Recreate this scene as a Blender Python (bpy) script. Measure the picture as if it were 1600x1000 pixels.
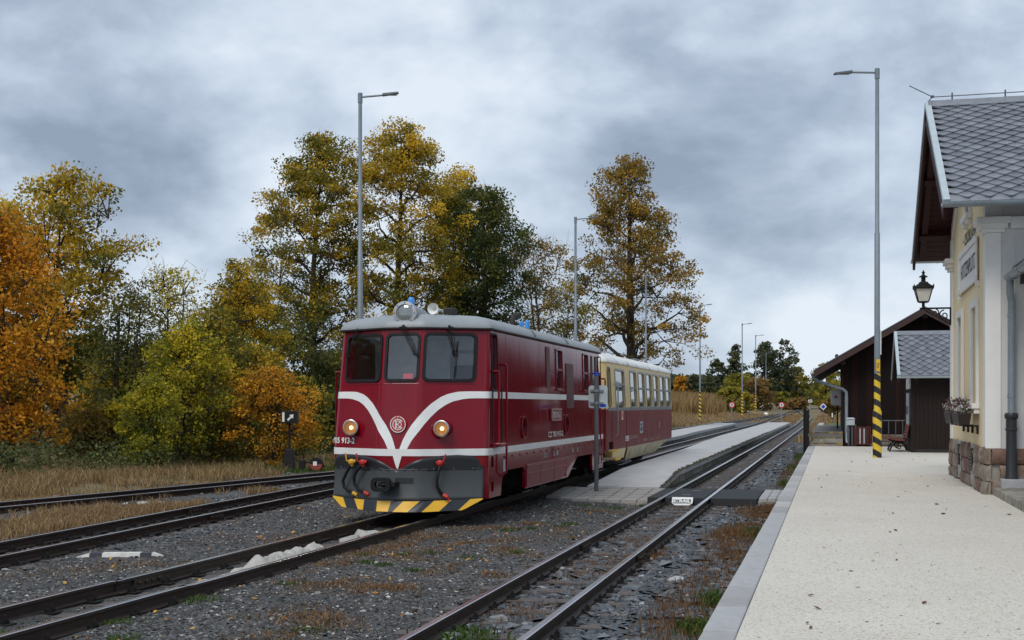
import bpy, bmesh, math, random
import numpy as np
from mathutils import Vector, Matrix, noise

for _o in list(bpy.data.objects): bpy.data.objects.remove(_o)
SC = bpy.context.scene
COL = SC.collection
R = math.radians
PI = math.pi

# ------------------------------------------------------------------ camera
EYE = 1.63                       # metres above the rail tops (z = 0)
YAW = math.atan(0.25)            # camera looks a little left of the track direction (+Y)
cam_d = bpy.data.cameras.new('camera')
cam = bpy.data.objects.new('camera', cam_d)
COL.objects.link(cam)
cam.location = (0, 0, EYE)
cam.rotation_euler = (R(90), 0, YAW)
cam_d.sensor_width = 36.0
cam_d.lens = 36.0 * 2000 / 1600
cam_d.shift_y = (633 - 500) / 1600
cam_d.clip_start = 0.1
cam_d.clip_end = 5000
SC.camera = cam
SC.render.resolution_x, SC.render.resolution_y = 1024, 640

# ------------------------------------------------------------------ light
SUN_EL, SUN_AZ = R(52), R(195)   # high, behind the camera and a little to the left; thick cloud
world = bpy.data.worlds.new('World')
SC.world = world
world.use_nodes = True
wn, wl = world.node_tree.nodes, world.node_tree.links
wn.clear()
def wnode(t, **k):
    n = wn.new(t)
    for a, b in k.items(): setattr(n, a, b)
    return n
w_out = wnode('ShaderNodeOutputWorld'); w_bg = wnode('ShaderNodeBackground')
w_sky = wnode('ShaderNodeTexSky', sky_type='NISHITA', sun_disc=False)
w_sky.sun_elevation = SUN_EL; w_sky.sun_rotation = SUN_AZ
SKY_OFFSET = (19.0, 12.2, 5.4)
w_tc = wnode('ShaderNodeTexCoord')
w_map = wnode('ShaderNodeMapping'); wl.new(w_tc.outputs['Generated'], w_map.inputs[0])
w_map.inputs['Scale'].default_value = (1, 1, 1.7)          # cloud banks are wider than they are tall
w_map.inputs['Location'].default_value = SKY_OFFSET
w_cmb = w_map
w_n1 = wnode('ShaderNodeTexNoise'); w_n1.inputs['Scale'].default_value = 4.2; w_n1.inputs['Detail'].default_value = 7; w_n1.inputs['Roughness'].default_value = .52; w_n1.inputs['Distortion'].default_value = .15
w_n2 = wnode('ShaderNodeTexNoise'); w_n2.inputs['Scale'].default_value = 13; w_n2.inputs['Detail'].default_value = 6; w_n2.inputs['Roughness'].default_value = .55; w_n2.inputs['Distortion'].default_value = .1
wl.new(w_cmb.outputs[0], w_n1.inputs['Vector']); wl.new(w_cmb.outputs[0], w_n2.inputs['Vector'])
w_m1 = wnode('ShaderNodeMath', operation='MULTIPLY_ADD'); wl.new(w_n2.outputs[0], w_m1.inputs[0]); w_m1.inputs[1].default_value = .25; wl.new(w_n1.outputs[0], w_m1.inputs[2])
w_rmp = wnode('ShaderNodeValToRGB'); wl.new(w_m1.outputs[0], w_rmp.inputs[0])
cr = w_rmp.color_ramp
cr.elements[0].position = .45; cr.elements[0].color = (.225, .28, .365, 1)
cr.elements[1].position = .76; cr.elements[1].color = (.62, .68, .755, 1)
e = cr.elements.new(.56); e.color = (.345, .41, .505, 1)
e = cr.elements.new(.64); e.color = (.455, .53, .625, 1)
w_sc = wnode('ShaderNodeMix', data_type='RGBA', blend_type='MULTIPLY'); w_sc.inputs[0].default_value = 1
wl.new(w_sky.outputs[0], w_sc.inputs[6]); w_sc.inputs[7].default_value = (.1, .1, .1, 1)
w_mix = wnode('ShaderNodeMix', data_type='RGBA'); w_mix.inputs[0].default_value = .94
wl.new(w_sc.outputs[2], w_mix.inputs[6]); wl.new(w_rmp.outputs[0], w_mix.inputs[7])
wl.new(w_mix.outputs[2], w_bg.inputs[0]); w_bg.inputs[1].default_value = 1.0
wl.new(w_bg.outputs[0], w_out.inputs[0])

sun_d = bpy.data.lights.new('sun', 'SUN'); sun_d.energy = 1.5; sun_d.angle = R(25); sun_d.color = (1, .96, .9)
sun = bpy.data.objects.new('sun', sun_d); COL.objects.link(sun)
sdir = Vector((math.sin(SUN_AZ) * math.cos(SUN_EL), math.cos(SUN_AZ) * math.cos(SUN_EL), math.sin(SUN_EL)))
sun.rotation_euler = (-sdir).to_track_quat('-Z', 'Y').to_euler()
sun.location = sdir * 60
SC.view_settings.view_transform = 'Standard'
SC.view_settings.look = 'None'
SC.view_settings.gamma = 1
SC.view_settings.exposure = 0.36
SC.view_settings.use_curve_mapping = False

# ------------------------------------------------------------------ helpers
def thing(name, label, cat, loc=(0, 0, 0), rz=0.0, group=None):
    o = bpy.data.objects.new(name, None); COL.objects.link(o)
    o.empty_display_size = .2
    o.location = loc; o.rotation_euler = (0, 0, rz)
    return tag(o, label, cat, group)
def tag(o, label=None, cat=None, group=None, kind=None):
    if label: o['label'] = label
    if cat: o['category'] = cat
    if group: o['group'] = group
    if kind: o['kind'] = kind
    return o
def link(name, me, parent=None, loc=None, rot=None, scale=None):
    o = bpy.data.objects.new(name, me); COL.objects.link(o)
    if parent: o.parent = parent
    if loc is not None: o.location = loc
    if rot is not None: o.rotation_euler = rot
    if scale is not None: o.scale = scale
    return o

class MB:
    def __init__(s): s.v = []; s.f = []; s.m = []
    def add(s, vs, fs, m=0):
        b = len(s.v); s.v += [tuple(p) for p in vs]
        for f in fs: s.f.append([b + i for i in f]); s.m.append(m)
        return s
    def box(s, lo, hi, m=0):
        x0, y0, z0 = lo; x1, y1, z1 = hi
        return s.add([(x0,y0,z0),(x1,y0,z0),(x1,y1,z0),(x0,y1,z0),(x0,y0,z1),(x1,y0,z1),(x1,y1,z1),(x0,y1,z1)],
                     [(3,2,1,0),(4,5,6,7),(0,1,5,4),(1,2,6,5),(2,3,7,6),(3,0,4,7)], m)
    def hexa(s, p, m=0):         # 8 corners: bottom loop ccw, top loop ccw
        return s.add(p, [(3,2,1,0),(4,5,6,7),(0,1,5,4),(1,2,6,5),(2,3,7,6),(3,0,4,7)], m)
    def loft(s, rings, m=0, cap=True, close=True):
        n = len(rings[0]); vs = [p for r in rings for p in r]; fs = []
        for i in range(len(rings) - 1):
            for j in range(n if close else n - 1):
                k = (j + 1) % n
                fs.append((i*n+j, i*n+k, (i+1)*n+k, (i+1)*n+j))
        if cap:
            fs.append(tuple(range(n))[::-1]); fs.append(tuple((len(rings)-1)*n + j for j in range(n)))
        return s.add(vs, fs, m)
    def cyl(s, a, b, r0, r1=None, n=12, m=0, cap=True):
        a, b = Vector(a), Vector(b); r1 = r0 if r1 is None else r1
        d = (b - a).normalized(); u = d.orthogonal().normalized(); w = d.cross(u)
        def ring(c, r): return [c + (u*math.cos(2*PI*i/n) + w*math.sin(2*PI*i/n))*r for i in range(n)]
        return s.loft([ring(a, r0), ring(b, r1)], m, cap)
    def lathe(s, a, d, prof, n=16, m=0, cap=True):   # prof: (distance along d, radius)
        a, d = Vector(a), Vector(d).normalized(); u = d.orthogonal().normalized(); w = d.cross(u)
        return s.loft([[a + d*t + (u*math.cos(2*PI*i/n) + w*math.sin(2*PI*i/n))*max(r, 1e-4) for i in range(n)] for t, r in prof], m, cap)
    def tube(s, path, r, n=8, m=0, cap=True):
        P = [Vector(p) for p in path]; rs = r if isinstance(r, (list, tuple)) else [r]*len(P)
        rings = []; u = None
        for i, p in enumerate(P):
            d = (P[min(i+1, len(P)-1)] - P[max(i-1, 0)]).normalized()
            if u is None: u = d.orthogonal().normalized()
            else:
                u = u - d*u.dot(d)
                u = u.normalized() if u.length > 1e-5 else d.orthogonal().normalized()
            w = d.cross(u)
            rings.append([p + (u*math.cos(2*PI*k/n) + w*math.sin(2*PI*k/n))*rs[i] for k in range(n)])
        return s.loft(rings, m, cap)
    def prism(s, loop, off, m=0):      # loop of 3-D points extruded by vector off
        off = Vector(off); A = [Vector(p) for p in loop]
        return s.loft([A, [p + off for p in A]], m)
    def ring(s, outer, inner, off, m=0):   # frame between two loops, extruded by off
        n = len(outer); off = Vector(off)
        L = [[Vector(p) for p in outer], [Vector(p) + off for p in outer], [Vector(p) + off for p in inner], [Vector(p) for p in inner]]
        vs = [p for l in L for p in l]; fs = []
        for a in range(4):
            b = (a + 1) % 4
            for j in range(n):
                k = (j + 1) % n; fs.append((a*n+j, a*n+k, b*n+k, b*n+j))
        return s.add(vs, fs, m)
    def mesh(s, name, mats, smooth=None):
        me = bpy.data.meshes.new(name)
        me.from_pydata([tuple(p) for p in s.v], [], s.f)
        for mt in (mats if isinstance(mats, (list, tuple)) else [mats]): me.materials.append(mt)
        if any(s.m): me.polygons.foreach_set('material_index', s.m)
        bm = bmesh.new(); bm.from_mesh(me); bmesh.ops.recalc_face_normals(bm, faces=bm.faces); bm.to_mesh(me); bm.free()
        if smooth is not None:
            me.polygons.foreach_set('use_smooth', [True]*len(me.polygons)); me.set_sharp_from_angle(angle=R(smooth))
        me.update()
        return me
    def build(s, name, mats, parent=None, smooth=None, bevel=0, seg=2, loc=None, rot=None):
        o = link(name, s.mesh(name, mats, smooth), parent, loc, rot)
        if bevel:
            b = o.modifiers.new('bevel', 'BEVEL'); b.width = bevel; b.segments = seg; b.limit_method = 'ANGLE'; b.angle_limit = R(35)
        return o

def carve(o, *cutters):
    for c in cutters:
        me = bpy.data.meshes.new('cut'); me.from_pydata([tuple(p) for p in c.v], [], c.f)
        bm = bmesh.new(); bm.from_mesh(me); bmesh.ops.recalc_face_normals(bm, faces=bm.faces); bm.to_mesh(me); bm.free()
        co = bpy.data.objects.new('cut', me); COL.objects.link(co)
        if o.parent: co.parent = o.parent
        md = o.modifiers.new('b', 'BOOLEAN'); md.operation = 'DIFFERENCE'; md.solver = 'EXACT'; md.object = co
        bpy.context.view_layer.update()
        dg = bpy.context.evaluated_depsgraph_get()
        new = bpy.data.meshes.new_from_object(o.evaluated_get(dg))
        o.modifiers.clear(); old = o.data; o.data = new
        bpy.data.objects.remove(co); bpy.data.meshes.remove(me); bpy.data.meshes.remove(old)

def rrect(x0, x1, z0, z1, r, n=4):
    pts = []
    for cx, cz, a0 in ((x1-r, z1-r, 0), (x0+r, z1-r, 90), (x0+r, z0+r, 180), (x1-r, z0+r, 270)):
        for i in range(n + 1):
            a = R(a0 + 90*i/n); pts.append((cx + r*math.cos(a), cz + r*math.sin(a)))
    return pts
def ellipse(cx, cz, rx, rz, n=20): return [(cx + rx*math.cos(2*PI*i/n), cz + rz*math.sin(2*PI*i/n)) for i in range(n)]

def text_obj(name, body, mat, parent, fn, height, width=None, bold=.014):
    """flat lettering; fn maps local (x, y) of the text box (origin bottom-left) to a 3-D point"""
    cu = bpy.data.curves.new('t', 'FONT'); cu.body = body; cu.size = 1; cu.resolution_u = 3; cu.offset = bold
    to = bpy.data.objects.new('t', cu); COL.objects.link(to)
    bpy.context.view_layer.update()
    me = bpy.data.meshes.new_from_object(to.evaluated_get(bpy.context.evaluated_depsgraph_get()))
    bpy.data.objects.remove(to); bpy.data.curves.remove(cu)
    bm = bmesh.new(); bm.from_mesh(me)
    xs = [v.co.x for v in bm.verts]; ys = [v.co.y for v in bm.verts]
    x0, x1, y0, y1 = min(xs), max(xs), min(ys), max(ys)
    s = height / (y1 - y0); sx = s if width is None else width / (x1 - x0)
    for v in bm.verts: v.co = fn((v.co.x - x0)*sx, (v.co.y - y0)*s)
    bmesh.ops.recalc_face_normals(bm, faces=bm.faces)
    bm.to_mesh(me); bm.free(); me.materials.clear(); me.materials.append(mat); me.name = name
    return link(name, me, parent)

def np_mesh(name, verts, faces, mats, hue=None, parent=None, smooth=False):
    me = bpy.data.meshes.new(name)
    verts = np.ascontiguousarray(verts, np.float32); faces = np.ascontiguousarray(faces, np.int32)
    k = faces.shape[1]
    me.vertices.add(len(verts)); me.vertices.foreach_set('co', verts.ravel())
    me.loops.add(faces.size); me.loops.foreach_set('vertex_index', faces.ravel())
    me.polygons.add(len(faces)); me.polygons.foreach_set('loop_start', np.arange(0, faces.size, k, dtype=np.int32))
    try: me.polygons.foreach_set('loop_total', np.full(len(faces), k, np.int32))
    except Exception: pass
    if smooth: me.polygons.foreach_set('use_smooth', np.ones(len(faces), bool))
    for m in (mats if isinstance(mats, (list, tuple)) else [mats]): me.materials.append(m)
    if hue is not None:
        at = me.attributes.new('hue', 'FLOAT', 'FACE'); at.data.foreach_set('value', np.ascontiguousarray(hue, np.float32))
    me.update(calc_edges=True); me.validate()
    return link(name, me, parent)

_rs = np.random.RandomState(5)
_perm = _rs.rand(256, 256)
def vnoise(x, y, s=1.0, seed=0):
    x = np.asarray(x, float)*s + seed*17.3; y = np.asarray(y, float)*s + seed*9.1
    xi = np.floor(x).astype(int); yi = np.floor(y).astype(int); fx = x - xi; fy = y - yi
    fx = fx*fx*(3-2*fx); fy = fy*fy*(3-2*fy)
    g = lambda a, b: _perm[a % 256, b % 256]
    return (g(xi,yi)*(1-fx)+g(xi+1,yi)*fx)*(1-fy) + (g(xi,yi+1)*(1-fx)+g(xi+1,yi+1)*fx)*fy
def fbm(x, y, s=1.0, seed=0):
    return vnoise(x,y,s,seed)*.5 + vnoise(x,y,s*2.1,seed+1)*.28 + vnoise(x,y,s*4.3,seed+2)*.22

# ------------------------------------------------------------------ materials
def mat(name, col, rough=.6, metal=0.0, var=.12, vs=6.0, bump=0.0, bs=40.0, col2=None, c2s=3.0, c2lo=.5, c2hi=.6, spec=.5, stretch=None, coat=0.0):
    m = bpy.data.materials.new(name); m.use_nodes = True
    n, l = m.node_tree.nodes, m.node_tree.links
    b = n['Principled BSDF']
    b.inputs['Roughness'].default_value = rough; b.inputs['Metallic'].default_value = metal
    b.inputs['Specular IOR Level'].default_value = spec
    b.inputs['Coat Weight'].default_value = coat; b.inputs['Coat Roughness'].default_value = .08
    tc = n.new('ShaderNodeTexCoord'); vec = tc.outputs['Object']
    if stretch:
        mp = n.new('ShaderNodeMapping'); mp.inputs['Scale'].default_value = stretch; l.new(vec, mp.inputs[0]); vec = mp.outputs[0]
    nz = n.new('ShaderNodeTexNoise'); nz.inputs['Scale'].default_value = vs; nz.inputs['Detail'].default_value = 6; nz.inputs['Roughness'].default_value = .65
    l.new(vec, nz.inputs['Vector'])
    rp = n.new('ShaderNodeValToRGB'); l.new(nz.outputs[0], rp.inputs[0])
    rp.color_ramp.elements[0].position = .3; rp.color_ramp.elements[1].position = .7
    rp.color_ramp.elements[0].color = tuple(c*(1-var) for c in col) + (1,)
    rp.color_ramp.elements[1].color = tuple(min(1, c*(1+var)) for c in col) + (1,)
    out = rp.outputs[0]
    if col2:
        n2 = n.new('ShaderNodeTexNoise'); n2.inputs['Scale'].default_value = c2s; n2.inputs['Detail'].default_value = 7; n2.inputs['Roughness'].default_value = .7
        l.new(vec, n2.inputs['Vector'])
        r2 = n.new('ShaderNodeMapRange'); r2.inputs[1].default_value = c2lo; r2.inputs[2].default_value = c2hi; l.new(n2.outputs[0], r2.inputs[0])
        mx = n.new('ShaderNodeMix'); mx.data_type = 'RGBA'; l.new(r2.outputs[0], mx.inputs[0]); l.new(out, mx.inputs[6]); mx.inputs[7].default_value = tuple(col2) + (1,)
        out = mx.outputs[2]
    l.new(out, b.inputs['Base Color'])
    rr = n.new('ShaderNodeMapRange'); rr.inputs[3].default_value = max(.02, rough*.8); rr.inputs[4].default_value = min(1, rough*1.2)
    l.new(nz.outputs[0], rr.inputs[0]); l.new(rr.outputs[0], b.inputs['Roughness'])
    if bump:
        bn = n.new('ShaderNodeTexNoise'); bn.inputs['Scale'].default_value = bs; bn.inputs['Detail'].default_value = 5; l.new(vec, bn.inputs['Vector'])
        bp = n.new('ShaderNodeBump'); bp.inputs['Strength'].default_value = bump; bp.inputs['Distance'].default_value = .02
        l.new(bn.outputs[0], bp.inputs['Height']); l.new(bp.outputs[0], b.inputs['Normal'])
    return m

def hue_mat(name, ramp, rough=.7, trans=0.0, spec=.3):
    m = bpy.data.materials.new(name); m.use_nodes = True
    n, l = m.node_tree.nodes, m.node_tree.links
    b = n['Principled BSDF']; out = n['Material Output']
    at = n.new('ShaderNodeAttribute'); at.attribute_name = 'hue'
    rp = n.new('ShaderNodeValToRGB'); l.new(at.outputs['Fac'], rp.inputs[0])
    els = rp.color_ramp.elements
    els[0].position, els[0].color = ramp[0][0], tuple(ramp[0][1]) + (1,)
    els[1].position, els[1].color = ramp[-1][0], tuple(ramp[-1][1]) + (1,)
    for p, c in ramp[1:-1]:
        e = els.new(p); e.color = tuple(c) + (1,)
    l.new(rp.outputs[0], b.inputs['Base Color'])
    b.inputs['Roughness'].default_value = rough; b.inputs['Specular IOR Level'].default_value = spec
    if trans:
        t = n.new('ShaderNodeBsdfTranslucent'); l.new(rp.outputs[0], t.inputs[0])
        mx = n.new('ShaderNodeMixShader'); mx.inputs[0].default_value = trans
        l.new(b.outputs[0], mx.inputs[1]); l.new(t.outputs[0], mx.inputs[2]); l.new(mx.outputs[0], out.inputs[0])
    return m

def glass(name, tint=(.55, .6, .6), refl=.12):
    m = bpy.data.materials.new(name); m.use_nodes = True
    n, l = m.node_tree.nodes, m.node_tree.links; n.remove(n['Principled BSDF']); out = n['Material Output']
    t = n.new('ShaderNodeBsdfTransparent'); t.inputs[0].default_value = tuple(tint) + (1,)
    g = n.new('ShaderNodeBsdfGlossy'); g.inputs['Roughness'].default_value = .03; g.inputs[0].default_value = (.95, .97, 1, 1)
    fr = n.new('ShaderNodeFresnel'); ge = n.new('ShaderNodeNewGeometry'); ir = n.new('ShaderNodeMapRange'); ir.inputs[3].default_value = 1.5; ir.inputs[4].default_value = 1/1.5; l.new(ge.outputs['Backfacing'], ir.inputs[0]); l.new(ir.outputs[0], fr.inputs[0])
    ad = n.new('ShaderNodeMath'); ad.operation = 'ADD'; ad.use_clamp = True; l.new(fr.outputs[0], ad.inputs[0]); ad.inputs[1].default_value = refl
    mx = n.new('ShaderNodeMixShader'); l.new(ad.outputs[0], mx.inputs[0]); l.new(t.outputs[0], mx.inputs[1]); l.new(g.outputs[0], mx.inputs[2])
    l.new(mx.outputs[0], out.inputs[0]); return m

def emit(name, col, st):
    m = bpy.data.materials.new(name); m.use_nodes = True
    b = m.node_tree.nodes['Principled BSDF']; b.inputs['Base Color'].default_value = tuple(col) + (1,)
    b.inputs['Emission Color'].default_value = tuple(col) + (1,); b.inputs['Emission Strength'].default_value = st
    return m

def stripes(name, c0, c1, period, slope):
    """diagonal painted bands wound round a post"""
    m = bpy.data.materials.new(name); m.use_nodes = True
    n, l = m.node_tree.nodes, m.node_tree.links; b = n['Principled BSDF']
    tc = n.new('ShaderNodeTexCoord'); sp = n.new('ShaderNodeSeparateXYZ'); l.new(tc.outputs['Object'], sp.inputs[0])
    a = n.new('ShaderNodeMath'); a.operation = 'MULTIPLY_ADD'; l.new(sp.outputs[0], a.inputs[0]); a.inputs[1].default_value = slope; l.new(sp.outputs[2], a.inputs[2])
    d = n.new('ShaderNodeMath'); d.operation = 'DIVIDE'; l.new(a.outputs[0], d.inputs[0]); d.inputs[1].default_value = period
    f = n.new('ShaderNodeMath'); f.operation = 'FRACT'; l.new(d.outputs[0], f.inputs[0])
    g = n.new('ShaderNodeMath'); g.operation = 'GREATER_THAN'; l.new(f.outputs[0], g.inputs[0]); g.inputs[1].default_value = .5
    nz = n.new('ShaderNodeTexNoise'); nz.inputs['Scale'].default_value = 9; nz.inputs['Detail'].default_value = 6; l.new(tc.outputs['Object'], nz.inputs[0])
    v = n.new('ShaderNodeMapRange'); v.inputs[3].default_value = .7; v.inputs[4].default_value = 1.15; l.new(nz.outputs[0], v.inputs[0])
    mx = n.new('ShaderNodeMix'); mx.data_type = 'RGBA'; l.new(g.outputs[0], mx.inputs[0]); mx.inputs[6].default_value = tuple(c0)+(1,); mx.inputs[7].default_value = tuple(c1)+(1,)
    mu = n.new('ShaderNodeMix'); mu.data_type = 'RGBA'; mu.blend_type = 'MULTIPLY'; mu.inputs[0].default_value = 1; l.new(mx.outputs[2], mu.inputs[6]); l.new(v.outputs[0], mu.inputs[7])
    l.new(mu.outputs[2], b.inputs['Base Color']); b.inputs['Roughness'].default_value = .5
    return m

def gravel_mat(name, cols, scale, bump=.6, col2=None, c2s=.6, c2lo=.52, c2hi=.62, rough=.75, big_lo=.7, big_hi=1.25):
    m = bpy.data.materials.new(name); m.use_nodes = True
    n, l = m.node_tree.nodes, m.node_tree.links; b = n['Principled BSDF']
    tc = n.new('ShaderNodeTexCoord')
    vo = n.new('ShaderNodeTexVoronoi'); vo.inputs['Scale'].default_value = scale; l.new(tc.outputs['Object'], vo.inputs['Vector'])
    sp = n.new('ShaderNodeSeparateColor'); l.new(vo.outputs['Color'], sp.inputs[0])
    rp = n.new('ShaderNodeValToRGB'); l.new(sp.outputs[0], rp.inputs[0]); els = rp.color_ramp.elements
    els[0].color = tuple(cols[0])+(1,); els[1].color = tuple(cols[-1])+(1,)
    for i, c in enumerate(cols[1:-1]):
        e = els.new((i+1)/(len(cols)-1)); e.color = tuple(c)+(1,)
    out = rp.outputs[0]
    big = n.new('ShaderNodeTexNoise'); big.inputs['Scale'].default_value = .9; big.inputs['Detail'].default_value = 6; l.new(tc.outputs['Object'], big.inputs[0])
    bm_ = n.new('ShaderNodeMapRange'); bm_.inputs[1].default_value = .3; bm_.inputs[2].default_value = .7; bm_.inputs[3].default_value = big_lo; bm_.inputs[4].default_value = big_hi; l.new(big.outputs[0], bm_.inputs[0])
    mu = n.new('ShaderNodeMix'); mu.data_type = 'RGBA'; mu.blend_type = 'MULTIPLY'; mu.inputs[0].default_value = 1; l.new(out, mu.inputs[6]); l.new(bm_.outputs[0], mu.inputs[7]); out = mu.outputs[2]
    if col2:
        n2 = n.new('ShaderNodeTexNoise'); n2.inputs['Scale'].default_value = c2s; n2.inputs['Detail'].default_value = 9; n2.inputs['Roughness'].default_value = .75; l.new(tc.outputs['Object'], n2.inputs[0])
        r2 = n.new('ShaderNodeMapRange'); r2.inputs[1].default_value = c2lo; r2.inputs[2].default_value = c2hi; l.new(n2.outputs[0], r2.inputs[0])
        mx = n.new('ShaderNodeMix'); mx.data_type = 'RGBA'; l.new(r2.outputs[0], mx.inputs[0]); l.new(out, mx.inputs[6]); mx.inputs[7].default_value = tuple(col2)+(1,); out = mx.outputs[2]
    l.new(out, b.inputs['Base Color']); b.inputs['Roughness'].default_value = rough
    bp = n.new('ShaderNodeBump'); bp.inputs['Strength'].default_value = bump; bp.inputs['Distance'].default_value = .03; bp.invert = True
    l.new(vo.outputs['Distance'], bp.inputs['Height']); l.new(bp.outputs[0], b.inputs['Normal'])
    return m

M = {}
M['red'] = mat('loco_red', (.20, .002, .011), .2, var=.1, vs=2.5, spec=.4)
M['red_worn'] = mat('loco_red_weathered', (.20, .0025, .011), .12, var=.14, vs=2.4, col2=(.24, .028, .036), c2s=1.6, c2lo=.58, c2hi=.75, stretch=(1, 1, .35), spec=.4, bump=.12, bs=1.8)
M['red_dusty'] = mat('loco_skirt_red', (.2, .012, .022), .4, var=.2, vs=3, col2=(.26, .07, .07), c2s=2.2, c2lo=.54, c2hi=.66)
M['white'] = mat('white_paint', (.78, .78, .76), .45, var=.05, vs=4)
M['cream'] = mat('coach_cream', (.74, .56, .25), .4, var=.08, vs=3, col2=(.5, .36, .17), c2s=2.2, c2lo=.6, c2hi=.78, stretch=(1, 1, .3))
M['cream_dirty'] = mat('coach_skirt_cream', (.62, .54, .36), .6, var=.15, vs=3, col2=(.22, .17, .1), c2s=2.5, c2lo=.52, c2hi=.68)
M['coach_red'] = mat('coach_red', (.19, .008, .016), .36, var=.2, vs=2.2, col2=(.19, .04, .04), c2s=1.4, c2lo=.48, c2hi=.66, stretch=(1, 1, .5), spec=.35, bump=.04, bs=3)
M['roof_grey'] = mat('loco_roof_grey', (.27, .295, .31), .45, var=.12, vs=2, col2=(.2, .2, .2), c2s=1.5, c2lo=.56, c2hi=.75)
M['roof_white'] = mat('coach_roof_pale', (.72, .72, .70), .5, var=.1, vs=2, col2=(.3, .28, .24), c2s=1.8, c2lo=.55, c2hi=.68)
M['white_worn'] = mat('worn_white_paint', (.62, .61, .57), .7, var=.15, vs=7, col2=(.34, .31, .27), c2s=6, c2lo=.55, c2hi=.72)
M['black'] = mat('black_rubber', (.008, .008, .009), .6, spec=.3)
M['dark'] = mat('dark_underframe', (.018, .016, .015), .7, var=.3)
M['apron'] = mat('apron_dark_grey', (.058, .064, .066), .4, var=.15, vs=3)
M['apron_black'] = mat('apron_black', (.012, .012, .014), .4)
M['yellow'] = mat('warning_yellow', (.75, .42, .02), .4, var=.1)
M['blueblack'] = mat('warning_black', (.018, .022, .03), .4)
M['chrome'] = mat('lamp_ring_metal', (.5, .5, .5), .3, metal=.9)
M['steelgrey'] = mat('grey_galvanised_steel', (.20, .235, .265), .5, metal=.2, var=.12, vs=5)
M['darksteel'] = mat('dark_painted_steel', (.09, .1, .11), .5, var=.1)
M['alu'] = mat('aluminium_frame', (.30, .31, .32), .4, metal=.4)
M['glass'] = glass('window_glass', (.9, .93, .93), .07)
M['glasscoach'] = glass('coach_window_glass', (.38, .41, .41), .08)
M['glassdark'] = glass('dark_window_glass', (.18, .2, .2), .08)
M['lens'] = glass('lamp_lens', (.8, .8, .78), .12)
M['lenswarm'] = glass('headlight_lens', (.95, .9, .82), .0)
M['warm'] = emit('lit_bulb', (1, .62, .22), 5)
M['warm_refl'] = emit('lit_reflector', (.16, .08, .03), .5)
M['hosered'] = mat('valve_red', (.45, .02, .02), .4)
M['hoseyellow'] = mat('valve_yellow', (.6, .34, .02), .4)
M['blue'] = mat('beacon_blue', (.05, .25, .62), .2)
M['cabgrey'] = mat('cab_lining_grey', (.62, .65, .66), .6)
M['plategrey'] = mat('back_of_sign_plate', (.42, .46, .48), .5, var=.12)
M['rail'] = mat('rail_rusty_steel', (.036, .021, .015), .6, metal=.1, var=.35, vs=8, bump=.2, bs=60)
M['railtop'] = mat('rail_running_surface', (.62, .60, .62), .2, metal=.95, var=.2, vs=5, stretch=(1, .1, 1))
M['sleeper'] = mat('sleeper_old_wood', (.10, .085, .08), .75, var=.35, vs=9, bump=.5, bs=35, stretch=(.4, 3, 3))
M['iron'] = mat('black_iron', (.012, .011, .011), .6, var=.25, spec=.3)
M['rubber'] = mat('crossing_rubber', (.014, .015, .018), .62, var=.25, vs=12, bump=.25, bs=120, spec=.3)
M['concrete'] = mat('slab_concrete', (.42, .42, .42), .75, var=.14, vs=2.4, bump=.25, bs=70, col2=(.28, .28, .28), c2s=1.2, c2lo=.55, c2hi=.75)
M['concrete_old'] = mat('weathered_concrete', (.30, .28, .24), .85, var=.25, vs=3, bump=.4, bs=40, col2=(.10, .10, .06), c2s=2.2, c2lo=.45, c2hi=.62)
M['kerb2'] = mat('kerb_stone_pale', (.44, .435, .43), .75, var=.16, vs=3, bump=.3, bs=90, col2=(.3, .29, .28), c2s=2.0, c2lo=.5, c2hi=.7)
M['kerb3'] = mat('kerb_stone_stained', (.34, .335, .335), .75, var=.2, vs=3, bump=.3, bs=90, col2=(.2, .19, .175), c2s=1.6, c2lo=.5, c2hi=.7)
M['kerb'] = mat('kerb_stone', (.38, .38, .385), .7, var=.16, vs=3, bump=.3, bs=90, col2=(.25, .25, .255), c2s=2.2, c2lo=.52, c2hi=.75)
M['paver'] = mat('paver_grey', (.30, .285, .27), .8, var=.2, vs=2, bump=.3, bs=60)
M['moss'] = mat('mossy_lip', (.05, .048, .03), .9, var=.4, vs=8, bump=.5)
M['yellow_wall'] = mat('plaster_yellow', (.82, .66, .40), .85, var=.07, vs=1.6, bump=.12, bs=90, col2=(.80, .70, .48), c2s=1.5, c2lo=.45, c2hi=.7, stretch=(1, 1, .3))
M['white_wall_shaded'] = mat('plaster_white_shaded', (.60, .595, .58), .85, var=.06, vs=2, bump=.15, bs=90, col2=(.5, .49, .47), c2s=1.1, c2lo=.5, c2hi=.75)  # white plaster toned down: the veranda roof's shade is put into its colour
M['trim'] = mat('trim_white', (.76, .75, .72), .75, var=.05, vs=3)
M['slate'] = mat('roof_slate', (.15, .162, .188), .36, var=.2, vs=3.5, bump=.15, bs=30)
M['slate2'] = mat('roof_slate_lighter', (.18, .192, .218), .36, var=.2, vs=3.5, bump=.15, bs=30)
M['slate3'] = mat('roof_slate_darker', (.118, .128, .15), .38, var=.2, vs=3.5, bump=.15, bs=30)
M['zinc'] = mat('gutter_zinc', (.26, .30, .33), .42, metal=.35, var=.15, vs=3)
M['zincpale'] = mat('verge_flashing', (.45, .52, .55), .5, metal=.2, var=.1)
M['castiron'] = mat('cast_iron_pipe', (.02, .022, .026), .5)
M['redwood'] = mat('eave_boards_redbrown', (.033, .007, .006), .65, var=.25, vs=3, bump=.2, bs=20, stretch=(.3, 3, 3), spec=.3)
M['plank'] = mat('shed_boards_dark', (.010, .005, .004), .75, var=.35, vs=3, bump=.3, bs=20, stretch=(5, 5, .4), spec=.2)
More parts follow.
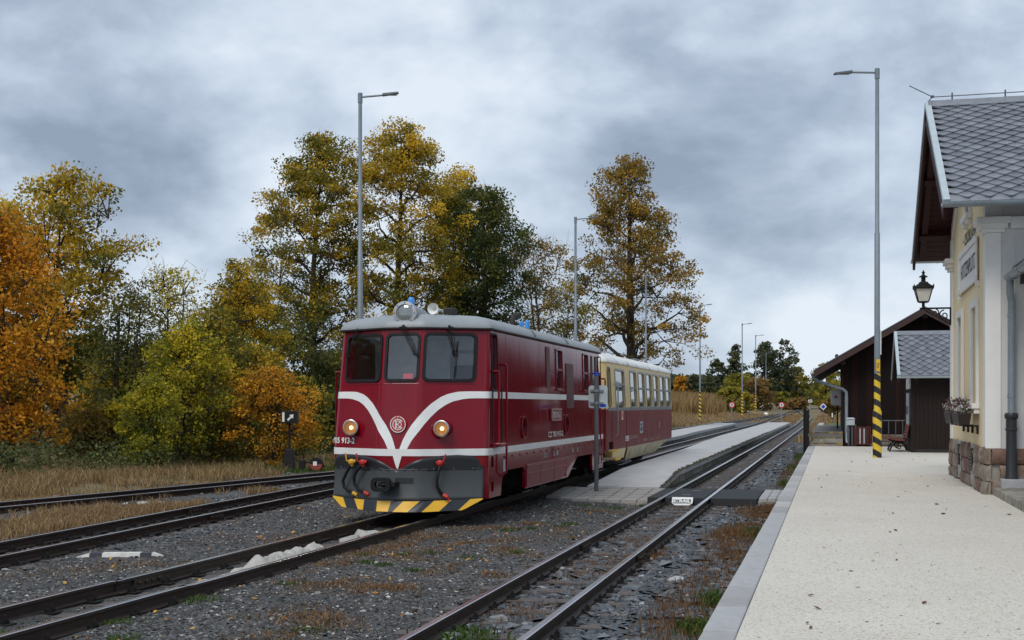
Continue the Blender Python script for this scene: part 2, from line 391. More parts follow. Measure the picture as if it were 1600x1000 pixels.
M['plank2'] = mat('shed_boards_reddish', (.022, .007, .005), .75, var=.4, vs=3, bump=.3, bs=20, stretch=(5, 5, .4), spec=.2)
M['plank3'] = mat('hut_boards_brown', (.016, .008, .007), .65, var=.3, vs=3, bump=.2, bs=20, stretch=(5, 5, .4), spec=.25)
M['stone'] = mat('plinth_stone_brown', (.20, .145, .11), .85, var=.35, vs=5, bump=.8, bs=14, col2=(.30, .25, .2), c2s=3, c2lo=.52, c2hi=.68)
M['stone2'] = mat('plinth_stone_reddish', (.17, .095, .072), .85, var=.35, vs=5, bump=.8, bs=14, col2=(.27, .2, .16), c2s=3, c2lo=.55, c2hi=.7)
M['stone3'] = mat('plinth_stone_grey', (.26, .22, .18), .85, var=.3, vs=5, bump=.8, bs=14)
M['mortar'] = mat('mortar', (.30, .27, .23), .9, var=.2, vs=6, bump=.5, bs=40)
M['steptread'] = mat('ramp_asphalt', (.17, .165, .16), .8, var=.2, vs=4, bump=.3, bs=80)
M['stripe_post'] = stripes('post_hazard_bands', (.012, .012, .012), (.72, .48, .03), .34, .62)
M['benchred'] = mat('bench_slats', (.16, .03, .02), .5, var=.2)
M['binred'] = mat('bin_slats', (.09, .018, .014), .65, var=.25)
M['soil'] = mat('planter_brown', (.02, .013, .012), .5)
M['signred'] = mat('sign_red', (.6, .03, .06), .4)
M['signblue'] = mat('sign_blue', (.01, .06, .5), .4)
M['letter'] = mat('dark_lettering', (.025, .025, .03), .6)
M['sheet'] = mat('whitish_sheet', (.44, .42, .395), .85, var=.25, vs=5, bump=.6, bs=25, col2=(.2, .17, .14), c2s=5, c2lo=.5, c2hi=.72)
M['underlay'] = mat('slate_underlay', (.02, .021, .024), .8)
M['bark'] = mat('bark_dark', (.035, .027, .02), .9, var=.35, vs=6, bump=.6, bs=14)
M['bark2'] = mat('bark_brown', (.06, .045, .032), .9, var=.35, vs=6, bump=.6, bs=14)
# ------------------------------------------------------------------ terrain
def sstep(a, b, x):
    t = np.clip((np.asarray(x, float) - a)/(b - a), 0, 1); return t*t*(3 - 2*t)
def htrack(y):                       # the line climbs gently beyond the station
    y = np.asarray(y, float)
    y = np.minimum(y, 225); return np.where(y > 105, (y - 105)**2/(np.abs(y - 105) + 14)*.0098, 0.0)
def hground(x, y):
    x = np.asarray(x, float); y = np.asarray(y, float)
    h = -.20 + htrack(y)
    left = sstep(-13.0, -21, x)
    h = h + left*(.22 + .25*sstep(60, 110, y)) + sstep(-20, -60, x)*1.6*(1-sstep(70, 130, y))
    h = h + sstep(-10.5, -13, x)*sstep(70, 105, y)*.28
    far = sstep(130, 420, y)
    h = h + far*sstep(-6, -60, x)*3.4 + sstep(300, 900, y)*6 + sstep(260, 700, y)*sstep(-40, -200, x)*5
    h = h + (fbm(x, y, .25, 3) - .5)*.16*sstep(13, 18, np.abs(x))
    return h

M['ground'] = mat('ground_dry_grass_earth', (.17, .115, .055), .9, var=.35, vs=.9, bump=.6, bs=9, col2=(.07, .09, .025), c2s=.11, c2lo=.5, c2hi=.62)
xs = np.unique(np.concatenate([np.linspace(-600, -60, 28), np.linspace(-60, 20, 90), np.linspace(20, 500, 20)]))
ys = np.unique(np.concatenate([np.linspace(-60, 120, 130), np.linspace(120, 300, 50), np.linspace(300, 1500, 34)]))
gx, gy = np.meshgrid(xs, ys)
gz = hground(gx, gy)
nx, ny = len(xs), len(ys)
idx = np.arange(nx*ny).reshape(ny, nx)
gf = np.stack([idx[:-1,:-1], idx[:-1,1:], idx[1:,1:], idx[1:,:-1]], -1).reshape(-1, 4)
g = np_mesh('ground', np.stack([gx, gy, gz], -1).reshape(-1, 3), gf, M['ground'], smooth=True)
tag(g, 'brown and green grassy ground around the station', 'ground', kind='structure')

# gravel yard round and between the tracks
def hyard(x, y):
    x = np.asarray(x, float); y = np.asarray(y, float)
    h = -.115 + (fbm(x, y, .7, 8) - .5)*.05 + htrack(y)
    t1 = np.exp(-((x + 2.52)/1.15)**4)           # the near track lies in a bed of its own
    t2 = np.exp(-((x + 6.03)/.42)**6)*.035 + .04*np.exp(-((x + 9.22 + .058*(np.minimum(y, 32) - 13))/.75)**6)
    return h - t1*.05 - t2 - .03*sstep(-1.3, -.85, x)
M['yard'] = gravel_mat('yard_gravel', [(.035,.034,.034),(.075,.074,.073),(.055,.054,.055),(.11,.108,.105),(.062,.06,.06),(.16,.157,.152)], 46, .9, col2=(.085,.05,.026), c2s=.55, c2lo=.56, c2hi=.66, rough=.7)
yx = np.linspace(-12.9, -.77, 90); yy = np.concatenate([np.linspace(1, 40, 190), np.linspace(40.5, 125, 110)])
gx, gy = np.meshgrid(yx, yy)
edge = -11.6 - .9*fbm(gx*0, gy, .5, 4) - 1.1*sstep(34, 18, gy) + 1.1*sstep(70, 115, gy)
gx2 = np.maximum(gx, edge)
gz = hyard(gx2, gy) - .12*(gx2 <= edge + 1e-6)
idx = np.arange(gx.size).reshape(gx.shape)
gf = np.stack([idx[:-1,:-1], idx[:-1,1:], idx[1:,1:], idx[1:,:-1]], -1).reshape(-1, 4)
yd = np_mesh('gravel_yard', np.stack([gx2, gy, gz], -1).reshape(-1, 3), gf, M['yard'], smooth=True)
tag(yd, 'dark grey gravel surface between the railway tracks', 'gravel', kind='structure')

# ------------------------------------------------------------------ tracks
def cat_path(ctrl, step=1.0):
    P = [Vector((a, b, 0)) for a, b in ctrl]; P = [P[0]*2 - P[1]] + P + [P[-1]*2 - P[-2]]
    out = []
    for i in range(1, len(P) - 2):
        p0, p1, p2, p3 = P[i-1:i+3]; n = max(2, int((p2 - p1).length/step))
        for k in range(n):
            t = k/n
            out.append(.5*((2*p1) + (-p0 + p2)*t + (2*p0 - 5*p1 + 4*p2 - p3)*t*t + (-p0 + 3*p1 - 3*p2 + p3)*t**3))
    out.append(P[-2]); 
    return out
RAILP = [(-.031,-.004),(-.024,0),(.024,0),(.031,-.004),(.031,-.03),(.009,-.042),(.008,-.10),(.055,-.118),(.055,-.128),(-.055,-.128),(-.055,-.118),(-.008,-.10),(-.009,-.042),(-.031,-.03)]
def rail_mesh(path, off):
    vs, fs, ms = [], [], []; n = len(RAILP)
    for i, p in enumerate(path):
        d = (path[min(i+1, len(path)-1)] - path[max(i-1, 0)]).normalized(); side = Vector((d.y, -d.x, 0))
        c = p + side*off; z = float(htrack(c.y))
        vs += [(c.x + side.x*a, c.y + side.y*a, z + b) for a, b in RAILP]
    for i in range(len(path) - 1):
        for j in range(n):
            k = (j + 1) % n; fs.append((i*n+j, i*n+k, (i+1)*n+k, (i+1)*n+j)); ms.append(1 if j in (0, 1, 2) else 0)
    fs.append(tuple(range(n))); ms.append(0); fs.append(tuple((len(path)-1)*n + j for j in range(n))); ms.append(0)
    mb = MB(); mb.v, mb.f, mb.m = vs, fs, ms
    return mb.mesh('rail', [M['rail'], M['railtop']])
def _sleeper():
    mb = MB(); rng = random.Random(3); mb.box((-.75, -.105, -.27), (.75, .105, -.132)); return mb.mesh('sleeper', M['sleeper'])
def _fast():
    mb = MB(); mb.box((-.15, -.07, -.134), (.15, .07, -.122))
    for s in (-1, 1):
        mb.box((s*.075-.03, -.035, -.122), (s*.075+.03, .035, -.098)); mb.cyl((s*.09, 0, -.1), (s*.09, 0, -.058), .013, n=6); mb.cyl((s*.09, 0, -.098), (s*.09, 0, -.075), .023, n=6)
    return mb.mesh('rail_fastening', M['iron'])
def _fish():
    mb = MB()
    for s in (-1, 1):
        mb.hexa([(s*.012,-.26,-.105),(s*.036,-.26,-.112),(s*.036,.26,-.112),(s*.012,.26,-.105),(s*.012,-.26,-.036),(s*.026,-.26,-.032),(s*.026,.26,-.032),(s*.012,.26,-.036)])
        for y in (-.18, -.06, .06, .18): mb.cyl((s*.02, y, -.07), (s*.055, y, -.07), .017, n=6)
    return mb.mesh('fishplate', M['rail'])
SLEEPER, FAST, FISH = _sleeper(), _fast(), _fish()
HG = .405
def track(label, ctrl, y_near=3.0, y_sleep=60, y_fast=34, spacing=.62, sz=0.0, joints=(), seed=1):
    path = cat_path(ctrl)
    t = thing('railway_track', label, 'railway track', (0, 0, 0))
    for s in (-1, 1):
        link('rail', rail_mesh(path, s*HG), t)
    # distance-stepped sleepers
    rng = random.Random(seed); acc = 0; nxt = 0
    for i in range(len(path) - 1):
        a, b = path[i], path[i+1]; L = (b - a).length
        while nxt <= acc + L:
            p = a.lerp(b, (nxt - acc)/L); nxt += spacing
            if p.y < y_near or p.y > y_sleep: continue
            d = (b - a).normalized(); rz = math.atan2(-d.x, d.y); z = float(htrack(p.y))
            link('sleeper', SLEEPER, t, (p.x + rng.uniform(-.03, .03), p.y, z + sz), (0, 0, rz + rng.uniform(-.015, .015)))
            if p.y < y_fast:
                for s in (-1, 1): link('rail_fastening', FAST, t, (p.x + d.y*s*HG, p.y - d.x*s*HG, z), (0, 0, rz))
        acc += L
    for (yj, s) in joints:
        k = min(range(len(path)-1), key=lambda q: abs(path[q].y - yj)); d = (path[k+1] - path[k]).normalized(); p = path[k]
        link('fishplate', FISH, t, (p.x + d.y*s*HG, p.y - d.x*s*HG, 0), (0, 0, math.atan2(-d.x, d.y)))
    return t, path
T1, P1 = track('straight railway track running along the pale station platform', [(-2.5, 2), (-2.52, 30), (-2.52, 70), (-2.55, 120), (-2.7, 150), (-3.6, 175), (-5.0, 205)], y_sleep=75, y_fast=45, joints=((14.6, 1), (15.2, -1)), seed=2)
T2, P2 = track('railway track carrying the red locomotive and coach', [(-6.16, 4), (-6.1, 10), (-6.03, 16), (-6.03, 60), (-6.03, 120), (-5.8, 160), (-5.2, 210), (-2.5, 260), (6, 320)], y_sleep=80, y_fast=17.5, sz=-.012, joints=((11.0, -1),), seed=3)
T3, P3 = track('dark railway track next to the left flank of the locomotive', [(-8.55, 3), (-9.22, 13), (-9.92, 25), (-10.3, 38), (-10.4, 60), (-10.4, 80), (-10.0, 100), (-8.9, 125), (-7.2, 150), (-6.2, 172)], y_sleep=60, y_fast=33, joints=((17.5, 1), (18.5, -1)), seed=4)
T4, P4 = track('rusty siding beside the dry grass bank, farthest left track', [(-17.4, 2), (-15.3, 9), (-13.35, 18), (-11.75, 28), (-10.75, 37), (-10.42, 46)], y_sleep=40, y_fast=30, seed=5)

# ------------------------------------------------------------------ loose stones
def stones(name, label, xy, size, zf, matl, seed, flat=.6, lift=.15, hue=None):
    rng = np.random.RandomState(seed); n = len(xy)
    base = np.array([[1,0,0],[.35,.9,.1],[-.8,.55,-.1],[-.75,-.6,.1],[.3,-.95,-.05],[.1,.05,.8],[-.15,.1,-.75]], float)
    F = np.array([[0,1,5],[1,2,5],[2,3,5],[3,4,5],[4,0,5]])
    base = base[:6]
    V = base[None] * (1 + rng.uniform(-.3, .3, (n, 6, 1))) + rng.uniform(-.22, .22, (n, 6, 3))
    V = V*np.stack([rng.uniform(.7, 1.3, n), rng.uniform(.6, 1.0, n), rng.uniform(.5, 1.2, n)*flat], -1)[:, None]
    tl = rng.uniform(-.5, .5, n); c, s = np.cos(tl)[:, None], np.sin(tl)[:, None]
    V = np.stack([V[:,:,0], V[:,:,1]*c - V[:,:,2]*s, V[:,:,1]*s + V[:,:,2]*c], -1)
    a = rng.uniform(0, 2*PI, n); c, s = np.cos(a)[:, None], np.sin(a)[:, None]
    V = np.stack([V[:,:,0]*c - V[:,:,1]*s, V[:,:,0]*s + V[:,:,1]*c, V[:,:,2]], -1)
    sz = size*np.exp(rng.normal(0, .35, n)) if np.isscalar(size) else size
    V = V*sz[:, None, None]
    V[:,:,0] += xy[:,0][:,None]; V[:,:,1] += xy[:,1][:,None]; V[:,:,2] += (zf(xy[:,0], xy[:,1]) + sz*lift)[:,None]
    FF = (F[None] + (np.arange(n)*6)[:,None,None]).reshape(-1, 3)
    h = np.repeat(rng.rand(n) if hue is None else hue, 5)
    o = np_mesh(name, V.reshape(-1, 3), FF, matl, hue=h)
    return tag(o, label, 'gravel', kind='stuff')
M['pebble'] = hue_mat('pebbles', [(0,(.018,.018,.018)),(.45,(.05,.049,.048)),(.8,(.105,.102,.098)),(.93,(.2,.195,.186)),(1,(.5,.49,.46))], .6)
M['ballast'] = hue_mat('ballast_slate', [(0,(.02,.023,.027)),(.5,(.05,.056,.063)),(.85,(.095,.105,.115)),(.97,(.17,.18,.185)),(1,(.4,.4,.4))], .38, spec=.5)
rng = np.random.RandomState(11)
def scatter(n, x0, x1, y0, y1, pw=1.0):
    u = rng.rand(n); y = y0 + (y1 - y0)*u**pw; return np.stack([rng.uniform(x0, x1, n), y], -1)
xy = np.concatenate([scatter(82000, -9.2, -2.98, 6.5, 26, 1.8), scatter(12000, -12.6, -9.2, 11, 34, 1.2), scatter(5000,-5.6,-3.2,24,45)])
keep = (np.abs(xy[:,0] + 6.05) > .5) | (rng.rand(len(xy)) < .35)
keep &= ~((np.abs(np.abs(xy[:,0] + 6.05) - .405) < .06))
keep &= ~((xy[:,0] > -5.2) & (xy[:,1] > 22.6)) 
xy = xy[keep]
stones('yard_pebbles', 'fine grey stones strewn over the gravel between the tracks', xy, .013, hyard, M['pebble'], 12, flat=.7)
xy = np.concatenate([scatter(42000, -3.03, -.9, 5.5, 24, 1.7), scatter(13000, -3.4, -.8, 24, 62, 1.5)])
keep = ~((xy[:,1] > 22.5) & (xy[:,1] < 25.25)) & ~(np.abs(np.abs(xy[:,0] + 2.52) - .405) < .065)
keep &= (np.abs(xy[:,0] + 2.52) < .95) | (fbm(xy[:,0], xy[:,1], .8, 21) < .58)
keep &= ~((xy[:,0] < -3.15) & (xy[:,1] > 25))
xy = xy[keep]
stones('track_ballast', 'dark slate ballast stones bedding the track by the platform', xy, .034, hyard, M['ballast'], 13, flat=.5, lift=.2)
xy = np.concatenate([scatter(5000, -11.2, -8.2, 9, 34, 1.2), scatter(2500, -14.5, -10.6, 15, 34)])
keep = fbm(xy[:,0], xy[:,1], .9, 23) > .52
stones('siding_ballast', 'dark stones lying along the left tracks', xy[keep], .03, hyard, M['ballast'], 14, flat=.5, lift=.2)

# ------------------------------------------------------------------ platforms
PZ = .23
M['cream_gravel'] = gravel_mat('platform_pale_grit', [(.575,.535,.465),(.62,.585,.52),(.535,.495,.425),(.655,.62,.56),(.59,.55,.48),(.36,.30,.225)], 75, .22, col2=(.49,.44,.36), c2s=2.6, c2lo=.56, c2hi=.85, rough=.85, big_lo=.95, big_hi=1.04)
mb = MB(); mb.box((-.56, -8, -.35), (16, 44.9, PZ))
pl = mb.build('station_platform', M['cream_gravel']); tag(pl, 'pale cream grit platform in front of the station', 'platform', kind='structure')
rng_ = random.Random(8)
ks = []
for k in range(3):
    mb = MB(); mb.box((-.22, -.489, -.55), (-.004, .489, .003)); ks.append(mb.mesh('kerb_stone', M[['kerb', 'kerb2', 'kerb3'][k]]))
y = 2.5
while y < 44.6:
    link('kerb_stone', rng_.choice([ks[0], ks[0], ks[1], ks[2]]), pl, (-.5615, y, PZ + rng_.uniform(-.005, .004)), (0, 0, rng_.uniform(-.003, .003))); y += 1.0
for o in [c for c in pl.children]:
    b = o.modifiers.new('bevel', 'BEVEL'); b.width = .012; b.segments = 2

# concrete slab platform between the first two tracks
def slab_platform(name, label, left, right, z, y_ramp, cuts, mats, lipside, ht=True):
    """left/right: functions y -> x ; slabs between the cut positions, each an object of its own"""
    root = tag(link(name, MB().hexa([(left(cuts[1])+.1, cuts[1], -.3),(right(cuts[1])-.1, cuts[1], -.3),(right(cuts[-1])-.1, cuts[-1]-.05, -.3),(left(cuts[-1])+.1, cuts[-1]-.05, -.3),
        (left(cuts[1])+.1, cuts[1], z-.16),(right(cuts[1])-.1, cuts[1], z-.16),(right(cuts[-1])-.1, cuts[-1]-.05, z-.16),(left(cuts[-1])+.1, cuts[-1]-.05, z-.16)]).mesh(name, M['concrete_old'])), label, 'platform', kind='structure')
    zz = lambda y: .01 + (z - .01)*float(sstep(y_ramp[0], y_ramp[1], y))
    for a, b in zip(cuts[:-1], cuts[1:]):
        g_ = .008; a0, b0 = a + g_, b - g_
        za, zb = zz(a), zz(b)
        mb = MB().hexa([(left(a), a0, za-.15),(right(a), a0, za-.15),(right(b), b0, zb-.15),(left(b), b0, zb-.15),(left(a), a0, za),(right(a), a0, za),(right(b), b0, zb),(left(b), b0, zb)])
        mb.build('slab', M['concrete'], root, bevel=.01)
    return root, zz
def isl_left(y): return float(np.interp(y, [25.2, 28.6, 42, 60, 108], [-4.78, -4.62, -4.72, -5.1, -5.15]))
def isl_right(y): return float(np.interp(y, [25.2, 29, 108], [-3.32, -3.32, -3.34]))
cuts = [25.3, 27.0, 28.7] + [28.7 + 2.65*i for i in range(1, 31)]
cuts = [c for c in cuts if c < 109]
isl, izz = slab_platform('slab_platform', 'long grey concrete slab platform between coach and near track', isl_left, isl_right, .2, (25.2, 28.8), cuts, None, 1)
M_lip = []
for k in range(4):
    r_ = random.Random(40 + k); mb = MB()
    mb.add([(-.05, -.05, -.03), (.05 + r_.uniform(0,.03), -.06, -.035), (.045, .05, -.03), (-.05, .05, -.03), (-.03, -.03, .03 + r_.uniform(-.01,.025)), (.04, -.02, .02 + r_.uniform(-.01,.03)), (.03, .03, .03), (-.04, .03, .02)],
           [(3,2,1,0),(4,5,6,7),(0,1,5,4),(1,2,6,5),(2,3,7,6),(3,0,4,7)]); M_lip.append(mb.mesh('edge_lump', M['moss']))
y = 25.6; k = 0
while y < 70 and k < 210:
    link('edge_lump', M_lip[k % 4], isl, (isl_right(y) + .01 + rng_.uniform(-.015, .015), y, izz(y) - .012 + rng_.uniform(-.015, .012)), (0, 0, rng_.uniform(-.6, .6)), (rng_.uniform(.5, .8),)*3)
    y += rng_.uniform(.14, .26) + max(0, y - 40)*.012; k += 1
def is2_left(y): return float(np.interp(y, [44, 103], [-8.7, -8.95]))
def is2_right(y): return float(np.interp(y, [44, 62, 68, 103], [-6.9, -6.9, -7.12, -7.35]))
slab_platform('slab_platform', 'short grey slab platform beyond the coach, farther from the station', is2_left, is2_right, .2, (40, 44), [44 + 3.1*i for i in range(20)], None, 1)

# pedestrian crossing in front of the slab platform
cr_ = thing('track_crossing', 'black rubber pedestrian crossing laid over the near track', 'crossing', (-2.52, 22.6, 0))
for (x0, x1) in ((-.75, -.45), (-.345, .345), (.455, 1.25)):
    mb = MB()
    if x0 < -.7: x0 = -.66
    mb.hexa([(x0, 0, -.14),(x1, 0, -.14),(x1, 2.55, -.14),(x0, 2.55, -.14),(x0, .03, -.004),(x1, .03, -.004),(x1, 2.52, -.004),(x0, 2.52, -.004)])
    o = mb.build('rubber_panel', M['rubber'], cr_, bevel=.008)
    if x0 == -.345:
        for (yy_, xx) in ((1.95, .02), (.75, -.05)):
            MB().box((xx-.07, yy_-.012, -.003), (xx+.09, yy_+.012, .002)).build('steel_insert', M['chrome'], o)
M['platewhite'] = M['white']
plate = MB(); lp = [(-.19, 0), (.175, 0), (.175, -.18), (.12, -.26), (-.135, -.26), (-.19, -.18)]
plate.prism([(a-.02, -.012 + b*.55, -.01 + b*.5) for a, b in lp], (0, -.02, .022))
po = plate.build('deflector_plate', M['white'], cr_, bevel=.004)
def strail(a, b): 
    q = -.19 + b*.85; return Vector((-.185 + a*.9, -.012 + q*.55 - .022, -.01 + q*.5 + .0235))
MB().add([strail(-.005, .0), strail(.345, .0), strail(.345, .145), strail(-.005, .145)], [(0,1,2,3)]).build('panel', M['darksteel'], po)
text_obj('lettering', 'STRAIL', M['white'], po, lambda a, b: strail(a, b + .012) + Vector((0, -.002, .003)), .115, .335, bold=.035)
MB().add([strail(0, -.035), strail(.34, -.035), strail(.34, -.02), strail(0, -.02)], [(0,1,2,3)]).build('bar', M['darksteel'], po)
# small pavers either side
pav = [MB().box((-.142, -.142, -.1), (.142, .142, 0)).mesh('paver', M['paver']) for _ in range(1)][0]
path_a = tag(link('paved_path', MB().box((-5.25, 22.75, -.3), (-3.23, 25.3, -.125)).mesh('paved_path', M['concrete_old'])), 'grey paved strip leading from coach to crossing', 'path', kind='structure')
for i in range(7):
    for j in range(8):
        x, y = -5.1 + i*.3 + .05, 22.95 + j*.3
        if y < 22.75 + max(0, (-4.4 - x))*1.2: continue
        link('paver', pav, path_a, (x, y, -.075 + .07*min(1, max(0, (y - 23.4)/1.7)) + rng_.uniform(-.004, .004)), (rng_.uniform(-.01,.01), rng_.uniform(-.01,.01), 0))
path_b = tag(link('paved_path', MB().box((-1.25, 22.65, -.22), (-.79, 25.2, -.05)).mesh('paved_path', M['concrete_old'])), 'pale tactile pavers between rubber crossing and platform kerb', 'path', kind='structure')
pav2 = MB().box((-.069, -.143, -.1), (.069, .143, 0)).mesh('paver', M['kerb'])
for i in range(3):
    for j in range(8): link('paver', pav2, path_b, (-1.17 + i*.15, 22.85 + j*.3, .0 + rng_.uniform(-.004, .004)))

# raised loading platform with steps in front of the goods shed
mb = MB(); mb.box((-.7, 46.0, -.3), (.365, 62, .69)); lp_ = mb.build('loading_platform', M['steptread']); tag(lp_, 'raised grey loading platform along the dark goods shed', 'platform', kind='structure')
for i, zt in enumerate((.34, .53)):
    mb = MB(); mb.box((-.7, 45.2 + i*.4, -.2), (.36, 45.596 + i*.4, zt - .002)); mb.build('step', M['concrete_old'], lp_, bevel=.015)
for i, zt in enumerate((.34, .53, .69)):
    mb = MB(); mb.box((-.705, 45.194 + i*.4, zt - .045), (.362, 45.26 + i*.4, zt + .003)); mb.build('nosing', mat('nosing_worn_yellow', (.42, .27, .03), .7, var=.3, vs=6, col2=(.10,.09,.07), c2s=5, c2lo=.42, c2hi=.52) if i == 0 else bpy.data.materials['nosing_worn_yellow'], lp_)
for k in range(22):
    mb = MB(); mb.box((-.02, -.49, -.8), (.36, .49, 0)); link('kerb_stone', ks[0], lp_, (-.48, 62.6 + k*1.0, .5 + .0*k), (0, 0, 0), (1.4, 1, 1.6))
mb = MB(); mb.box((-.26, 62.0, -.3), (.9, 85, .47)); 
tag(mb.build('grass_verge', mat('verge_grass', (.07, .1, .02), .9, var=.4, vs=4, bump=.6, bs=20)), 'short green grass strip behind the goods shed', 'grass', kind='structure')
# ------------------------------------------------------------------ locomotive (local: y = 0 front tip, z = 0 rail top)
LL = 10.75
def plan(x):
    ax = abs(x); t = ax - .29
    return .595*(0 if t < -.06 else ((t + .06)**2/.24 if t < .06 else t))
def rake(z): return .17*max(0, z - 1.0)
def S(x, z, off=0.0):
    p = .595*(1 if x > 0 else -1) if abs(x) > .29 else 0; r = .17 if z > 1 else 0
    n = Vector((p, -1, r)).normalized()
    return Vector((x, plan(x) + rake(z), z)) + n*off
def loco_outline(z, inset=0.0, dz=0):
    k = 1 - .035*max(0, (z - 1.0)/1.75); hw = 1.2*k - inset
    xs_ = [-.29-.06+.02*i for i in range(0)]
    pts = []
    half = [0, .12, .23, .26, .29, .32, .35, .5, .75, 1.0, 1.2*k - .065]
    rk = rake(z)
    f = []
    for x in half: f.append((x*(1 - inset/1.2), plan(x) + inset))
    # rounded corner from (1.08, plan) to (hw, .66)
    x0, y0 = f[-1]; yend = plan(1.2*k - .065) + inset + .10; c1 = (hw - .004, plan(1.2*k) + inset)
    for i in range(1, 6):
        t = i/5; f.append(((1-t)**2*x0 + 2*t*(1-t)*c1[0] + t*t*hw, (1-t)**2*y0 + 2*t*(1-t)*c1[1] + t*t*yend))
    right = [(x, y + rk) for x, y in f]
    left = [(-x, y) for x, y in right[1:]][::-1]
    front = left + right                       # left side -> right side along the front
    rear = [(x, LL - y) for x, y in front][::-1]
    return [Vector((x, y, z)) for x, y in front + rear]
loco = thing('locomotive', 'dark red diesel locomotive with white chevron stripe and lit headlights', 'locomotive', (-6.05, 17.42, 0))
mb = MB(); mb.loft([loco_outline(z) for z in (.27, .62, 1.0, 1.0001, 1.9, 2.76)])
body = mb.build('body', M['red_worn'], loco)
# cuts
cab = MB()
def cabloop(z, y1):
    r = rake(z); return [Vector((-.27, .10 + r, z)), Vector((.27, .10 + r, z)), Vector((.98, .53 + r, z)), Vector((1.08, .66 + r, z)), Vector((1.09, y1, z)), Vector((-1.09, y1, z)), Vector((-1.08, .66 + r, z)), Vector((-.98, .53 + r, z))]
cab.loft([cabloop(1.3, 2.1), cabloop(2.70, 2.1)])
FW = [(-1.02, -.335), (-.25, .25), (.325, .985)]
FZ0, FZ1 = 1.985, 2.665
front_cut = MB()
for (a, b) in FW:
    lp = rrect(a, b, FZ0, FZ1, .07)
    front_cut.loft([[S(x, z, .08) for x, z in lp], [S(x, z, -.30) for x, z in lp]])
under = MB()
under.loft([[Vector((-1.6, y, z)) for y, z in l] for l in ()] or [[Vector((x, y, z)) for y, z in ((1.22, .1), (1.36, .5), (1.46, .6), (1.6, .63), (2.75, .63), (2.86, .56), (2.9, .1))] for x in (-1.6, 1.6)])
under.loft([[Vector((x, y, z)) for y, z in ((5.9, .1), (7.15, .58), (7.25, .62), (8.85, .62), (8.95, .1))] for x in (-1.6, 1.6)])
side_cut = MB(); SH = {}
def hw_at(z): return 1.2*(1 - .035*max(0, (z - 1)/1.75))
# windows on the flanks: (y0, y1, z0, z1, radius, dark)
SW = [(.86, 1.17, 1.86, 2.68, .05), (5.40, 5.95, 1.94, 2.64, .03), (8.0, 8.55, 1.94, 2.66, .03), (9.68, 10.0, 1.95, 2.66, .03)]
for s in (-1, 1):
    for (y0, y1, z0, z1, r) in SW:
        lp = rrect(y0, y1, z0, z1, r, 3)
        side_cut.loft([[Vector((s*1.5, y, z)) for y, z in lp], [Vector((s*(1.125 if y0 > 1.1 else 1.0), y, z)) for y, z in lp]])
    for yc in (2.78, 6.2):
        lp = ellipse(yc, 1.27, .17, .165)
        side_cut.loft([[Vector((s*1.5, y, z)) for y, z in lp], [Vector((s*1.15, y, z)) for y, z in lp]])
    for (y0, y1, z0, z1) in ((.72, .86, .72, .88), (.72, .86, .36, .5), (9.55, 9.7, .74, .88), (9.9, 10.02, .74, .88), (9.9, 10.02, .36, .56), (9.5, 9.72, .36, .56)):
        side_cut.box((min(s*1.5, s*1.05), y0, z0), (max(s*1.5, s*1.05), y1, z1))
belly = MB().box((-1.15, 1.0, -.1), (1.15, LL - 1.0, .86))
carve(body, cab, front_cut, belly, under, side_cut)

# roof
mb = MB()
def roof_ring(z, inset): 
    return [Vector((p.x, p.y, z)) for p in loco_outline(2.76, inset)]
def shrink(ring, k, z, back=0):
    return [Vector((p.x*k, LL/2 + (p.y - LL/2)*(1 - (1-k)*.22*1.0), z)) for p in ring]
base = roof_ring(2.745, -.035)
def inset_ring(d, z):                        # inset the plan outline by d, squeezing x and both ends
    out = []
    for p in base:
        x = p.x*(1 - d/1.2); y = p.y + (d*.9 if p.y < LL/2 else -d*.9); out.append(Vector((x, y, z)))
    return out
mb.loft([inset_ring(d, z) for d, z in ((0, 2.742), (-.004, 2.775), (.02, 2.83), (.07, 2.885), (.16, 2.93), (.32, 2.965), (.55, 2.99), (.85, 3.005), (1.12, 3.01))])
roof = mb.build('roof', M['roof_grey'], loco, smooth=50)
for y in (3.6, 6.35):                         # joint straps over the roof
    pts = [(x, z) for x, z in ((-1.2, 2.78), (-1.14, 2.86), (-1.0, 2.925), (-.8, 2.962), (-.4, 3.0), (0, 3.018), (.4, 3.0), (.8, 2.962), (1.0, 2.925), (1.14, 2.86), (1.2, 2.78))]
    MB().tube([(x, y, z) for x, z in pts], .028, 6).build('roof_strap', M['darksteel'], roof)
MB().tube([(.55, 4.6, 2.95), (.55, 4.6, 3.13), (.56, 4.66, 3.2), (.58, 4.8, 3.22)], [.05, .05, .055, .06], 10).build('exhaust', M['dark'], roof, smooth=50)
for y in (5.0, 5.45): MB().lathe((.62, y, 2.94), (0, 0, 1), [(0, .045), (.17 + (y - 5)*.1, .045), (.2 + (y - 5)*.1, .03)], 10).build('beacon', M['blue'], roof, smooth=50)
# gutter line
mb = MB()
ring = [Vector((p.x*1.012, LL/2 + (p.y - LL/2)*1.003, 2.75)) for p in loco_outline(2.76, -.02)]
mb.tube(ring + [ring[0]], .016, 6); mb.build('gutter', M['dark'], loco)

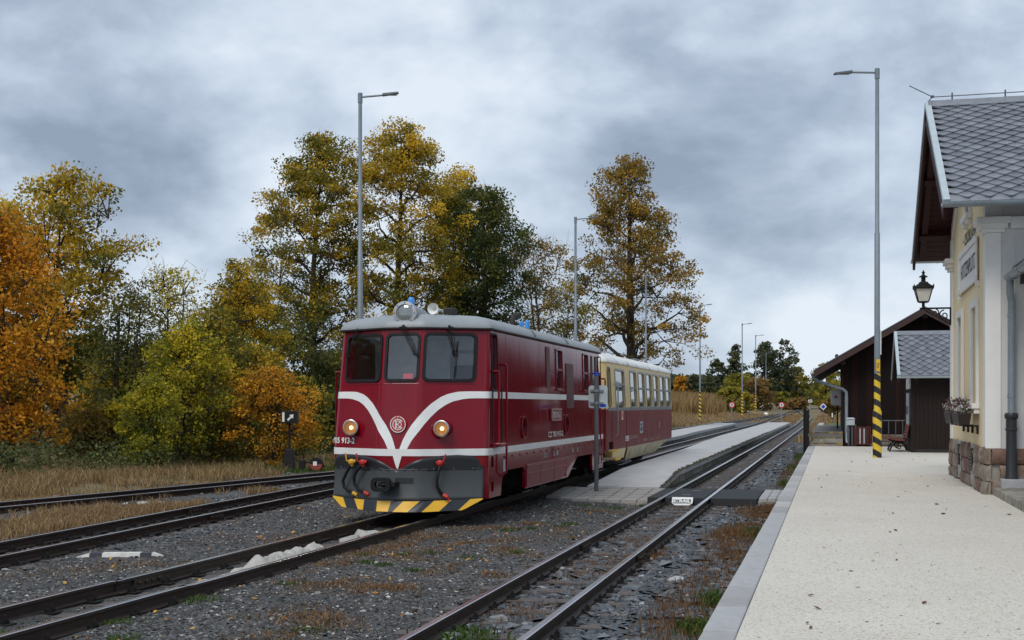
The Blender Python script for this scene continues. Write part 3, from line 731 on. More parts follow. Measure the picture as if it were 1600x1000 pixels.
# front stripes, draped on the nose
def drape(upper, lower, name, matl, parent, off=.004, n=26, fn=S):
    def sample(pl):
        d = [0]
        for a, b in zip(pl[:-1], pl[1:]): d.append(d[-1] + math.hypot(b[0]-a[0], b[1]-a[1]))
        tt = np.linspace(0, d[-1], n); return list(zip(np.interp(tt, d, [p[0] for p in pl]), np.interp(tt, d, [p[1] for p in pl])))
    A, B = sample(upper), sample(lower)
    rows = 3; mb = MB(); vs = []; fs = []
    for a, b in zip(A, B):
        for r in range(rows): 
            t = r/(rows-1); vs.append(fn(a[0]*(1-t)+b[0]*t, a[1]*(1-t)+b[1]*t, off))
    for i in range(n-1):
        for r in range(rows-1): fs.append((i*rows+r, i*rows+r+1, (i+1)*rows+r+1, (i+1)*rows+r))
    mb.add(vs, fs); return mb.build(name, matl, parent)
up = [(1.08, 1.83), (.9, 1.83), (.775, 1.824), (.651, 1.792), (.56, 1.746), (.441, 1.651), (.353, 1.553), (.262, 1.431), (.193, 1.344), (.126, 1.232), (.077, 1.134), (.03, 1.0)]
lo = [(1.08, 1.73), (.93, 1.727), (.842, 1.716), (.718, 1.683), (.627, 1.633), (.537, 1.56), (.449, 1.462), (.362, 1.344), (.291, 1.233), (.206, 1.118), (.145, 1.0)]
for s in (-1, 1):
    drape([(s*x, z) for x, z in up], [(s*x, z) for x, z in lo], 'chevron_stripe', M['white'], loco, .005, 40)
    MB().add([S(0, .915, .0095), S(s*.073, .915, .0095), S(0, .685, .0095)], [(0,1,2)]).build('chevron_tip', M['white'], loco)
# bands right round the body
def band(z0, z1, name, off, ya=None):
    mb = MB(); a = loco_outline(z0, -off); b = loco_outline(z1, -off); n = len(a)
    fs = []
    for j in range(n):
        k = (j+1) % n
        if ya is not None and (a[j].y < ya and a[k].y < ya): continue
        fs.append((j, k, n+k, n+j))
    mb.add(a + b, fs); mb2 = MB(); mb2.v, mb2.f, mb2.m = mb.v, mb.f, mb.m
    return mb2.build(name, M['white'], loco)
band(.90, 1.0, 'waist_band', .006)
# upper band: only along flanks and round the corners to meet the chevron
def upper_band():
    mb = MB(); a = loco_outline(1.73, -.005); b = loco_outline(1.83, -.005); n = len(a); h = n//2
    fs = []
    for j in range(n):
        k = (j+1) % n
        xm = (abs(a[j].x) + abs(a[k].x))/2
        if xm < 1.06: continue
        fs.append((j, k, n+k, n+j))
    mb.add(a + b, fs); return mb.build('upper_band', M['white'], loco)
upper_band()

# front apron (plough) with hazard bands
def A_(x, z, off=0.0):
    q = max(0, (.62 - z)); return S(x, z, .03 + off) + Vector((0, -.42*q*q - .04*q, 0))
ap_top = [(-1.15, .62), (-1.14, .80), (-1.11, .876), (-1.0, .905), (-.8, .908), (-.6, .899), (-.354, .868), (-.19, .80), (0, .682), (.19, .80), (.354, .868), (.6, .905), (.8, .912), (1.0, .90), (1.08, .83), (1.11, .741), (1.14, .62)]
mb = MB(); vs = []; fs = []; nx_ = 60; nz_ = 12
tx = [p[0] for p in ap_top[1:-1]]; tz = [p[1] for p in ap_top[1:-1]]
for i in range(nx_ + 1):
    x = -1.14 + 2.28*i/nx_; zt = float(np.interp(x, tx, tz)); zt = min(zt, .912)
    for j in range(nz_ + 1):
        z = .27 + (zt - .27)*j/nz_; vs.append(A_(x*(1 if z > .5 else 1 + .008*(.5-z)), z))
for i in range(nx_):
    for j in range(nz_): a = i*(nz_+1) + j; fs.append((a, a+nz_+1, a+nz_+2, a+1))
ms = [1 if (k % nz_) >= 9 else 0 for k in range(nx_*nz_)]
mb.add(vs, fs); mb.m = [0]*len(fs)
for q, f_ in enumerate(fs):
    zc = sum(vs[i].z for i in f_)/4; mb.m[q] = 1 if zc > .70 else 0
apron = mb.build('apron', [M['apron'], M['apron_black']], loco, smooth=30)
sol = apron.modifiers.new('solid', 'SOLIDIFY'); sol.thickness = .02; sol.offset = -1
seam = MB(); seam.tube([A_(-1.1 + 2.2*i/30, .705, .004) for i in range(31)], .005, 5); seam.build('seam', M['apron_black'], apron)
for i in range(9): MB().lathe(A_(-1.0 + .25*i, .715, .003), (0, -1, 0), [(0, .014), (.008, .011)], 6).build('rivet', M['darksteel'], apron)
hz = [(-1.14, .285), (-.9, .27), (-.45, .262), (0, .257), (.45, .262), (.9, .272), (1.14, .285)]
hb = [(-1.14, .27), (-.93, .135), (-.45, .118), (0, .11), (.45, .112), (.9, .125), (1.14, .27)]
def ztop(x): return float(np.interp(x, [p[0] for p in hz], [p[1] for p in hz]))
def zbot(x): return float(np.interp(x, [p[0] for p in hb], [p[1] for p in hb]))
edges_t = [-1.14, -.93, -.70, -.50, -.27, -.06, .12, .34, .52, .74, .98, 1.14]
sk = lambda x: -.13*(1 if x > -.2 else (-1 if x < -.6 else 0))
for k in range(len(edges_t) - 1):
    a, b = edges_t[k], edges_t[k+1]; mb = MB(); vs = []; fs = []; n = 6
    def xb(x): 
        if abs(x) > 1.13: return x
        return x + (.10 if x < -.6 else (.0 if x < -.2 else -.14 if x > 0 else -.03))
    for i in range(n + 1):
        t = i/n; xt = a + (b-a)*t; xbt = xb(a)*(1-t) + xb(b)*t
        vs += [A_(xt, ztop(xt), .003), A_(xbt, zbot(xbt), .003)]
    for i in range(n): fs.append((2*i, 2*i+2, 2*i+3, 2*i+1))
    mb.add(vs, fs); o = mb.build('hazard_band', M['yellow'] if k % 2 == 0 else M['blueblack'], apron)
    so = o.modifiers.new('solid', 'SOLIDIFY'); so.thickness = .015; so.offset = -1

# windscreens
for (a, b) in FW:
    fr_ = MB(); lo_ = rrect(a - .018, b + .018, FZ0 - .018, FZ1 + .018, .085); li_ = rrect(a + .022, b - .022, FZ0 + .022, FZ1 - .022, .055)
    nrm = (S((a+b)/2, 2.3, 1) - S((a+b)/2, 2.3, 0))
    fr_.ring([S(x, z, .003) for x, z in lo_], [S(x, z, .003) for x, z in li_], nrm*.016)
    w = fr_.build('windscreen', M['black'], loco)
    MB().add([S(x, z, -.006) for x, z in rrect(a, b, FZ0, FZ1, .07)], [tuple(range(20))]).build('pane', M['glass'], w)
    # pressed panel line under and over the screen
    for zz_ in (FZ0 - .045,): MB().tube([S(a - .02 + (b-a+.04)*i/4, zz_, .002) for i in range(5)], .005, 5).build('crease', M['red'], w)
# cab lining: rear bulkhead, floor, desk
ci = MB(); ci.box((-1.085, 2.04, 1.31), (1.085, 2.09, 2.69)); ci.box((-1.085, .75, 1.305), (1.085, 2.04, 1.33)); ci.box((-1.085, .85, 2.66), (1.085, 2.04, 2.695))
lin = ci.build('cab_lining', M['cabgrey'], loco)
ci = MB(); ci.ring([Vector((x, 2.035, z)) for x, z in rrect(.18, .75, 1.9, 2.5, .08)], [Vector((x, 2.035, z)) for x, z in rrect(.24, .69, 1.96, 2.44, .06)], (0, -.02, 0)); ci.build('bulkhead_window', M['darksteel'], lin)
ci = MB(); ci.box((-.85, .62, 1.34), (.95, .95, 1.9)); ci.build('desk', M['darksteel'], lin, bevel=.02)
MB().add([Vector((-.02, .30, 1.99)), Vector((.13, .30, 1.99)), Vector((.13, .32, 2.09)), Vector((-.02, .32, 2.09))], [(0,1,2,3)]).build('red_card', M['signred'], lin)
st = MB(); st.box((.35, 1.3, 1.34), (.8, 1.7, 1.75)); st.box((.35, 1.65, 1.7), (.8, 1.75, 2.25)); st.build('driver_seat', M['dark'], lin, bevel=.04)

# wipers
for (x, z, tx_, tz_, bl) in ((-.8, 2.74, -.98, 2.35, None), (.0, 2.755, .20, 2.36, None), (.62, 2.755, .73, 2.33, (.745, 2.56, .73, 2.03))):
    wp = MB(); p0 = S(x, z, .04); p1 = S(tx_, tz_, .05)
    wp.tube([p0, p1], .007, 6); wp.tube([p0 + Vector((.035, 0, 0)), p1 + Vector((.02, 0, 0))], .006, 6); wp.tube([p0 - Vector((.035, 0, .01)), p1 - Vector((.02, 0, -.01))], .006, 6)
    wp.lathe(S(x, z + .01, 0), S(x, z, 1) - S(x, z, 0), [(0, .035), (.03, .035), (.05, .02)], 10); wp.box(tuple(p0 + Vector((-.055, -.012, -.012))), tuple(p0 + Vector((.055, .012, .012))))
    if bl: wp.tube([S(bl[0], bl[1], .032), S(bl[2], bl[3], .032)], .008, 6)
    else: wp.tube([p1 + Vector((-.02, 0, -.01)), p1 + Vector((.05, 0, .0))], .012, 6)
    wp.build('wiper', M['black'], loco)

# headlights
for (x, z) in ((-.80, 1.30), (.625, 1.293)):
    c = S(x, z, 0); 
    h = MB(); h.lathe((c.x, c.y + .12, z), (0, -1, 0), [(0, .118), (.10, .118), (.24, .115), (.25, .108), (.24, .101), (.15, .1)], 28, cap=False); hl = h.build('headlight', M['red'], loco, smooth=40)
    h = MB(); h.lathe((c.x, c.y - .125, z), (0, -1, 0), [(0, .118), (.008, .122), (.028, .12), (.034, .108), (.034, .1), (.01, .098)], 28, cap=False); h.build('rim', M['chrome'], hl, smooth=40)
    h = MB(); h.lathe((c.x, c.y - .124, z), (0, -1, 0), [(-.06, .01), (-.05, .05), (-.03, .08), (.0, .1)], 24, cap=False); h.build('reflector', M['warm_refl'], hl, smooth=60)
    b = MB(); b.lathe((c.x, c.y - .08, z), (0, -1, 0), [(0, .012), (.02, .026), (.04, .026), (.056, .008)], 12); b.build('bulb', M['warm'], hl, smooth=60)
    h = MB(); h.lathe((c.x, c.y - .128, z), (0, -1, 0), [(0, .1), (.01, .085), (.016, .05), (.018, .001)], 24, cap=False); h.build('lens', M['lenswarm'], hl, smooth=60)
# roof headlight with fairing, beacon and horns
h = MB(); h.lathe((0, .75, 2.955), (0, -1, .04), [(-.85, .02), (-.35, .13), (.0, .15), (.30, .155), (.34, .172), (.42, .172), (.43, .15)], 28); rl = h.build('roof_headlight', M['roof_grey'], loco, smooth=40)
h = MB(); h.lathe((0, .34, 2.972), (0, -1, .04), [(-.01, .178), (.03, .176), (.035, .13), (-.0, .125)], 28, cap=False); h.build('rim', M['chrome'], rl, smooth=40)
for k in range(8):
    a = 2*PI*k/8; MB().cyl((.153*math.cos(a), .34, 2.972 + .153*math.sin(a)), (.153*math.cos(a), .298, 2.972 + .153*math.sin(a)), .01, n=6).build('bolt', M['darksteel'], rl)
h = MB(); h.lathe((0, .335, 2.972), (0, -1, .04), [(-.12, .01), (-.1, .07), (-.05, .11), (.0, .13)], 24, cap=False); h.build('reflector', M['chrome'], rl, smooth=60)
h = MB(); h.lathe((0, .325, 2.972), (0, -1, .04), [(0, .13), (.016, .1), (.026, .05), (.028, .001)], 24, cap=False); h.build('lens', M['lens'], rl, smooth=60)
MB().lathe((0, .62, 3.09), (0, 0, 1), [(0, .05), (.11, .05), (.14, .03)], 12).build('beacon', M['blue'], rl, smooth=40)
for (x, y, z, r, m_) in ((-.17, .9, 3.04, .065, 'darksteel'), (.33, .75, 3.055, .085, 'white')):
    h = MB(); h.lathe((x, y, z), (0, -1, 0), [(-.35, .02), (-.12, .025), (.0, .04), (.06, .06), (.1, r), (.11, r), (.09, r*.75), (.02, .03), (0, .004)], 18, cap=False); h.cyl((x, y + .1, z), (x, y + .1, 2.9), .02, n=8); h.build('horn', M[m_], roof, smooth=40)
MB().box((.4, .95, 2.97), (.56, 1.15, 3.09)).build('horn_valve', M['dark'], roof, bevel=.02)

# maker's emblem (ringed monogram)
c0 = S(0, 1.353, 0)
e_ = MB(); e_.lathe((0, .0, 1.353) , (0, -1, .0), [(-.01 , .118), (.035, .118), (.042, .11)], 32); 
emb = e_.build('emblem', mat('emblem_red', (.42, .012, .018), .35), loco, smooth=40); emb.location = (0, plan(0) + rake(1.353), 0)
def arc(r, a0, a1, w, y, n=24, cx=0, cz=1.353, kx=1):
    mb = MB(); A = [R(a0 + (a1-a0)*i/n) for i in range(n+1)]
    vs = []; 
    for a in A: vs += [Vector((cx + kx*(r-w/2)*math.cos(a), y, cz + (r-w/2)*math.sin(a))), Vector((cx + kx*(r+w/2)*math.cos(a), y, cz + (r+w/2)*math.sin(a)))]
    mb.add(vs, [(2*i, 2*i+1, 2*i+3, 2*i+2) for i in range(n)]); return mb
def stroke(p, q, w, y):
    a = Vector((p[0], 0, p[1])); b = Vector((q[0], 0, q[1])); d = (b - a).normalized(); nrm = Vector((-d.z, 0, d.x))*w/2
    o = Vector((0, y, 1.353)); return MB().add([a+nrm+o, a-nrm+o, b-nrm+o, b+nrm+o], [(0,1,2,3)])
mk = MB()
for q in (arc(.113, 105, 435, .012, -.0435), arc(.076, 30, 330, .012, -.0435), arc(.05, -90, 90, .011, -.0438, cx=.002), stroke((-.018, .05), (.002, .05), .011, -.0438), stroke((-.018, -.05), (.002, -.05), .011, -.0438), stroke((-.018, .054), (-.018, -.054), .012, -.0438),
          stroke((-.036, .062), (-.036, -.062), .011, -.0436), stroke((-.036, .0), (.0, .0), .01, -.0437), stroke((.0, 0), (.045, .055), .011, -.0437), stroke((.0, 0), (.045, -.055), .011, -.0437), stroke((-.016, .12), (0, .104), .01, -.0437), stroke((.016, .12), (0, .104), .01, -.0437)):
    mk.add(q.v, q.f)
mk.build('monogram', M['white'], emb)
text_obj('number', '705 913-2', M['white'], loco, lambda a, b: (S(-1.235 + a, 1.06 + b, .006) if -1.235 + a > -1.1 else Vector((max(-1.207, -1.235 + a), plan(1.1) + max(0, (-1.1 + 1.235 - a))*.8 + rake(1.06) - .008, 1.06 + b))), .09, .47, bold=.03)

# air hoses with valves
for (vx, vz, m_, pth) in ((-.72, .80, 'hoseyellow', [(-.72, .76), (-.79, .64), (-.855, .52), (-.85, .43), (-.78, .38), (-.70, .35)]), (-.50, .80, 'hosered', [(-.50, .76), (-.58, .68), (-.635, .58), (-.64, .48), (-.58, .40), (-.47, .37)]), (.565, .80, 'hosered', [(.565, .76), (.535, .66), (.52, .56), (.535, .46), (.58, .39), (.625, .345)])):
    hs = MB(); P = [A_(x, z, .07 + .03*math.sin(i)) for i, (x, z) in enumerate(pth)]; 
    hs.tube(P, .024, 8); ho = hs.build('air_hose', M['black'], loco, smooth=60)
    vv = MB(); c = A_(vx, vz, .06); vv.lathe(c + Vector((0, .08, 0)), (0, -1, 0), [(0, .03), (.06, .03), (.07, .045), (.11, .045), (.13, .02)], 10); vv.cyl(c + Vector((0, 0, .0)), c + Vector((0, 0, -.06)), .03, n=8)
    vv.tube([c + Vector((-.0, -.02, 0)), c + Vector((-.07 if vx < 0 else .06, -.03, .02)), c + Vector((-.09 if vx < 0 else .09, -.02, .13))], .012, 6); vv.cyl(c + Vector((-.05, 0, .0)), c + Vector((.06, 0, .012)), .026, n=8)
    vv.build('valve', M[m_], ho, smooth=40)
    en = MB(); en.cyl(P[-1], P[-1] + Vector((.07, -.01, -.03)), .033, .026, n=8); en.cyl(P[-1] + Vector((.06, 0, -.02)), P[-1] + Vector((.08, 0, -.09)), .014, n=6); en.build('coupling_head', M[m_], ho)
# centre coupler and its slot
MB().add([A_(-.02, .505, .004), A_(.255, .505, .004), A_(.255, .59, .004), A_(-.02, .59, .004)], [(0,1,2,3)]).build('coupler_slot', M['apron_black'], loco)
cp = MB(); cc = A_(-.16, .50, 0)
lo_ = rrect(-.15, .14, -.10, .10, .07); li_ = rrect(-.09, .08, -.045, .045, .04)
cp.ring([cc + Vector((x, -.14, z)) for x, z in lo_], [cc + Vector((x, -.14, z)) for x, z in li_], (0, -.09, 0)); cp.box(tuple(cc + Vector((-.05, -.2, -.03))), tuple(cc + Vector((.2, .05, .03)))); cp.tube([cc + Vector((-.05, -.18, -.0)), cc + Vector((.05, -.2, 0)), cc + Vector((.14, -.18, .0))], .026, 8); cp.tube([cc + Vector((.03, -.15, -.1)), cc + Vector((.06, -.16, -.15)), cc + Vector((.11, -.15, -.14)), cc + Vector((.12, -.14, -.09))], .006, 5)
cp.build('coupler', M['black'], loco, bevel=.012)

# flank details
def side_frame(y0, y1, z0, z1, r, s, name, fm, gm, depth=.014, w=.022, mid=None, parent=loco, hwf=hw_at, glx=-.03):
    off = hwf((z0+z1)/2)
    lo_ = rrect(y0 - w, y1 + w, z0 - w, z1 + w, r + w, 3); li_ = rrect(y0 + .006, y1 - .006, z0 + .006, z1 - .006, r, 3)
    f_ = MB(); f_.ring([Vector((s*(hwf(z) + .002), y, z)) for y, z in lo_], [Vector((s*(hwf(z) + .002), y, z)) for y, z in li_], (s*depth, 0, 0))
    if mid: f_.box((min(s*(off-.03), s*(off+.01)), y0, mid - .022), (max(s*(off-.03), s*(off+.01)), y1, mid + .022))
    w_ = f_.build(name, fm, parent)
    lp = rrect(y0, y1, z0, z1, r, 3)
    MB().add([Vector((s*(hwf(z) + glx), y, z)) for y, z in lp], [tuple(range(len(lp)))]).build('pane', gm, w_)
    return w_
for s in (1, -1):
    for i, (y0, y1, z0, z1, r) in enumerate(SW):
        w_ = side_frame(y0, y1, z0, z1, r, s, 'window', M['black'] if i in (0, 3) else M['red'], M['glassdark'], w=.02, mid=2.28 if i in (1, 2) else None)
        if i in (1, 2): MB().box((min(s*1.17, s*1.225), y0 - .03, z0 - .05), (max(s*1.17, s*1.225), y1 + .03, z0 - .02)).build('sill', M['red'], w_)
    for (y0, y1, z0, z1, m_) in ((4.56, 4.84, 1.94, 2.66, 'red_dusty'), (6.28, 6.95, 1.57, 2.42, 'red_dusty')):
        pn = MB(); pn.hexa([(s*1.15, y0, z0), (s*(hw_at(z0)+.014), y0, z0), (s*(hw_at(z0)+.014), y1, z0), (s*1.15, y1, z0), (s*1.1, y0, z1), (s*(hw_at(z1)+.014), y0, z1), (s*(hw_at(z1)+.014), y1, z1), (s*1.1, y1, z1)])
        po = pn.build('cover_panel', mat('panel_dull_red', (.10, .03, .032), .6, var=.15) if 'panel_dull_red' not in bpy.data.materials else bpy.data.materials['panel_dull_red'], loco, bevel=.005)
        for k in range(5):
            for y in (y0 + .03, y1 - .03): MB().lathe((s*(hw_at(z0 + (z1-z0)*(k+.5)/5) + .012), y, z0 + (z1-z0)*(k+.5)/5), (s, 0, 0), [(0, .012), (.008, .008)], 6).build('rivet', M['red_dusty'], po)
    MB().box((min(s*1.15, s*(hw_at(2.5)+.004)), 4.64, 2.34), (max(s*1.15, s*(hw_at(2.5)+.004)), 4.76, 2.6)).build('slot', M['dark'], loco)
    for y in (8.86, 9.3): # narrow upright grilles by the rear door
        g_ = MB(); g_.hexa([(s*1.1, y, 1.98), (s*(hw_at(1.98)+.006), y, 1.98), (s*(hw_at(1.98)+.006), y+.2, 1.98), (s*1.1, y+.2, 1.98), (s*1.1, y, 2.66), (s*(hw_at(2.66)+.006), y, 2.66), (s*(hw_at(2.66)+.006), y+.2, 2.66), (s*1.1, y+.2, 2.66)]); g_.build('grille', M['dark'], loco)
    for yc in (2.78, 6.2):
        lo_ = ellipse(yc, 1.27, .195, .185); li_ = ellipse(yc, 1.27, .16, .155)
        p_ = MB(); p_.ring([Vector((s*1.202, y, z)) for y, z in lo_], [Vector((s*1.202, y, z)) for y, z in li_], (s*.02, 0, 0)); p_ = p_.build('porthole', M['red'], loco)
        MB().add([Vector((s*1.17, y, z)) for y, z in ellipse(yc, 1.27, .17, .165)], [tuple(range(20))]).build('pane', M['glassdark'], p_)
    # doors: frame lines, grab rails, step
    for yd in (.82, 9.35):
        d_ = MB()
        for y in (yd, yd + .54): d_.box((min(s*1.19, s*1.206), y - .008, .98), (max(s*1.19, s*1.206), y + .008, 1.9)); 
        d_.build('door_seam', M['dark'], loco)
    for (y, za, zb) in ((.86, 1.06, 2.13), (1.32, .62, 2.24), (9.4, .9, 2.3), (9.98, .62, 2.2)):
        g_ = MB(); x = s*1.205; x2 = s*1.28
        g_.tube([(s*(hw_at(zb) - .02), y + .02, zb), (x2, y - .04, zb), (x2, y, zb - .05), (x2, y, za + .05), (x2, y, za), (x, y - .05, za - .06)], .017, 8); g_.build('grab_rail', M['red'], loco, smooth=50)
    MB().box((min(s*1.19, s*1.32), .80, 1.03), (max(s*1.19, s*1.32), 1.16, 1.07)).build('step', M['red'], loco, bevel=.01)
    pl_ = MB(); pl_.box((min(s*1.19, s*1.225), 4.8, 1.36), (max(s*1.19, s*1.225), 5.62, 1.56)); pl_ = pl_.build('number_plate', M['red_dusty'], loco, bevel=.01)
    fr_ = MB(); fr_.ring([Vector((s*1.222, y, z)) for y, z in rrect(4.79, 5.63, 1.35, 1.57, .03)], [Vector((s*1.222, y, z)) for y, z in rrect(4.82, 5.6, 1.375, 1.545, .03)], (s*.014, 0, 0)); fr_.build('rim', mat('plate_rim', (.4, .25, .24), .4) if 'plate_rim' not in bpy.data.materials else bpy.data.materials['plate_rim'], pl_)
    text_obj('number', '705 913-2', M['white'], pl_, (lambda a, b: Vector((1.227, 4.88 + a, 1.40 + b))) if s > 0 else (lambda a, b: Vector((-1.227, 5.54 - a, 1.40 + b))), .115, .66)
    text_obj('lettering', 'CZ 705 913-2', M['white'], loco, (lambda a, b: Vector((1.206, 4.6 + a, 1.06 + b))) if s > 0 else (lambda a, b: Vector((-1.206, 5.9 - a, 1.06 + b))), .10, 1.28)
    for (y0, t) in ((4.2, '32 t'), (5.05, 'B'), (5.3, '1'), (6.7, '26'), (7.2, '8')):
        text_obj('lettering', t, M['plategrey'], loco, (lambda a, b, y0=y0: Vector((1.205, y0 + a, .72 + b))) if s > 0 else (lambda a, b, y0=y0: Vector((-1.205, y0 - a, .72 + b))), .08, .05 + .07*len(t))
    lb = MB(); lb.box((min(s*1.19, s*1.206), 1.42, .62), (max(s*1.19, s*1.206), 1.62, .80)); lb.build('data_plate', M['plategrey'], loco)
    # pressed ribs and bolts of the skirt
    for z in (.5, .62):
        MB().box((min(s*1.19, s*1.214), 3.0, z - .012), (max(s*1.19, s*1.222), 6.2 + (z - .5)*2, z + .012)).build('skirt_rib', M['red_dusty'], loco, bevel=.006)
    for k in range(16):
        y = 1.5 + k*.5; MB().lathe((s*1.2, y, .84), (s, 0, 0), [(0, .018), (.014, .014)], 6).build('bolt', M['red_dusty'], loco)
    for y in (3.95, 5.05, 6.1): MB().box((min(s*1.19, s*1.21), y - .012, .3), (max(s*1.19, s*1.22), y + .012, .64)).build('skirt_rib', M['red_dusty'], loco)
for s in (-1, 1):
    for y in (1.72, 4.05, 7.35): MB().hexa([(s*1.15, y-.004, 1.0), (s*1.2015, y-.004, 1.0), (s*1.2015, y+.004, 1.0), (s*1.15, y+.004, 1.0), (s*1.1, y-.004, 2.74), (s*(hw_at(2.74)+.0015), y-.004, 2.74), (s*(hw_at(2.74)+.0015), y+.004, 2.74), (s*1.1, y+.004, 2.74)]).build('panel_seam', M['red_dusty'], loco)
for s in (-1, 1):   # belly panel below the waist, proud of the flank
    x0, x1 = s*1.2005, s*1.216
    MB().loft([[Vector((x, y, z)) for y, z in ((2.93, .285), (5.72, .285), (5.98, .33), (7.02, .66), (2.93, .66))] for x in (x0, x1)]).build('belly_panel', M['red_dusty'], loco, bevel=.006)
for s in (-1, 1):
    for y in (.66, 9.48): MB().box((min(s*1.06, s*1.09), y, .3), (max(s*1.06, s*1.09), y + (.24 if y < 5 else .6), .92)).build('pocket_shade', M['dark'], loco)  # dark plates stand in for the shade inside the square flank holes
# running gear
def wheel(parent, x, y, r=.36):
    s = 1 if x > 0 else -1
    mb = MB(); mb.lathe((x, y, r), (s, 0, 0), [(-.09, r + .025), (-.06, r + .025), (-.055, r), (.05, r - .006), (.055, r*.8), (.02, r*.75), (.03, r*.3), (.09, r*.25), (.09, .05)], 24); return mb.build('wheel', M['dark'], parent, smooth=35)
for yc in (2.05, 8.05):
    bg = MB()
    for s in (-1, 1):
        bg.box((s*.62 - .05, yc - 1.15, .36), (s*.62 + .05, yc + 1.15, .52)); bg.box((s*.62 - .08, yc - .2, .2), (s*.62 + .08, yc + .2, .36))
        for dy in (-.62, .62): bg.box((s*.64 - .1, yc + dy - .14, .24), (s*.64 + .1, yc + dy + .14, .46)); bg.cyl((s*.66, yc + dy, .46), (s*.66, yc + dy, .62), .07, n=10)
    bg.box((-.6, yc - .25, .3), (.6, yc + .25, .55))
    bo = bg.build('bogie', M['dark'], loco)
    for dy in (-.62, .62):
        for x in (-.4, .4): wheel(bo, x, yc + dy)
        MB().cyl((-.4, yc + dy, .36), (.4, yc + dy, .36), .06, n=10).build('axle', M['dark'], bo)
MB().box((-.8, 3.4, .24), (.8, 6.4, .84)).build('fuel_tank', M['dark'], loco, bevel=.05)
MB().box((-.55, 1.02, .5), (.55, LL - 1.02, .855)).build('underframe', M['dark'], loco)  # plain frame block, added to darken the inside of the belly
for y in (1.02, 3.15, 6.9, 9.3): MB().box((-1.12, y, .3), (1.12, y + .06, .855)).build('blackout_plate', M['dark'], loco)  # added plates that stop light slits showing through the underside

# ------------------------------------------------------------------ coach
CLN = 11.95
coach = thing('passenger_coach', 'cream and dark red railway coach behind the locomotive', 'railway coach', (-6.05, 28.15, 0))
def crect(z, hw=1.2, inset=0.0, r=.18):
    pts = rrect(-hw + inset, hw - inset, 0 + inset, CLN - inset, r, 5); return [Vector((x, y, z)) for x, y in pts]
def chw(z): return 1.2 - .05*max(0, (z - 1.55))/1.05
CW = [(3.47, 4.44), (4.89, 5.93), (6.31, 7.31), (7.72, 8.67), (9.1, 10.13), (10.44, 11.54)]
cz0, cz1 = 1.59, 2.46
lower = MB().loft([crect(.61), crect(1.535)]).build('lower_body', M['coach_red'], coach)
upper = MB().loft([crect(1.535), crect(1.56, 1.2), crect(2.62, 1.15)]).build('upper_body', M['cream'], coach)
inner_l = MB().box((-1.13, .1, .7), (1.13, CLN - .1, 1.6)); inner_u = MB().box((-1.08, .1, 1.5), (1.08, CLN - .1, 2.56))
wcut = MB()
for s in (-1, 1):
    for (y0, y1) in CW + [(1.22, 2.52)]:
        lp = rrect(y0, y1, cz0 - (.02 if y0 < 2 else 0), cz1 - (.02 if y0 < 2 else 0), .06, 3); wcut.loft([[Vector((s*1.4, y, z)) for y, z in lp], [Vector((s*.95, y, z)) for y, z in lp]])
    lp = rrect(.18, .52, 1.62, 2.46, .08, 3); wcut.loft([[Vector((s*1.4, y, z)) for y, z in lp], [Vector((s*.95, y, z)) for y, z in lp]])
    
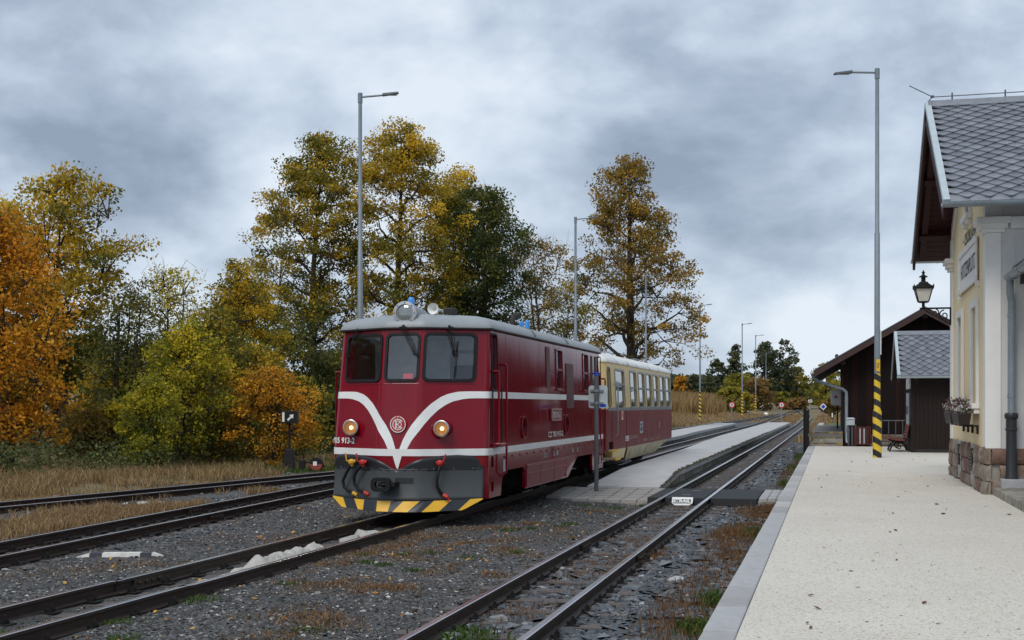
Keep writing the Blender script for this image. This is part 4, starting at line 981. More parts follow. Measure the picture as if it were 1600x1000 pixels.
carve(lower, inner_l); carve(upper, inner_u, wcut)
dcut = MB()
for s in (-1, 1): dcut.box((min(s*.8, s*1.4), .22, .5), (max(s*.8, s*1.4), .82, .8))
carve(lower, dcut)
for s in (1, -1):
    for i, (y0, y1) in enumerate(CW):
        w_ = side_frame(y0, y1, cz0, cz1, .06, s, 'window', M['alu'], M['glasscoach'], w=.045, mid=2.06, parent=coach, hwf=chw, glx=-.02)
        ub = MB(); ub.box((min(s*1.0, s*1.03), y0 + .05, cz0 + .02), (max(s*1.0, s*1.03), y0 + .28, 2.03)); ub.build('curtain', M['dark'], w_)
    w_ = side_frame(1.22, 2.52, cz0 - .02, cz1 - .02, .06, s, 'window', M['alu'], M['glasscoach'], w=.045, mid=2.12, parent=coach, hwf=chw, glx=-.02)
    MB().box((min(s*1.10, s*1.13), 1.22, cz0), (max(s*1.10, s*1.13), 2.52, 2.1)).build('frosted_panel', mat('frosted_glass', (.34, .40, .42), .35) if 'frosted_glass' not in bpy.data.materials else bpy.data.materials['frosted_glass'], w_)
    side_frame(.18, .52, 1.62, 2.46, .08, s, 'door_window', M['darksteel'], M['glassdark'], w=.03, parent=coach, hwf=chw, glx=-.02)
    MB().box((min(s*1.19, s*1.207), .12, 1.50), (max(s*1.19, s*1.207), CLN - .12, 1.575)).build('belt_strip', M['alu'], coach)
    g_ = MB(); g_.tube([(s*1.17, .98, 2.12), (s*1.27, .98, 2.1), (s*1.28, .98, 2.0), (s*1.28, .98, .95), (s*1.2, .98, .9)], .016, 8); g_.build('grab_rail', M['alu'], coach, smooth=50)
    for y in (.62, 2.75): MB().box((min(s*1.15, s*1.206), y - .006, .62), (max(s*1.15, s*1.206), y + .006, 1.5)).build('panel_seam', M['dark'], coach)
    for y in (4.66, 6.1, 7.5, 8.9, 10.28): MB().hexa([(s*1.16, y-.005, 1.58), (s*1.2025, y-.005, 1.58), (s*1.2025, y+.005, 1.58), (s*1.16, y+.005, 1.58), (s*1.1, y-.005, 2.6), (s*1.153, y-.005, 2.6), (s*1.153, y+.005, 2.6), (s*1.1, y+.005, 2.6)]).build('panel_seam', M['cream_dirty'], coach)
    # lower skirts
    sk_ = MB(); sk_.hexa([(s*1.0, .9, .32), (s*1.16, .9, .36), (s*1.16, 2.55, .36), (s*1.0, 2.55, .32), (s*1.0, .75, .605), (s*1.195, .75, .605), (s*1.195, 2.7, .605), (s*1.0, 2.7, .605)]); sk_.build('skirt', M['cream'], coach, bevel=.01)
    sk_ = MB(); sk_.hexa([(s*.9, 3.7, .26), (s*1.05, 3.4, .26), (s*1.05, 8.9, .26), (s*.9, 8.9, .26), (s*1.0, 3.0, .605), (s*1.195, 3.0, .605), (s*1.195, 11.0, .605), (s*1.0, 11.0, .605)]); sk_.build('skirt', M['cream_dirty'], coach, bevel=.01)
    for zt, xo in ((.62, 1.28), (.44, 1.36), ):
        MB().box((min(s*.8, s*xo), .2, zt - .04), (max(s*.8, s*xo), .84, zt)).build('step', M['cream_dirty'], coach, bevel=.01)
        MB().box((min(s*(xo-.03), s*(xo+.008)), .198, zt - .05), (max(s*(xo-.03), s*(xo+.008)), .842, zt + .004)).build('step_edge', M['yellow'], coach)
    MB().box((min(s*1.19, s*1.208), 1.98, 1.28), (max(s*1.19, s*1.208), 2.2, 1.5-.01)).build('red_notice', mat('notice_cream', (.7, .62, .4), .5) if 'notice_cream' not in bpy.data.materials else bpy.data.materials['notice_cream'], coach)
    MB().box((min(s*1.2, s*1.212), 2.05, 1.33), (max(s*1.2, s*1.212), 2.13, 1.46)).build('red_mark', M['signred'], coach)
    sgn = (lambda y0, z0: (lambda a, b: Vector((1.206, y0 + a, z0 + b)))) if s > 0 else (lambda y0, z0: (lambda a, b: Vector((-1.206, 2*y0 + 1 - y0 - a, z0 + b))))
    MB().box((min(s*1.19, s*1.205), 2.6, .76), (max(s*1.19, s*1.205), 3.1, .88)).build('registration_block', M['white'], coach)
    text_obj('lettering', 'CZ', M['coach_red'], coach, (lambda a, b: Vector((1.208, 2.66 + a, .78 + b))) if s > 0 else (lambda a, b: Vector((-1.208, 3.04 - a, .78 + b))), .08, .38)
    text_obj('lettering', '50 54 28', mat('worn_lettering', (.42, .33, .24), .6) if 'worn_lettering' not in bpy.data.materials else bpy.data.materials['worn_lettering'], coach, sgn(3.2, .79), .09, 1.3)
    fr_ = MB(); fr_.ring([Vector((s*1.203, y, z)) for y, z in rrect(4.95, 5.5, .90, 1.20, .04)], [Vector((s*1.203, y, z)) for y, z in rrect(5.03, 5.42, .95, 1.15, .03)], (s*.004, 0, 0)); fr_.build('logo_frame', M['plategrey'], coach)
    text_obj('lettering', 'M', M['plategrey'], coach, sgn(5.08, .98), .14, .28)
    text_obj('lettering', 'i', M['plategrey'], coach, sgn(8.75, .98), .17, .16)
    text_obj('lettering', 'BR  16t  1:8', bpy.data.materials['worn_lettering'], coach, sgn(5.6, .68), .06, 3.2)
# roof
mb = MB(); rings = []
for d, z in ((-.03, 2.60), (-.03, 2.64), (.05, 2.72), (.2, 2.80), (.45, 2.88), (.8, 2.93), (1.05, 2.94)):
    rings.append([Vector((p.x*(1 - d/1.17)*(1.15/1.2), p.y + (d*.25 if p.y < CLN/2 else -d*.25), z)) for p in crect(z)])
mb.loft(rings); crf = mb.build('roof', M['roof_white'], coach, smooth=50)
for y in (3.2, 9.6): MB().lathe((.35, y, 2.86), (0, 0, 1), [(0, .12), (.08, .12), (.10, .16), (.14, .14), (.16, .02)], 12).build('roof_vent', M['darksteel'], crf, smooth=40)
# interior seats, floor
MB().box((-1.1, .15, .72), (1.1, CLN - .15, .78)).build('floor', M['dark'], coach)
for k in range(6):
    for s in (-1, 1):
        MB().box((s*.75 - .28, 3.3 + k*1.4, 1.2), (s*.75 + .28, 3.42 + k*1.4, 1.95)).build('seat_back', mat('seat_orange', (.35, .14, .03), .7) if 'seat_orange' not in bpy.data.materials else bpy.data.materials['seat_orange'], coach, bevel=.04)
for yc in (2.0, 10.0):
    bg = MB()
    for s in (-1, 1): bg.box((s*.62 - .05, yc - 1.0, .36), (s*.62 + .05, yc + 1.0, .5))
    bg.box((-.6, yc - .2, .3), (.6, yc + .2, .55)); bo = bg.build('bogie', M['dark'], coach)
    for dy in (-.55, .55):
        for x in (-.4, .4): wheel(bo, x, yc + dy, .33)
# ------------------------------------------------------------------ station building
WX, WY0, WY1 = 2.36, 21.25, 27.35          # track-side gable wall plane and its ends
RY, RZ = 24.3, 7.07                         # ridge
EY0, EY1, EZ = 20.4, 28.2, 4.72             # eaves
OX = 1.66                                   # verge overhang
station = thing('station_building', 'yellow and white station building with slate roof and stone plinth', 'station', (WX, WY0, PZ))
def L(x, y, z): return Vector((x - WX, y - WY0, z - PZ))
def pbox(name, lo, hi, m, parent=station, bevel=0): return MB().box(L(*lo), L(*hi)).build(name, m, parent, bevel=bevel)
def zroof(y): return EZ + (RZ - EZ)*(1 - abs(y - RY)/(RY - EY0)) - .16
# solid walls with carved window openings
w = MB(); prof = [(WY0, .93), (WY1, .93), (WY1, zroof(WY1)), (RY, zroof(RY)), (WY0, zroof(WY0))]
w.loft([[L(WX, y, z) for y, z in prof], [L(WX + .4, y, z) for y, z in prof]])
wall = w.build('gable_wall', M['yellow_wall'], station)
WINS = [(24.98, 25.78, 1.66, 3.28), (22.5, 23.22, 1.66, 3.28), (23.6, 24.25, 4.98, 6.0)]
c_ = MB()
for (y0, y1, z0, z1) in WINS: c_.box(L(WX - .2, y0, z0), L(WX + .22, y1, z1))
carve(wall, c_)
for (y0, y1, z0, z1) in WINS:
    fr_ = MB(); q = .13
    fr_.ring([L(WX - .002, y, z) for y, z in ((y0-q, z0), (y1+q, z0), (y1+q, z1+q), (y0-q, z1+q))], [L(WX - .002, y, z) for y, z in ((y0, z0), (y1, z0), (y1, z1), (y0, z1))], (-.05, 0, 0))
    wo = fr_.build('window', M['trim'], station, bevel=.006)
    if z0 < 4:
        pbox('sill', (WX - .13, y0 - .2, z0 - .09), (WX - .001, y1 + .2, z0 - .002), M['trim'], wo, .01)
        pbox('sill_block', (WX - .09, y0 - .17, z0 - .17), (WX - .001, y0 - .04, z0 - .092), M['trim'], wo, .008); pbox('sill_block', (WX - .09, y1 + .04, z0 - .17), (WX - .001, y1 + .17, z0 - .092), M['trim'], wo, .008)
    else:
        pbox('sill', (WX - .12, y0 - .2, z0 - .1), (WX - .001, y1 + .2, z0 - .002), M['trim'], wo, .01)
        pbox('sill_block', (WX - .09, y0 - .1, z0 - .19), (WX - .001, y0 + .08, z0 - .102), M['trim'], wo, .008); pbox('sill_block', (WX - .09, y1 - .08, z0 - .19), (WX - .001, y1 + .1, z0 - .102), M['trim'], wo, .008)
    fm = MB(); 
    fm.ring([L(WX + .1, y, z) for y, z in ((y0, z0), (y1, z0), (y1, z1), (y0, z1))], [L(WX + .1, y, z) for y, z in ((y0+.06, z0+.06), (y1-.06, z0+.06), (y1-.06, z1-.06), (y0+.06, z1-.06))], (.05, 0, 0))
    fm.box(L(WX + .11, (y0+y1)/2 - .025, z0 + .05), L(WX + .14, (y0+y1)/2 + .025, z1 - .05)); fm.box(L(WX + .108, y0 + .05, z0 + (z1-z0)*.68), L(WX + .138, y1 - .05, z0 + (z1-z0)*.68 + .05))
    fm.build('casement', M['redwood'], wo)
    MB().add([L(WX + .13, y, z) for y, z in ((y0, z0), (y1, z0), (y1, z1), (y0, z1))], [(0,1,2,3)]).build('pane', M['glassdark'], wo)
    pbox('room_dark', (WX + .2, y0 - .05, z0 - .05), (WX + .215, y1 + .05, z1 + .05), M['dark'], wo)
# wall facing the camera
fw = MB(); fw.box(L(WX + .402, WY0 + .002, .93), L(14, WY0 + .35, EZ + .05)); fw.build('end_wall', M['white_wall_shaded'], station)
rear = MB(); rear.box(L(WX + .402, WY1 - .35, .93), L(14, WY1 - .002, EZ + .05)); rear.build('rear_wall', M['white_wall_shaded'], station)
# corner pilasters with capitals
for (y0, y1) in ((WY0 - .035, WY0 + .26), (WY1 - .30, WY1 + .035)):
    pbox('pilaster', (WX - .035, y0, .95), (WX + .2, y1, 4.32), M['trim'], bevel=.008)
    for k, (e_, z0, z1) in enumerate(((.05, 4.32, 4.38), (.09, 4.38, 4.46), (.13, 4.46, 4.56))):
        pbox('capital', (WX - .035 - e_, y0 - e_, z0 + .001), (WX + .2 + e_, y1 + e_, z1), M['trim'], bevel=.006)
    yy0 = y0 if y0 < 24 else y0
    pbox('upper_pilaster', (WX - .034, y0 + .001, 4.561), (WX + .2, y1 - .001, max(zroof(y0), zroof(y1)) + .02 if False else 4.95), M['trim'])
pbox('wall_return', (WX + .201, WY0 - .012, .95), (WX + .41, WY0 + .0, 4.95), M['white_wall_shaded'])
pbox('cornice', (WX + .33, WY0 - .12, 4.38), (14, WY0 + .001, 4.56), M['trim'], bevel=.01)
# raking white band under the verge, rear half visible from the platform
rb = MB(); 
for sgn_ in (1,):
    ya, yb = WY1 - .05, RY
    rb.hexa([L(WX-.03, yb, zroof(yb)-.26), L(WX-.001, yb, zroof(yb)-.26), L(WX-.001, ya, zroof(ya)-.26), L(WX-.03, ya, zroof(ya)-.26), L(WX-.03, yb, zroof(yb)), L(WX-.001, yb, zroof(yb)), L(WX-.001, ya, zroof(ya)), L(WX-.03, ya, zroof(ya))])
rb.build('raking_band', M['trim'], station)
# plinth of single stones
ps = MB(); ps.box(L(WX + .02, WY0 + .02, PZ - .3), L(14, WY1 - .02, .90)); plinth = ps.build('plinth', M['mortar'], station)
srng = random.Random(77)
def stone_mesh(lx, lz, dp):
    bm = bmesh.new(); bmesh.ops.create_cube(bm, size=1); bmesh.ops.subdivide_edges(bm, edges=bm.edges[:], cuts=2, use_grid_fill=True)
    for v in bm.verts:
        v.co.x *= dp; v.co.y *= lx; v.co.z *= lz
        e = (abs(v.co.y)/(lx/2) > .95) + (abs(v.co.z)/(lz/2) > .95)
        if v.co.x < 0: v.co.x += e*.022 + srng.uniform(-.022, .018)
        v.co.y += srng.uniform(-.018, .018); v.co.z += srng.uniform(-.015, .015)
    me = bpy.data.meshes.new('stone'); bm.to_mesh(me); bm.free(); me.materials.append(M[srng.choice(['stone', 'stone', 'stone2', 'stone3'])])
    me.polygons.foreach_set('use_smooth', [True]*len(me.polygons)); me.set_sharp_from_angle(angle=R(50)); return me
VENTS = [(25.05, 25.6), (22.75, 23.3)]
for row, (z0, z1) in enumerate(((.20, .44), (.44, .70), (.70, .95))):
    y = WY0 - .04
    while y < WY1:
        ln = srng.uniform(.3, .55)
        y1_ = min(y + ln, WY1 + .04)
        if WY1 - y1_ < .18: y1_ = WY1 + .04
        hit = [v for v in VENTS if y < v[1] and y1_ > v[0]]
        if hit:
            v = hit[0]
            if y < v[0] - .1: y1_ = v[0]
            else: y = v[1]; continue
        zt = z1 - .008 + (srng.uniform(-.02, .03) if row == 2 else 0)
        link('stone', stone_mesh(y1_ - y - .014, zt - z0 - .008, .12), plinth, L(WX - .012, (y + y1_)/2, (z0 + zt)/2)); y = y1_
    x = WX + .06 + (.12 if row == 1 else 0); 
    while x < 4.2:
        ln = srng.uniform(.4, .7); link('stone', stone_mesh(ln - .02, z1 - z0 - .016, .12), plinth, L(x + ln/2, WY0 - .012, (z0 + z1)/2), (0, 0, R(90))); x += ln
for (y0, y1) in VENTS:
    pbox('vent_surround', (WX - .045, y0 + .005, .27), (WX + .05, y1 - .005, .965), M['kerb'], plinth, .008)
    vg = pbox('vent_grille', (WX - .062, y0 + .13, .52), (WX - .044, y1 - .13, .90), M['iron'], plinth)
    for k in range(6): pbox('louvre', (WX - .075, y0 + .15, .55 + k*.055), (WX - .0625, y1 - .15, .575 + k*.055), M['darksteel'], vg)
# roof: decks, slates, ridge, verge
SL = math.hypot(RY - EY0, RZ - EZ); ang = math.atan2(RZ - EZ, RY - EY0)
def rp(x, d, n=0.0, rear=False):           # point on a roof slope: d metres up from the eave, n out of the plane
    y = d*math.cos(ang) - n*math.sin(ang); z = EZ + d*math.sin(ang) + n*math.cos(ang)
    return L(x, EY0 + y if not rear else EY1 - y, z)
roof_r = MB()
for rear in (False, True):
    a = [rp(OX, 0, -.02, rear), rp(14, 0, -.02, rear), rp(14, SL, -.02, rear), rp(OX, SL, -.02, rear)]; b = [rp(OX, 0, -.07, rear), rp(14, 0, -.07, rear), rp(14, SL, -.07, rear), rp(OX, SL, -.07, rear)]
    roof_r.hexa(b + a)
sroof = roof_r.build('roof', M['underlay'], station)
sw_, sh_ = .31, .24
slate_me = []
for m_ in ('slate', 'slate2', 'slate3', 'slate'):
    hw_ = sw_*.5 - .006; t = .018
    loop = [(-hw_, .25), (-hw_, .02), (-.02, -.232), (.02, -.232), (hw_, .02), (hw_, .25)]
    mb = MB(); mb.loft([[Vector((x, y, 0)) for x, y in loop], [Vector((x, y, t)) for x, y in loop]]); slate_me.append(mb.mesh('slate', M[m_]))
def lay_slates(parent, fn_local, rotx, x0, x1, length, w, h, rng_s, limit=300):
    k = 0; rows = int(length/h) + 1
    for r in range(rows):
        d = .03 + h*1.0 + r*h
        if d > length - .02: break
        x = x0 + (w/2 if r % 2 else w)
        while x < x1:
            o = link('slate', rng_s.choice(slate_me), parent, fn_local(x, d), (rotx - R(6.0) + rng_s.uniform(-.012, .012), rng_s.uniform(-.012, .012), rng_s.uniform(-.02, .02)), (w/sw_*.995, (h/sh_), 1))
            x += w; k += 1
    return k
lay_slates(sroof, lambda x, d: rp(x, d, .012), ang, OX + .02, 3.9, SL, sw_, .145, random.Random(4))
x = OX + .06; r5 = random.Random(9)
while x < 4.4:                               # straight starter course at the eave and ridge tiles
    MB().hexa([rp(x, -.05, .0), rp(x + .29, -.05, .0), rp(x + .29, .2, .008), rp(x, .2, .008), rp(x, -.05, .014), rp(x + .29, -.05, .014), rp(x + .29, .2, .02), rp(x, .2, .02)]).build('eave_slate', M[r5.choice(['slate', 'slate2'])], sroof); x += .296
x = OX + .02
while x < 4.4:
    dz = r5.uniform(-.004, .008)
    MB().hexa([rp(x, SL - .24, .03 + dz), rp(x + .36, SL - .24, .03), rp(x + .36, SL + .03, .045), rp(x, SL + .03, .045 + dz), rp(x, SL - .24, .045 + dz), rp(x + .36, SL - .24, .045), rp(x + .36, SL + .03, .06), rp(x, SL + .03, .06 + dz)]).build('ridge_slate', M['slate2'], sroof); x += .33
vf = MB()
for rear in (False, True):
    a0 = rp(OX - .02, -.03, -.16, rear); 
    vf.hexa([rp(OX - .03, -.05, -.04, rear), rp(OX + .07, -.05, -.04, rear), rp(OX + .07, SL, -.04, rear), rp(OX - .03, SL, -.04, rear), rp(OX - .03, -.05, .05, rear), rp(OX + .07, -.05, .05, rear), rp(OX + .07, SL + .02, .05, rear), rp(OX - .03, SL + .02, .05, rear)])
vf.build('verge_flashing', M['zincpale'], sroof)
for rear in (False, True):
    bb = MB(); bb.hexa([rp(OX - .02, -.02, -.3, rear), rp(OX + .03, -.02, -.3, rear), rp(OX + .03, SL, -.3, rear), rp(OX - .02, SL, -.3, rear), rp(OX - .02, -.02, -.041, rear), rp(OX + .03, -.02, -.041, rear), rp(OX + .03, SL, -.041, rear), rp(OX - .02, SL, -.041, rear)]); bb.build('bargeboard', M['redwood'], sroof, bevel=.008)
    # soffit boards on the overhang
    d = .02
    while d < SL - .1:
        MB().hexa([rp(OX + .031, d, -.1, rear), rp(WX + .3, d, -.1, rear), rp(WX + .3, d + .155, -.1, rear), rp(OX + .031, d + .155, -.1, rear), rp(OX + .031, d, -.071, rear), rp(WX + .3, d, -.071, rear), rp(WX + .3, d + .155, -.071, rear), rp(OX + .031, d + .155, -.071, rear)]).build('soffit_board', M['redwood'], sroof); d += .165
    for d in (.9, 2.6, 4.1): # purlins
        MB().hexa([rp(OX + .06, d, -.26, rear), rp(WX + .3, d, -.26, rear), rp(WX + .3, d + .16, -.26, rear), rp(OX + .06, d + .16, -.26, rear), rp(OX + .06, d, -.101, rear), rp(WX + .3, d, -.101, rear), rp(WX + .3, d + .16, -.101, rear), rp(OX + .06, d + .16, -.101, rear)]).build('purlin', M['redwood'], sroof, bevel=.008)
    MB().hexa([rp(OX + .1, .25, -.22, rear), rp(OX + .22, .25, -.22, rear), rp(OX + .22, SL - .2, -.22, rear), rp(OX + .1, SL - .2, -.22, rear), rp(OX + .1, .25, -.1005, rear), rp(OX + .22, .25, -.1005, rear), rp(OX + .22, SL - .2, -.1005, rear), rp(OX + .1, SL - .2, -.1005, rear)]).build('rafter', M['redwood'], sroof)
# eave soffit along the front

def half_gutter(p, q, r, name, m, parent, n=9, thick=.006):
    p, q = Vector(p), Vector(q); d = (q - p).normalized(); side = Vector((0, 0, 1)).cross(d).normalized(); mb = MB()
    A = [PI + PI*i/n for i in range(n + 1)]
    ring = lambda c, rr: [c + side*math.cos(a)*rr + Vector((0, 0, 1))*math.sin(a)*rr for a in A]
    lp = lambda c: ring(c, r) + ring(c, r - thick)[::-1]
    mb.loft([lp(p), lp(q)]); o = mb.build(name, m, parent, smooth=40)
    nb = max(2, int((q - p).length/.9))
    for k in range(nb):
        c = p.lerp(q, (k + .5)/nb); b = MB(); b.tube([c + side*math.cos(a)*(r + .006) + Vector((0, 0, math.sin(a)*(r + .006))) for a in A], .008, 5); b.build('bracket', m, o)
    return o
half_gutter(L(OX - .05, EY0 - .06, EZ - .03), L(10, EY0 - .06, EZ - .05), .075, 'gutter', M['zinc'], station)
half_gutter(L(OX - .05, EY1 + .06, EZ - .03), L(6, EY1 + .06, EZ - .05), .075, 'gutter', M['zincpale'], station)
# lightning conductor
lc = MB(); lc.tube([L(OX - .3, RY, RZ + .36), L(OX + .09, RY, RZ + .14), L(OX + .1, RY, RZ + .13), L(10, RY, RZ + .17)], .009, 5); lc.tube([L(OX + .0, RY - .02, RZ + .02), L(OX + .1, RY, RZ + .13)], .009, 5)
lc.cyl(L(OX + .07, RY, RZ + .14), L(OX + .13, RY, RZ + .14), .025, n=8)
for x in (2.1, 3.0, 3.9): lc.cyl(L(x, RY, RZ + .02), L(x, RY, RZ + .19), .014, n=6)
lc.build('lightning_conductor', M['darksteel'], station)
# lettering and name board on the wall
def wtext(y0, z0): return lambda a, b: L(WX - .004, y0 - a, z0 + b)
text_obj('lettering', 'OSOBLAHA', M['letter'], station, wtext(24.78, 4.53), .22, 1.9)
for y in (24.92, 22.70): pbox('lettering', (WX - .005, y, 4.62), (WX - .0035, y + .1, 4.66), M['letter'])
nb_ = MB(); nb_.box(L(WX - .03, 22.45, 3.78), L(WX - .001, 25.3, 4.36)); nbo = nb_.build('name_board', M['trim'], station)
fr_ = MB(); fr_.ring([L(WX - .031, y, z) for y, z in ((22.36, 3.69), (25.39, 3.69), (25.39, 4.45), (22.36, 4.45))], [L(WX - .031, y, z) for y, z in ((22.45, 3.78), (25.3, 3.78), (25.3, 4.36), (22.45, 4.36))], (-.03, 0, 0)); fr_.build('frame', M['trim'], nbo, bevel=.006)
for y in (22.34, 25.27): pbox('frame_foot', (WX - .06, y, 3.60), (WX - .001, y + .14, 3.688), M['trim'], nbo)
text_obj('lettering', 'HOTZENPLOTZ', M['letter'], nbo, lambda a, b: L(WX - .0335, 25.14 - a, 3.93 + b), .28, 2.52)
# veranda roof, gutter, downpipe
ver = MB(); ver.hexa([L(2.75, 12, 3.70), L(6.5, 12, 4.5), L(6.5, WY0 - .14, 4.5), L(2.75, WY0 - .14, 3.70), L(2.75, 12, 3.76), L(6.5, 12, 4.56), L(6.5, WY0 - .14, 4.56), L(2.75, WY0 - .14, 3.76)])
vo_ = ver.build('veranda_roof', M['zinc'], station)
d = 12.0
while d < WY0 - .4:
    MB().hexa([L(2.72, d, 3.765), L(3.2, d, 3.867), L(3.2, d + .38, 3.867), L(2.72, d + .38, 3.765), L(2.72, d, 3.785), L(3.2, d, 3.887), L(3.2, d + .38, 3.887), L(2.72, d + .38, 3.785)]).build('slate', M['slate2'], vo_); d += .4
MB().box(L(2.82, 12, 3.5), L(2.95, WY0 - .15, 3.69)).build('fascia', M['redwood'], vo_)
vg_ = half_gutter(L(2.66, WY0 - .16, 3.63), L(2.66, 12, 3.63), .085, 'gutter', M['zinc'], station)
dp = MB(); dx, dy = 2.66, WY0 - .26
dp.tube([L(dx, dy, 3.58), L(dx, dy, 3.36), L(dx + .03, dy + .04, 3.22), L(dx + .03, dy + .08, 3.05), L(dx + .03, dy + .08, 1.5)], .055, 12); dpo = dp.build('downpipe', M['zinc'], station, smooth=50)
for z in (3.0, 1.75): MB().cyl(L(dx + .03, dy + .08, z), L(dx + .03, dy + .08, z + .03), .064, n=12).build('pipe_clip', M['zinc'], dpo)
ci_ = MB(); ci_.lathe(L(dx + .03, dy + .08, .55), (0, 0, 1), [(-.06, .1), (0, .09), (.02, .082), (.68, .078), (.69, .09), (.72, .09), (.73, .08), (.86, .08), (.88, .1), (.93, .105), (.96, .085)], 16); ci_.build('cast_pipe', M['castiron'], dpo, smooth=40)
pbox('pipe_block', (dx - .13, dy - .12, .345), (dx + .4, WY0 - .075, .49), M['kerb'], station, .015)
ter = MB(); ter.box((2.43, 4, -.2), (14, WY0 - .081, .35)); ter = ter.build('terrace', M['concrete_old'], bevel=.012); tag(ter, 'low concrete terrace step in front of the station wall', 'terrace', kind='structure')

# flower boxes on the window sills
M['heather'] = hue_mat('heather_flowers', [(0, (.10, .03, .06)), (.5, (.16, .06, .09)), (.7, (.05, .09, .03)), (1, (.25, .12, .16))], .8, .2)
M['petals'] = hue_mat('white_flowers', [(0, (.75, .74, .68)), (.7, (.8, .79, .75)), (.8, (.08, .14, .04)), (1, (.06, .1, .03))], .8, .2)
def leaf_cards(n, cx, cy, cz, rx, ry, rz, size, seed, up=.3):
    g_ = np.random.RandomState(seed); c = np.stack([g_.normal(0, rx, n) + cx, g_.normal(0, ry, n) + cy, g_.normal(0, rz, n) + cz], -1)
    d = g_.normal(0, 1, (n, 3)); d[:, 2] += up; d /= np.linalg.norm(d, axis=1)[:, None]
    e = np.cross(d, g_.normal(0, 1, (n, 3))); e /= np.linalg.norm(e, axis=1)[:, None]
    s = (size*g_.uniform(.6, 1.3, n))[:, None]
    V = np.stack([c - d*s*.5, c + e*s*.35, c + d*s*.5, c - e*s*.35], 1); F = np.arange(n*4).reshape(n, 4); return V.reshape(-1, 3), F, g_.rand(n)
for (yc, lab, kk) in ((24.35, 'dark flower box with white and purple heather, the one nearer the lantern corner', 0), (22.85, 'dark flower box with white and purple heather, the one nearer the downpipe', 1)):
    fb = thing('flower_box', lab, 'flower box', (WX - .24, yc, 1.3), 0, 'flower boxes under the windows')
    b_ = MB(); b_.hexa([(-.08, -.55, .0), (.08, -.55, 0), (.08, .55, 0), (-.08, .55, 0), (-.11, -.6, .2), (.11, -.6, .2), (.11, .6, .2), (-.11, .6, .2)]); b_.build('trough', M['soil'], fb, bevel=.01)
    br = MB(); 
    for y in (-.4, .4): br.box((.0, y - .02, -.03), (.235, y + .02, -.002)); br.box((.2, y - .02, -.15), (.235, y + .02, -.03))
    br.build('bracket', M['iron'], fb)
    V, F, h = leaf_cards(900, 0, .05, .3, .05, .28, .06, .04, 60 + kk, .9); tag(np_mesh('heather', V, F, M['heather'], h, fb), kind='stuff')
    for q, yy_ in enumerate((.45, -.25)):
        V, F, h = leaf_cards(300, 0, yy_, .29, .05, .10, .05, .05, 70 + kk*3 + q, .5); tag(np_mesh('white_blooms', V, F, M['petals'], h, fb), kind='stuff')

# wall lantern
lan = thing('wall_lantern', 'black ornate lantern on scrolled bracket at the station corner', 'lantern', (WX, 27.1, 3.32))
lx = -.57
br = MB(); br.box((-.64, -.015, .245), (-.036, .015, .28)); br.box((-.066, -.018, -.08), (-.036, .018, .245))
def spiral(cx, cz, r0, r1, a0, a1, n=22): return [(cx + (r0 + (r1-r0)*i/n)*math.cos(R(a0 + (a1-a0)*i/n)), 0, cz + (r0 + (r1-r0)*i/n)*math.sin(R(a0 + (a1-a0)*i/n))) for i in range(n+1)]
br.tube(spiral(-.17, .12, .105, .02, 90, 560), .013, 6); br.tube(spiral(-.34, .17, .075, .012, 80, -420), .012, 6); br.tube(spiral(-.09, .0, .06, .01, 120, 520), .011, 6); br.tube(spiral(-.46, .205, .045, .01, 60, 460), .01, 6); br.tube([(-.05, 0, -.06), (-.16, 0, .0), (-.3, 0, .09), (-.44, 0, .16), (-.56, 0, .24)], .012, 6)
br.build('bracket', M['iron'], lan)
la = MB(); la.cyl((lx, 0, .25), (lx, 0, .40), .03, n=10); la.cyl((lx, 0, .4), (lx, 0, .42), .11, n=4)
la.loft([[(lx + a*r, b*r, z) for a, b in ((-1,-1),(1,-1),(1,1),(-1,1))] for z, r in ((.42, .105), (.44, .105))])
for a, b in ((-1,-1),(1,-1),(1,1),(-1,1)): la.cyl((lx + a*.1, b*.1, .44), (lx + a*.165, b*.165, .83), .012, n=5)
la.loft([[(lx + a*r, b*r, z) for a, b in ((-1,-1),(1,-1),(1,1),(-1,1))] for z, r in ((.83, .19), (.87, .195), (.90, .18), (1.0, .1), (1.06, .075))])
la.lathe((lx, 0, 1.06), (0, 0, 1), [(0, .06), (.02, .045), (.14, .045), (.15, .09), (.17, .085), (.22, .03), (.26, .02), (.29, .04), (.32, .02), (.38, .004)], 10)
for a, b in ((-1,-1),(1,-1),(1,1),(-1,1)): la.cyl((lx + a*.18, b*.18, .88), (lx + a*.19, b*.19, .98), .022, .005, n=5)
la.v = [(x, y, .28 + (z - .25)*.64) for x, y, z in la.v]; la.build('lantern_case', M['iron'], lan)
gl_ = MB(); gl_.loft([[(lx + a*r, b*r, z) for a, b in ((-1,-1),(1,-1),(1,1),(-1,1))] for z, r in ((.445, .098), (.828, .16))], cap=False); gl_.v = [(x, y, .28 + (z - .25)*.64) for x, y, z in gl_.v]; gl_.build('pane', mat('opal_lantern_glass', (.68, .67, .63), .4), lan)

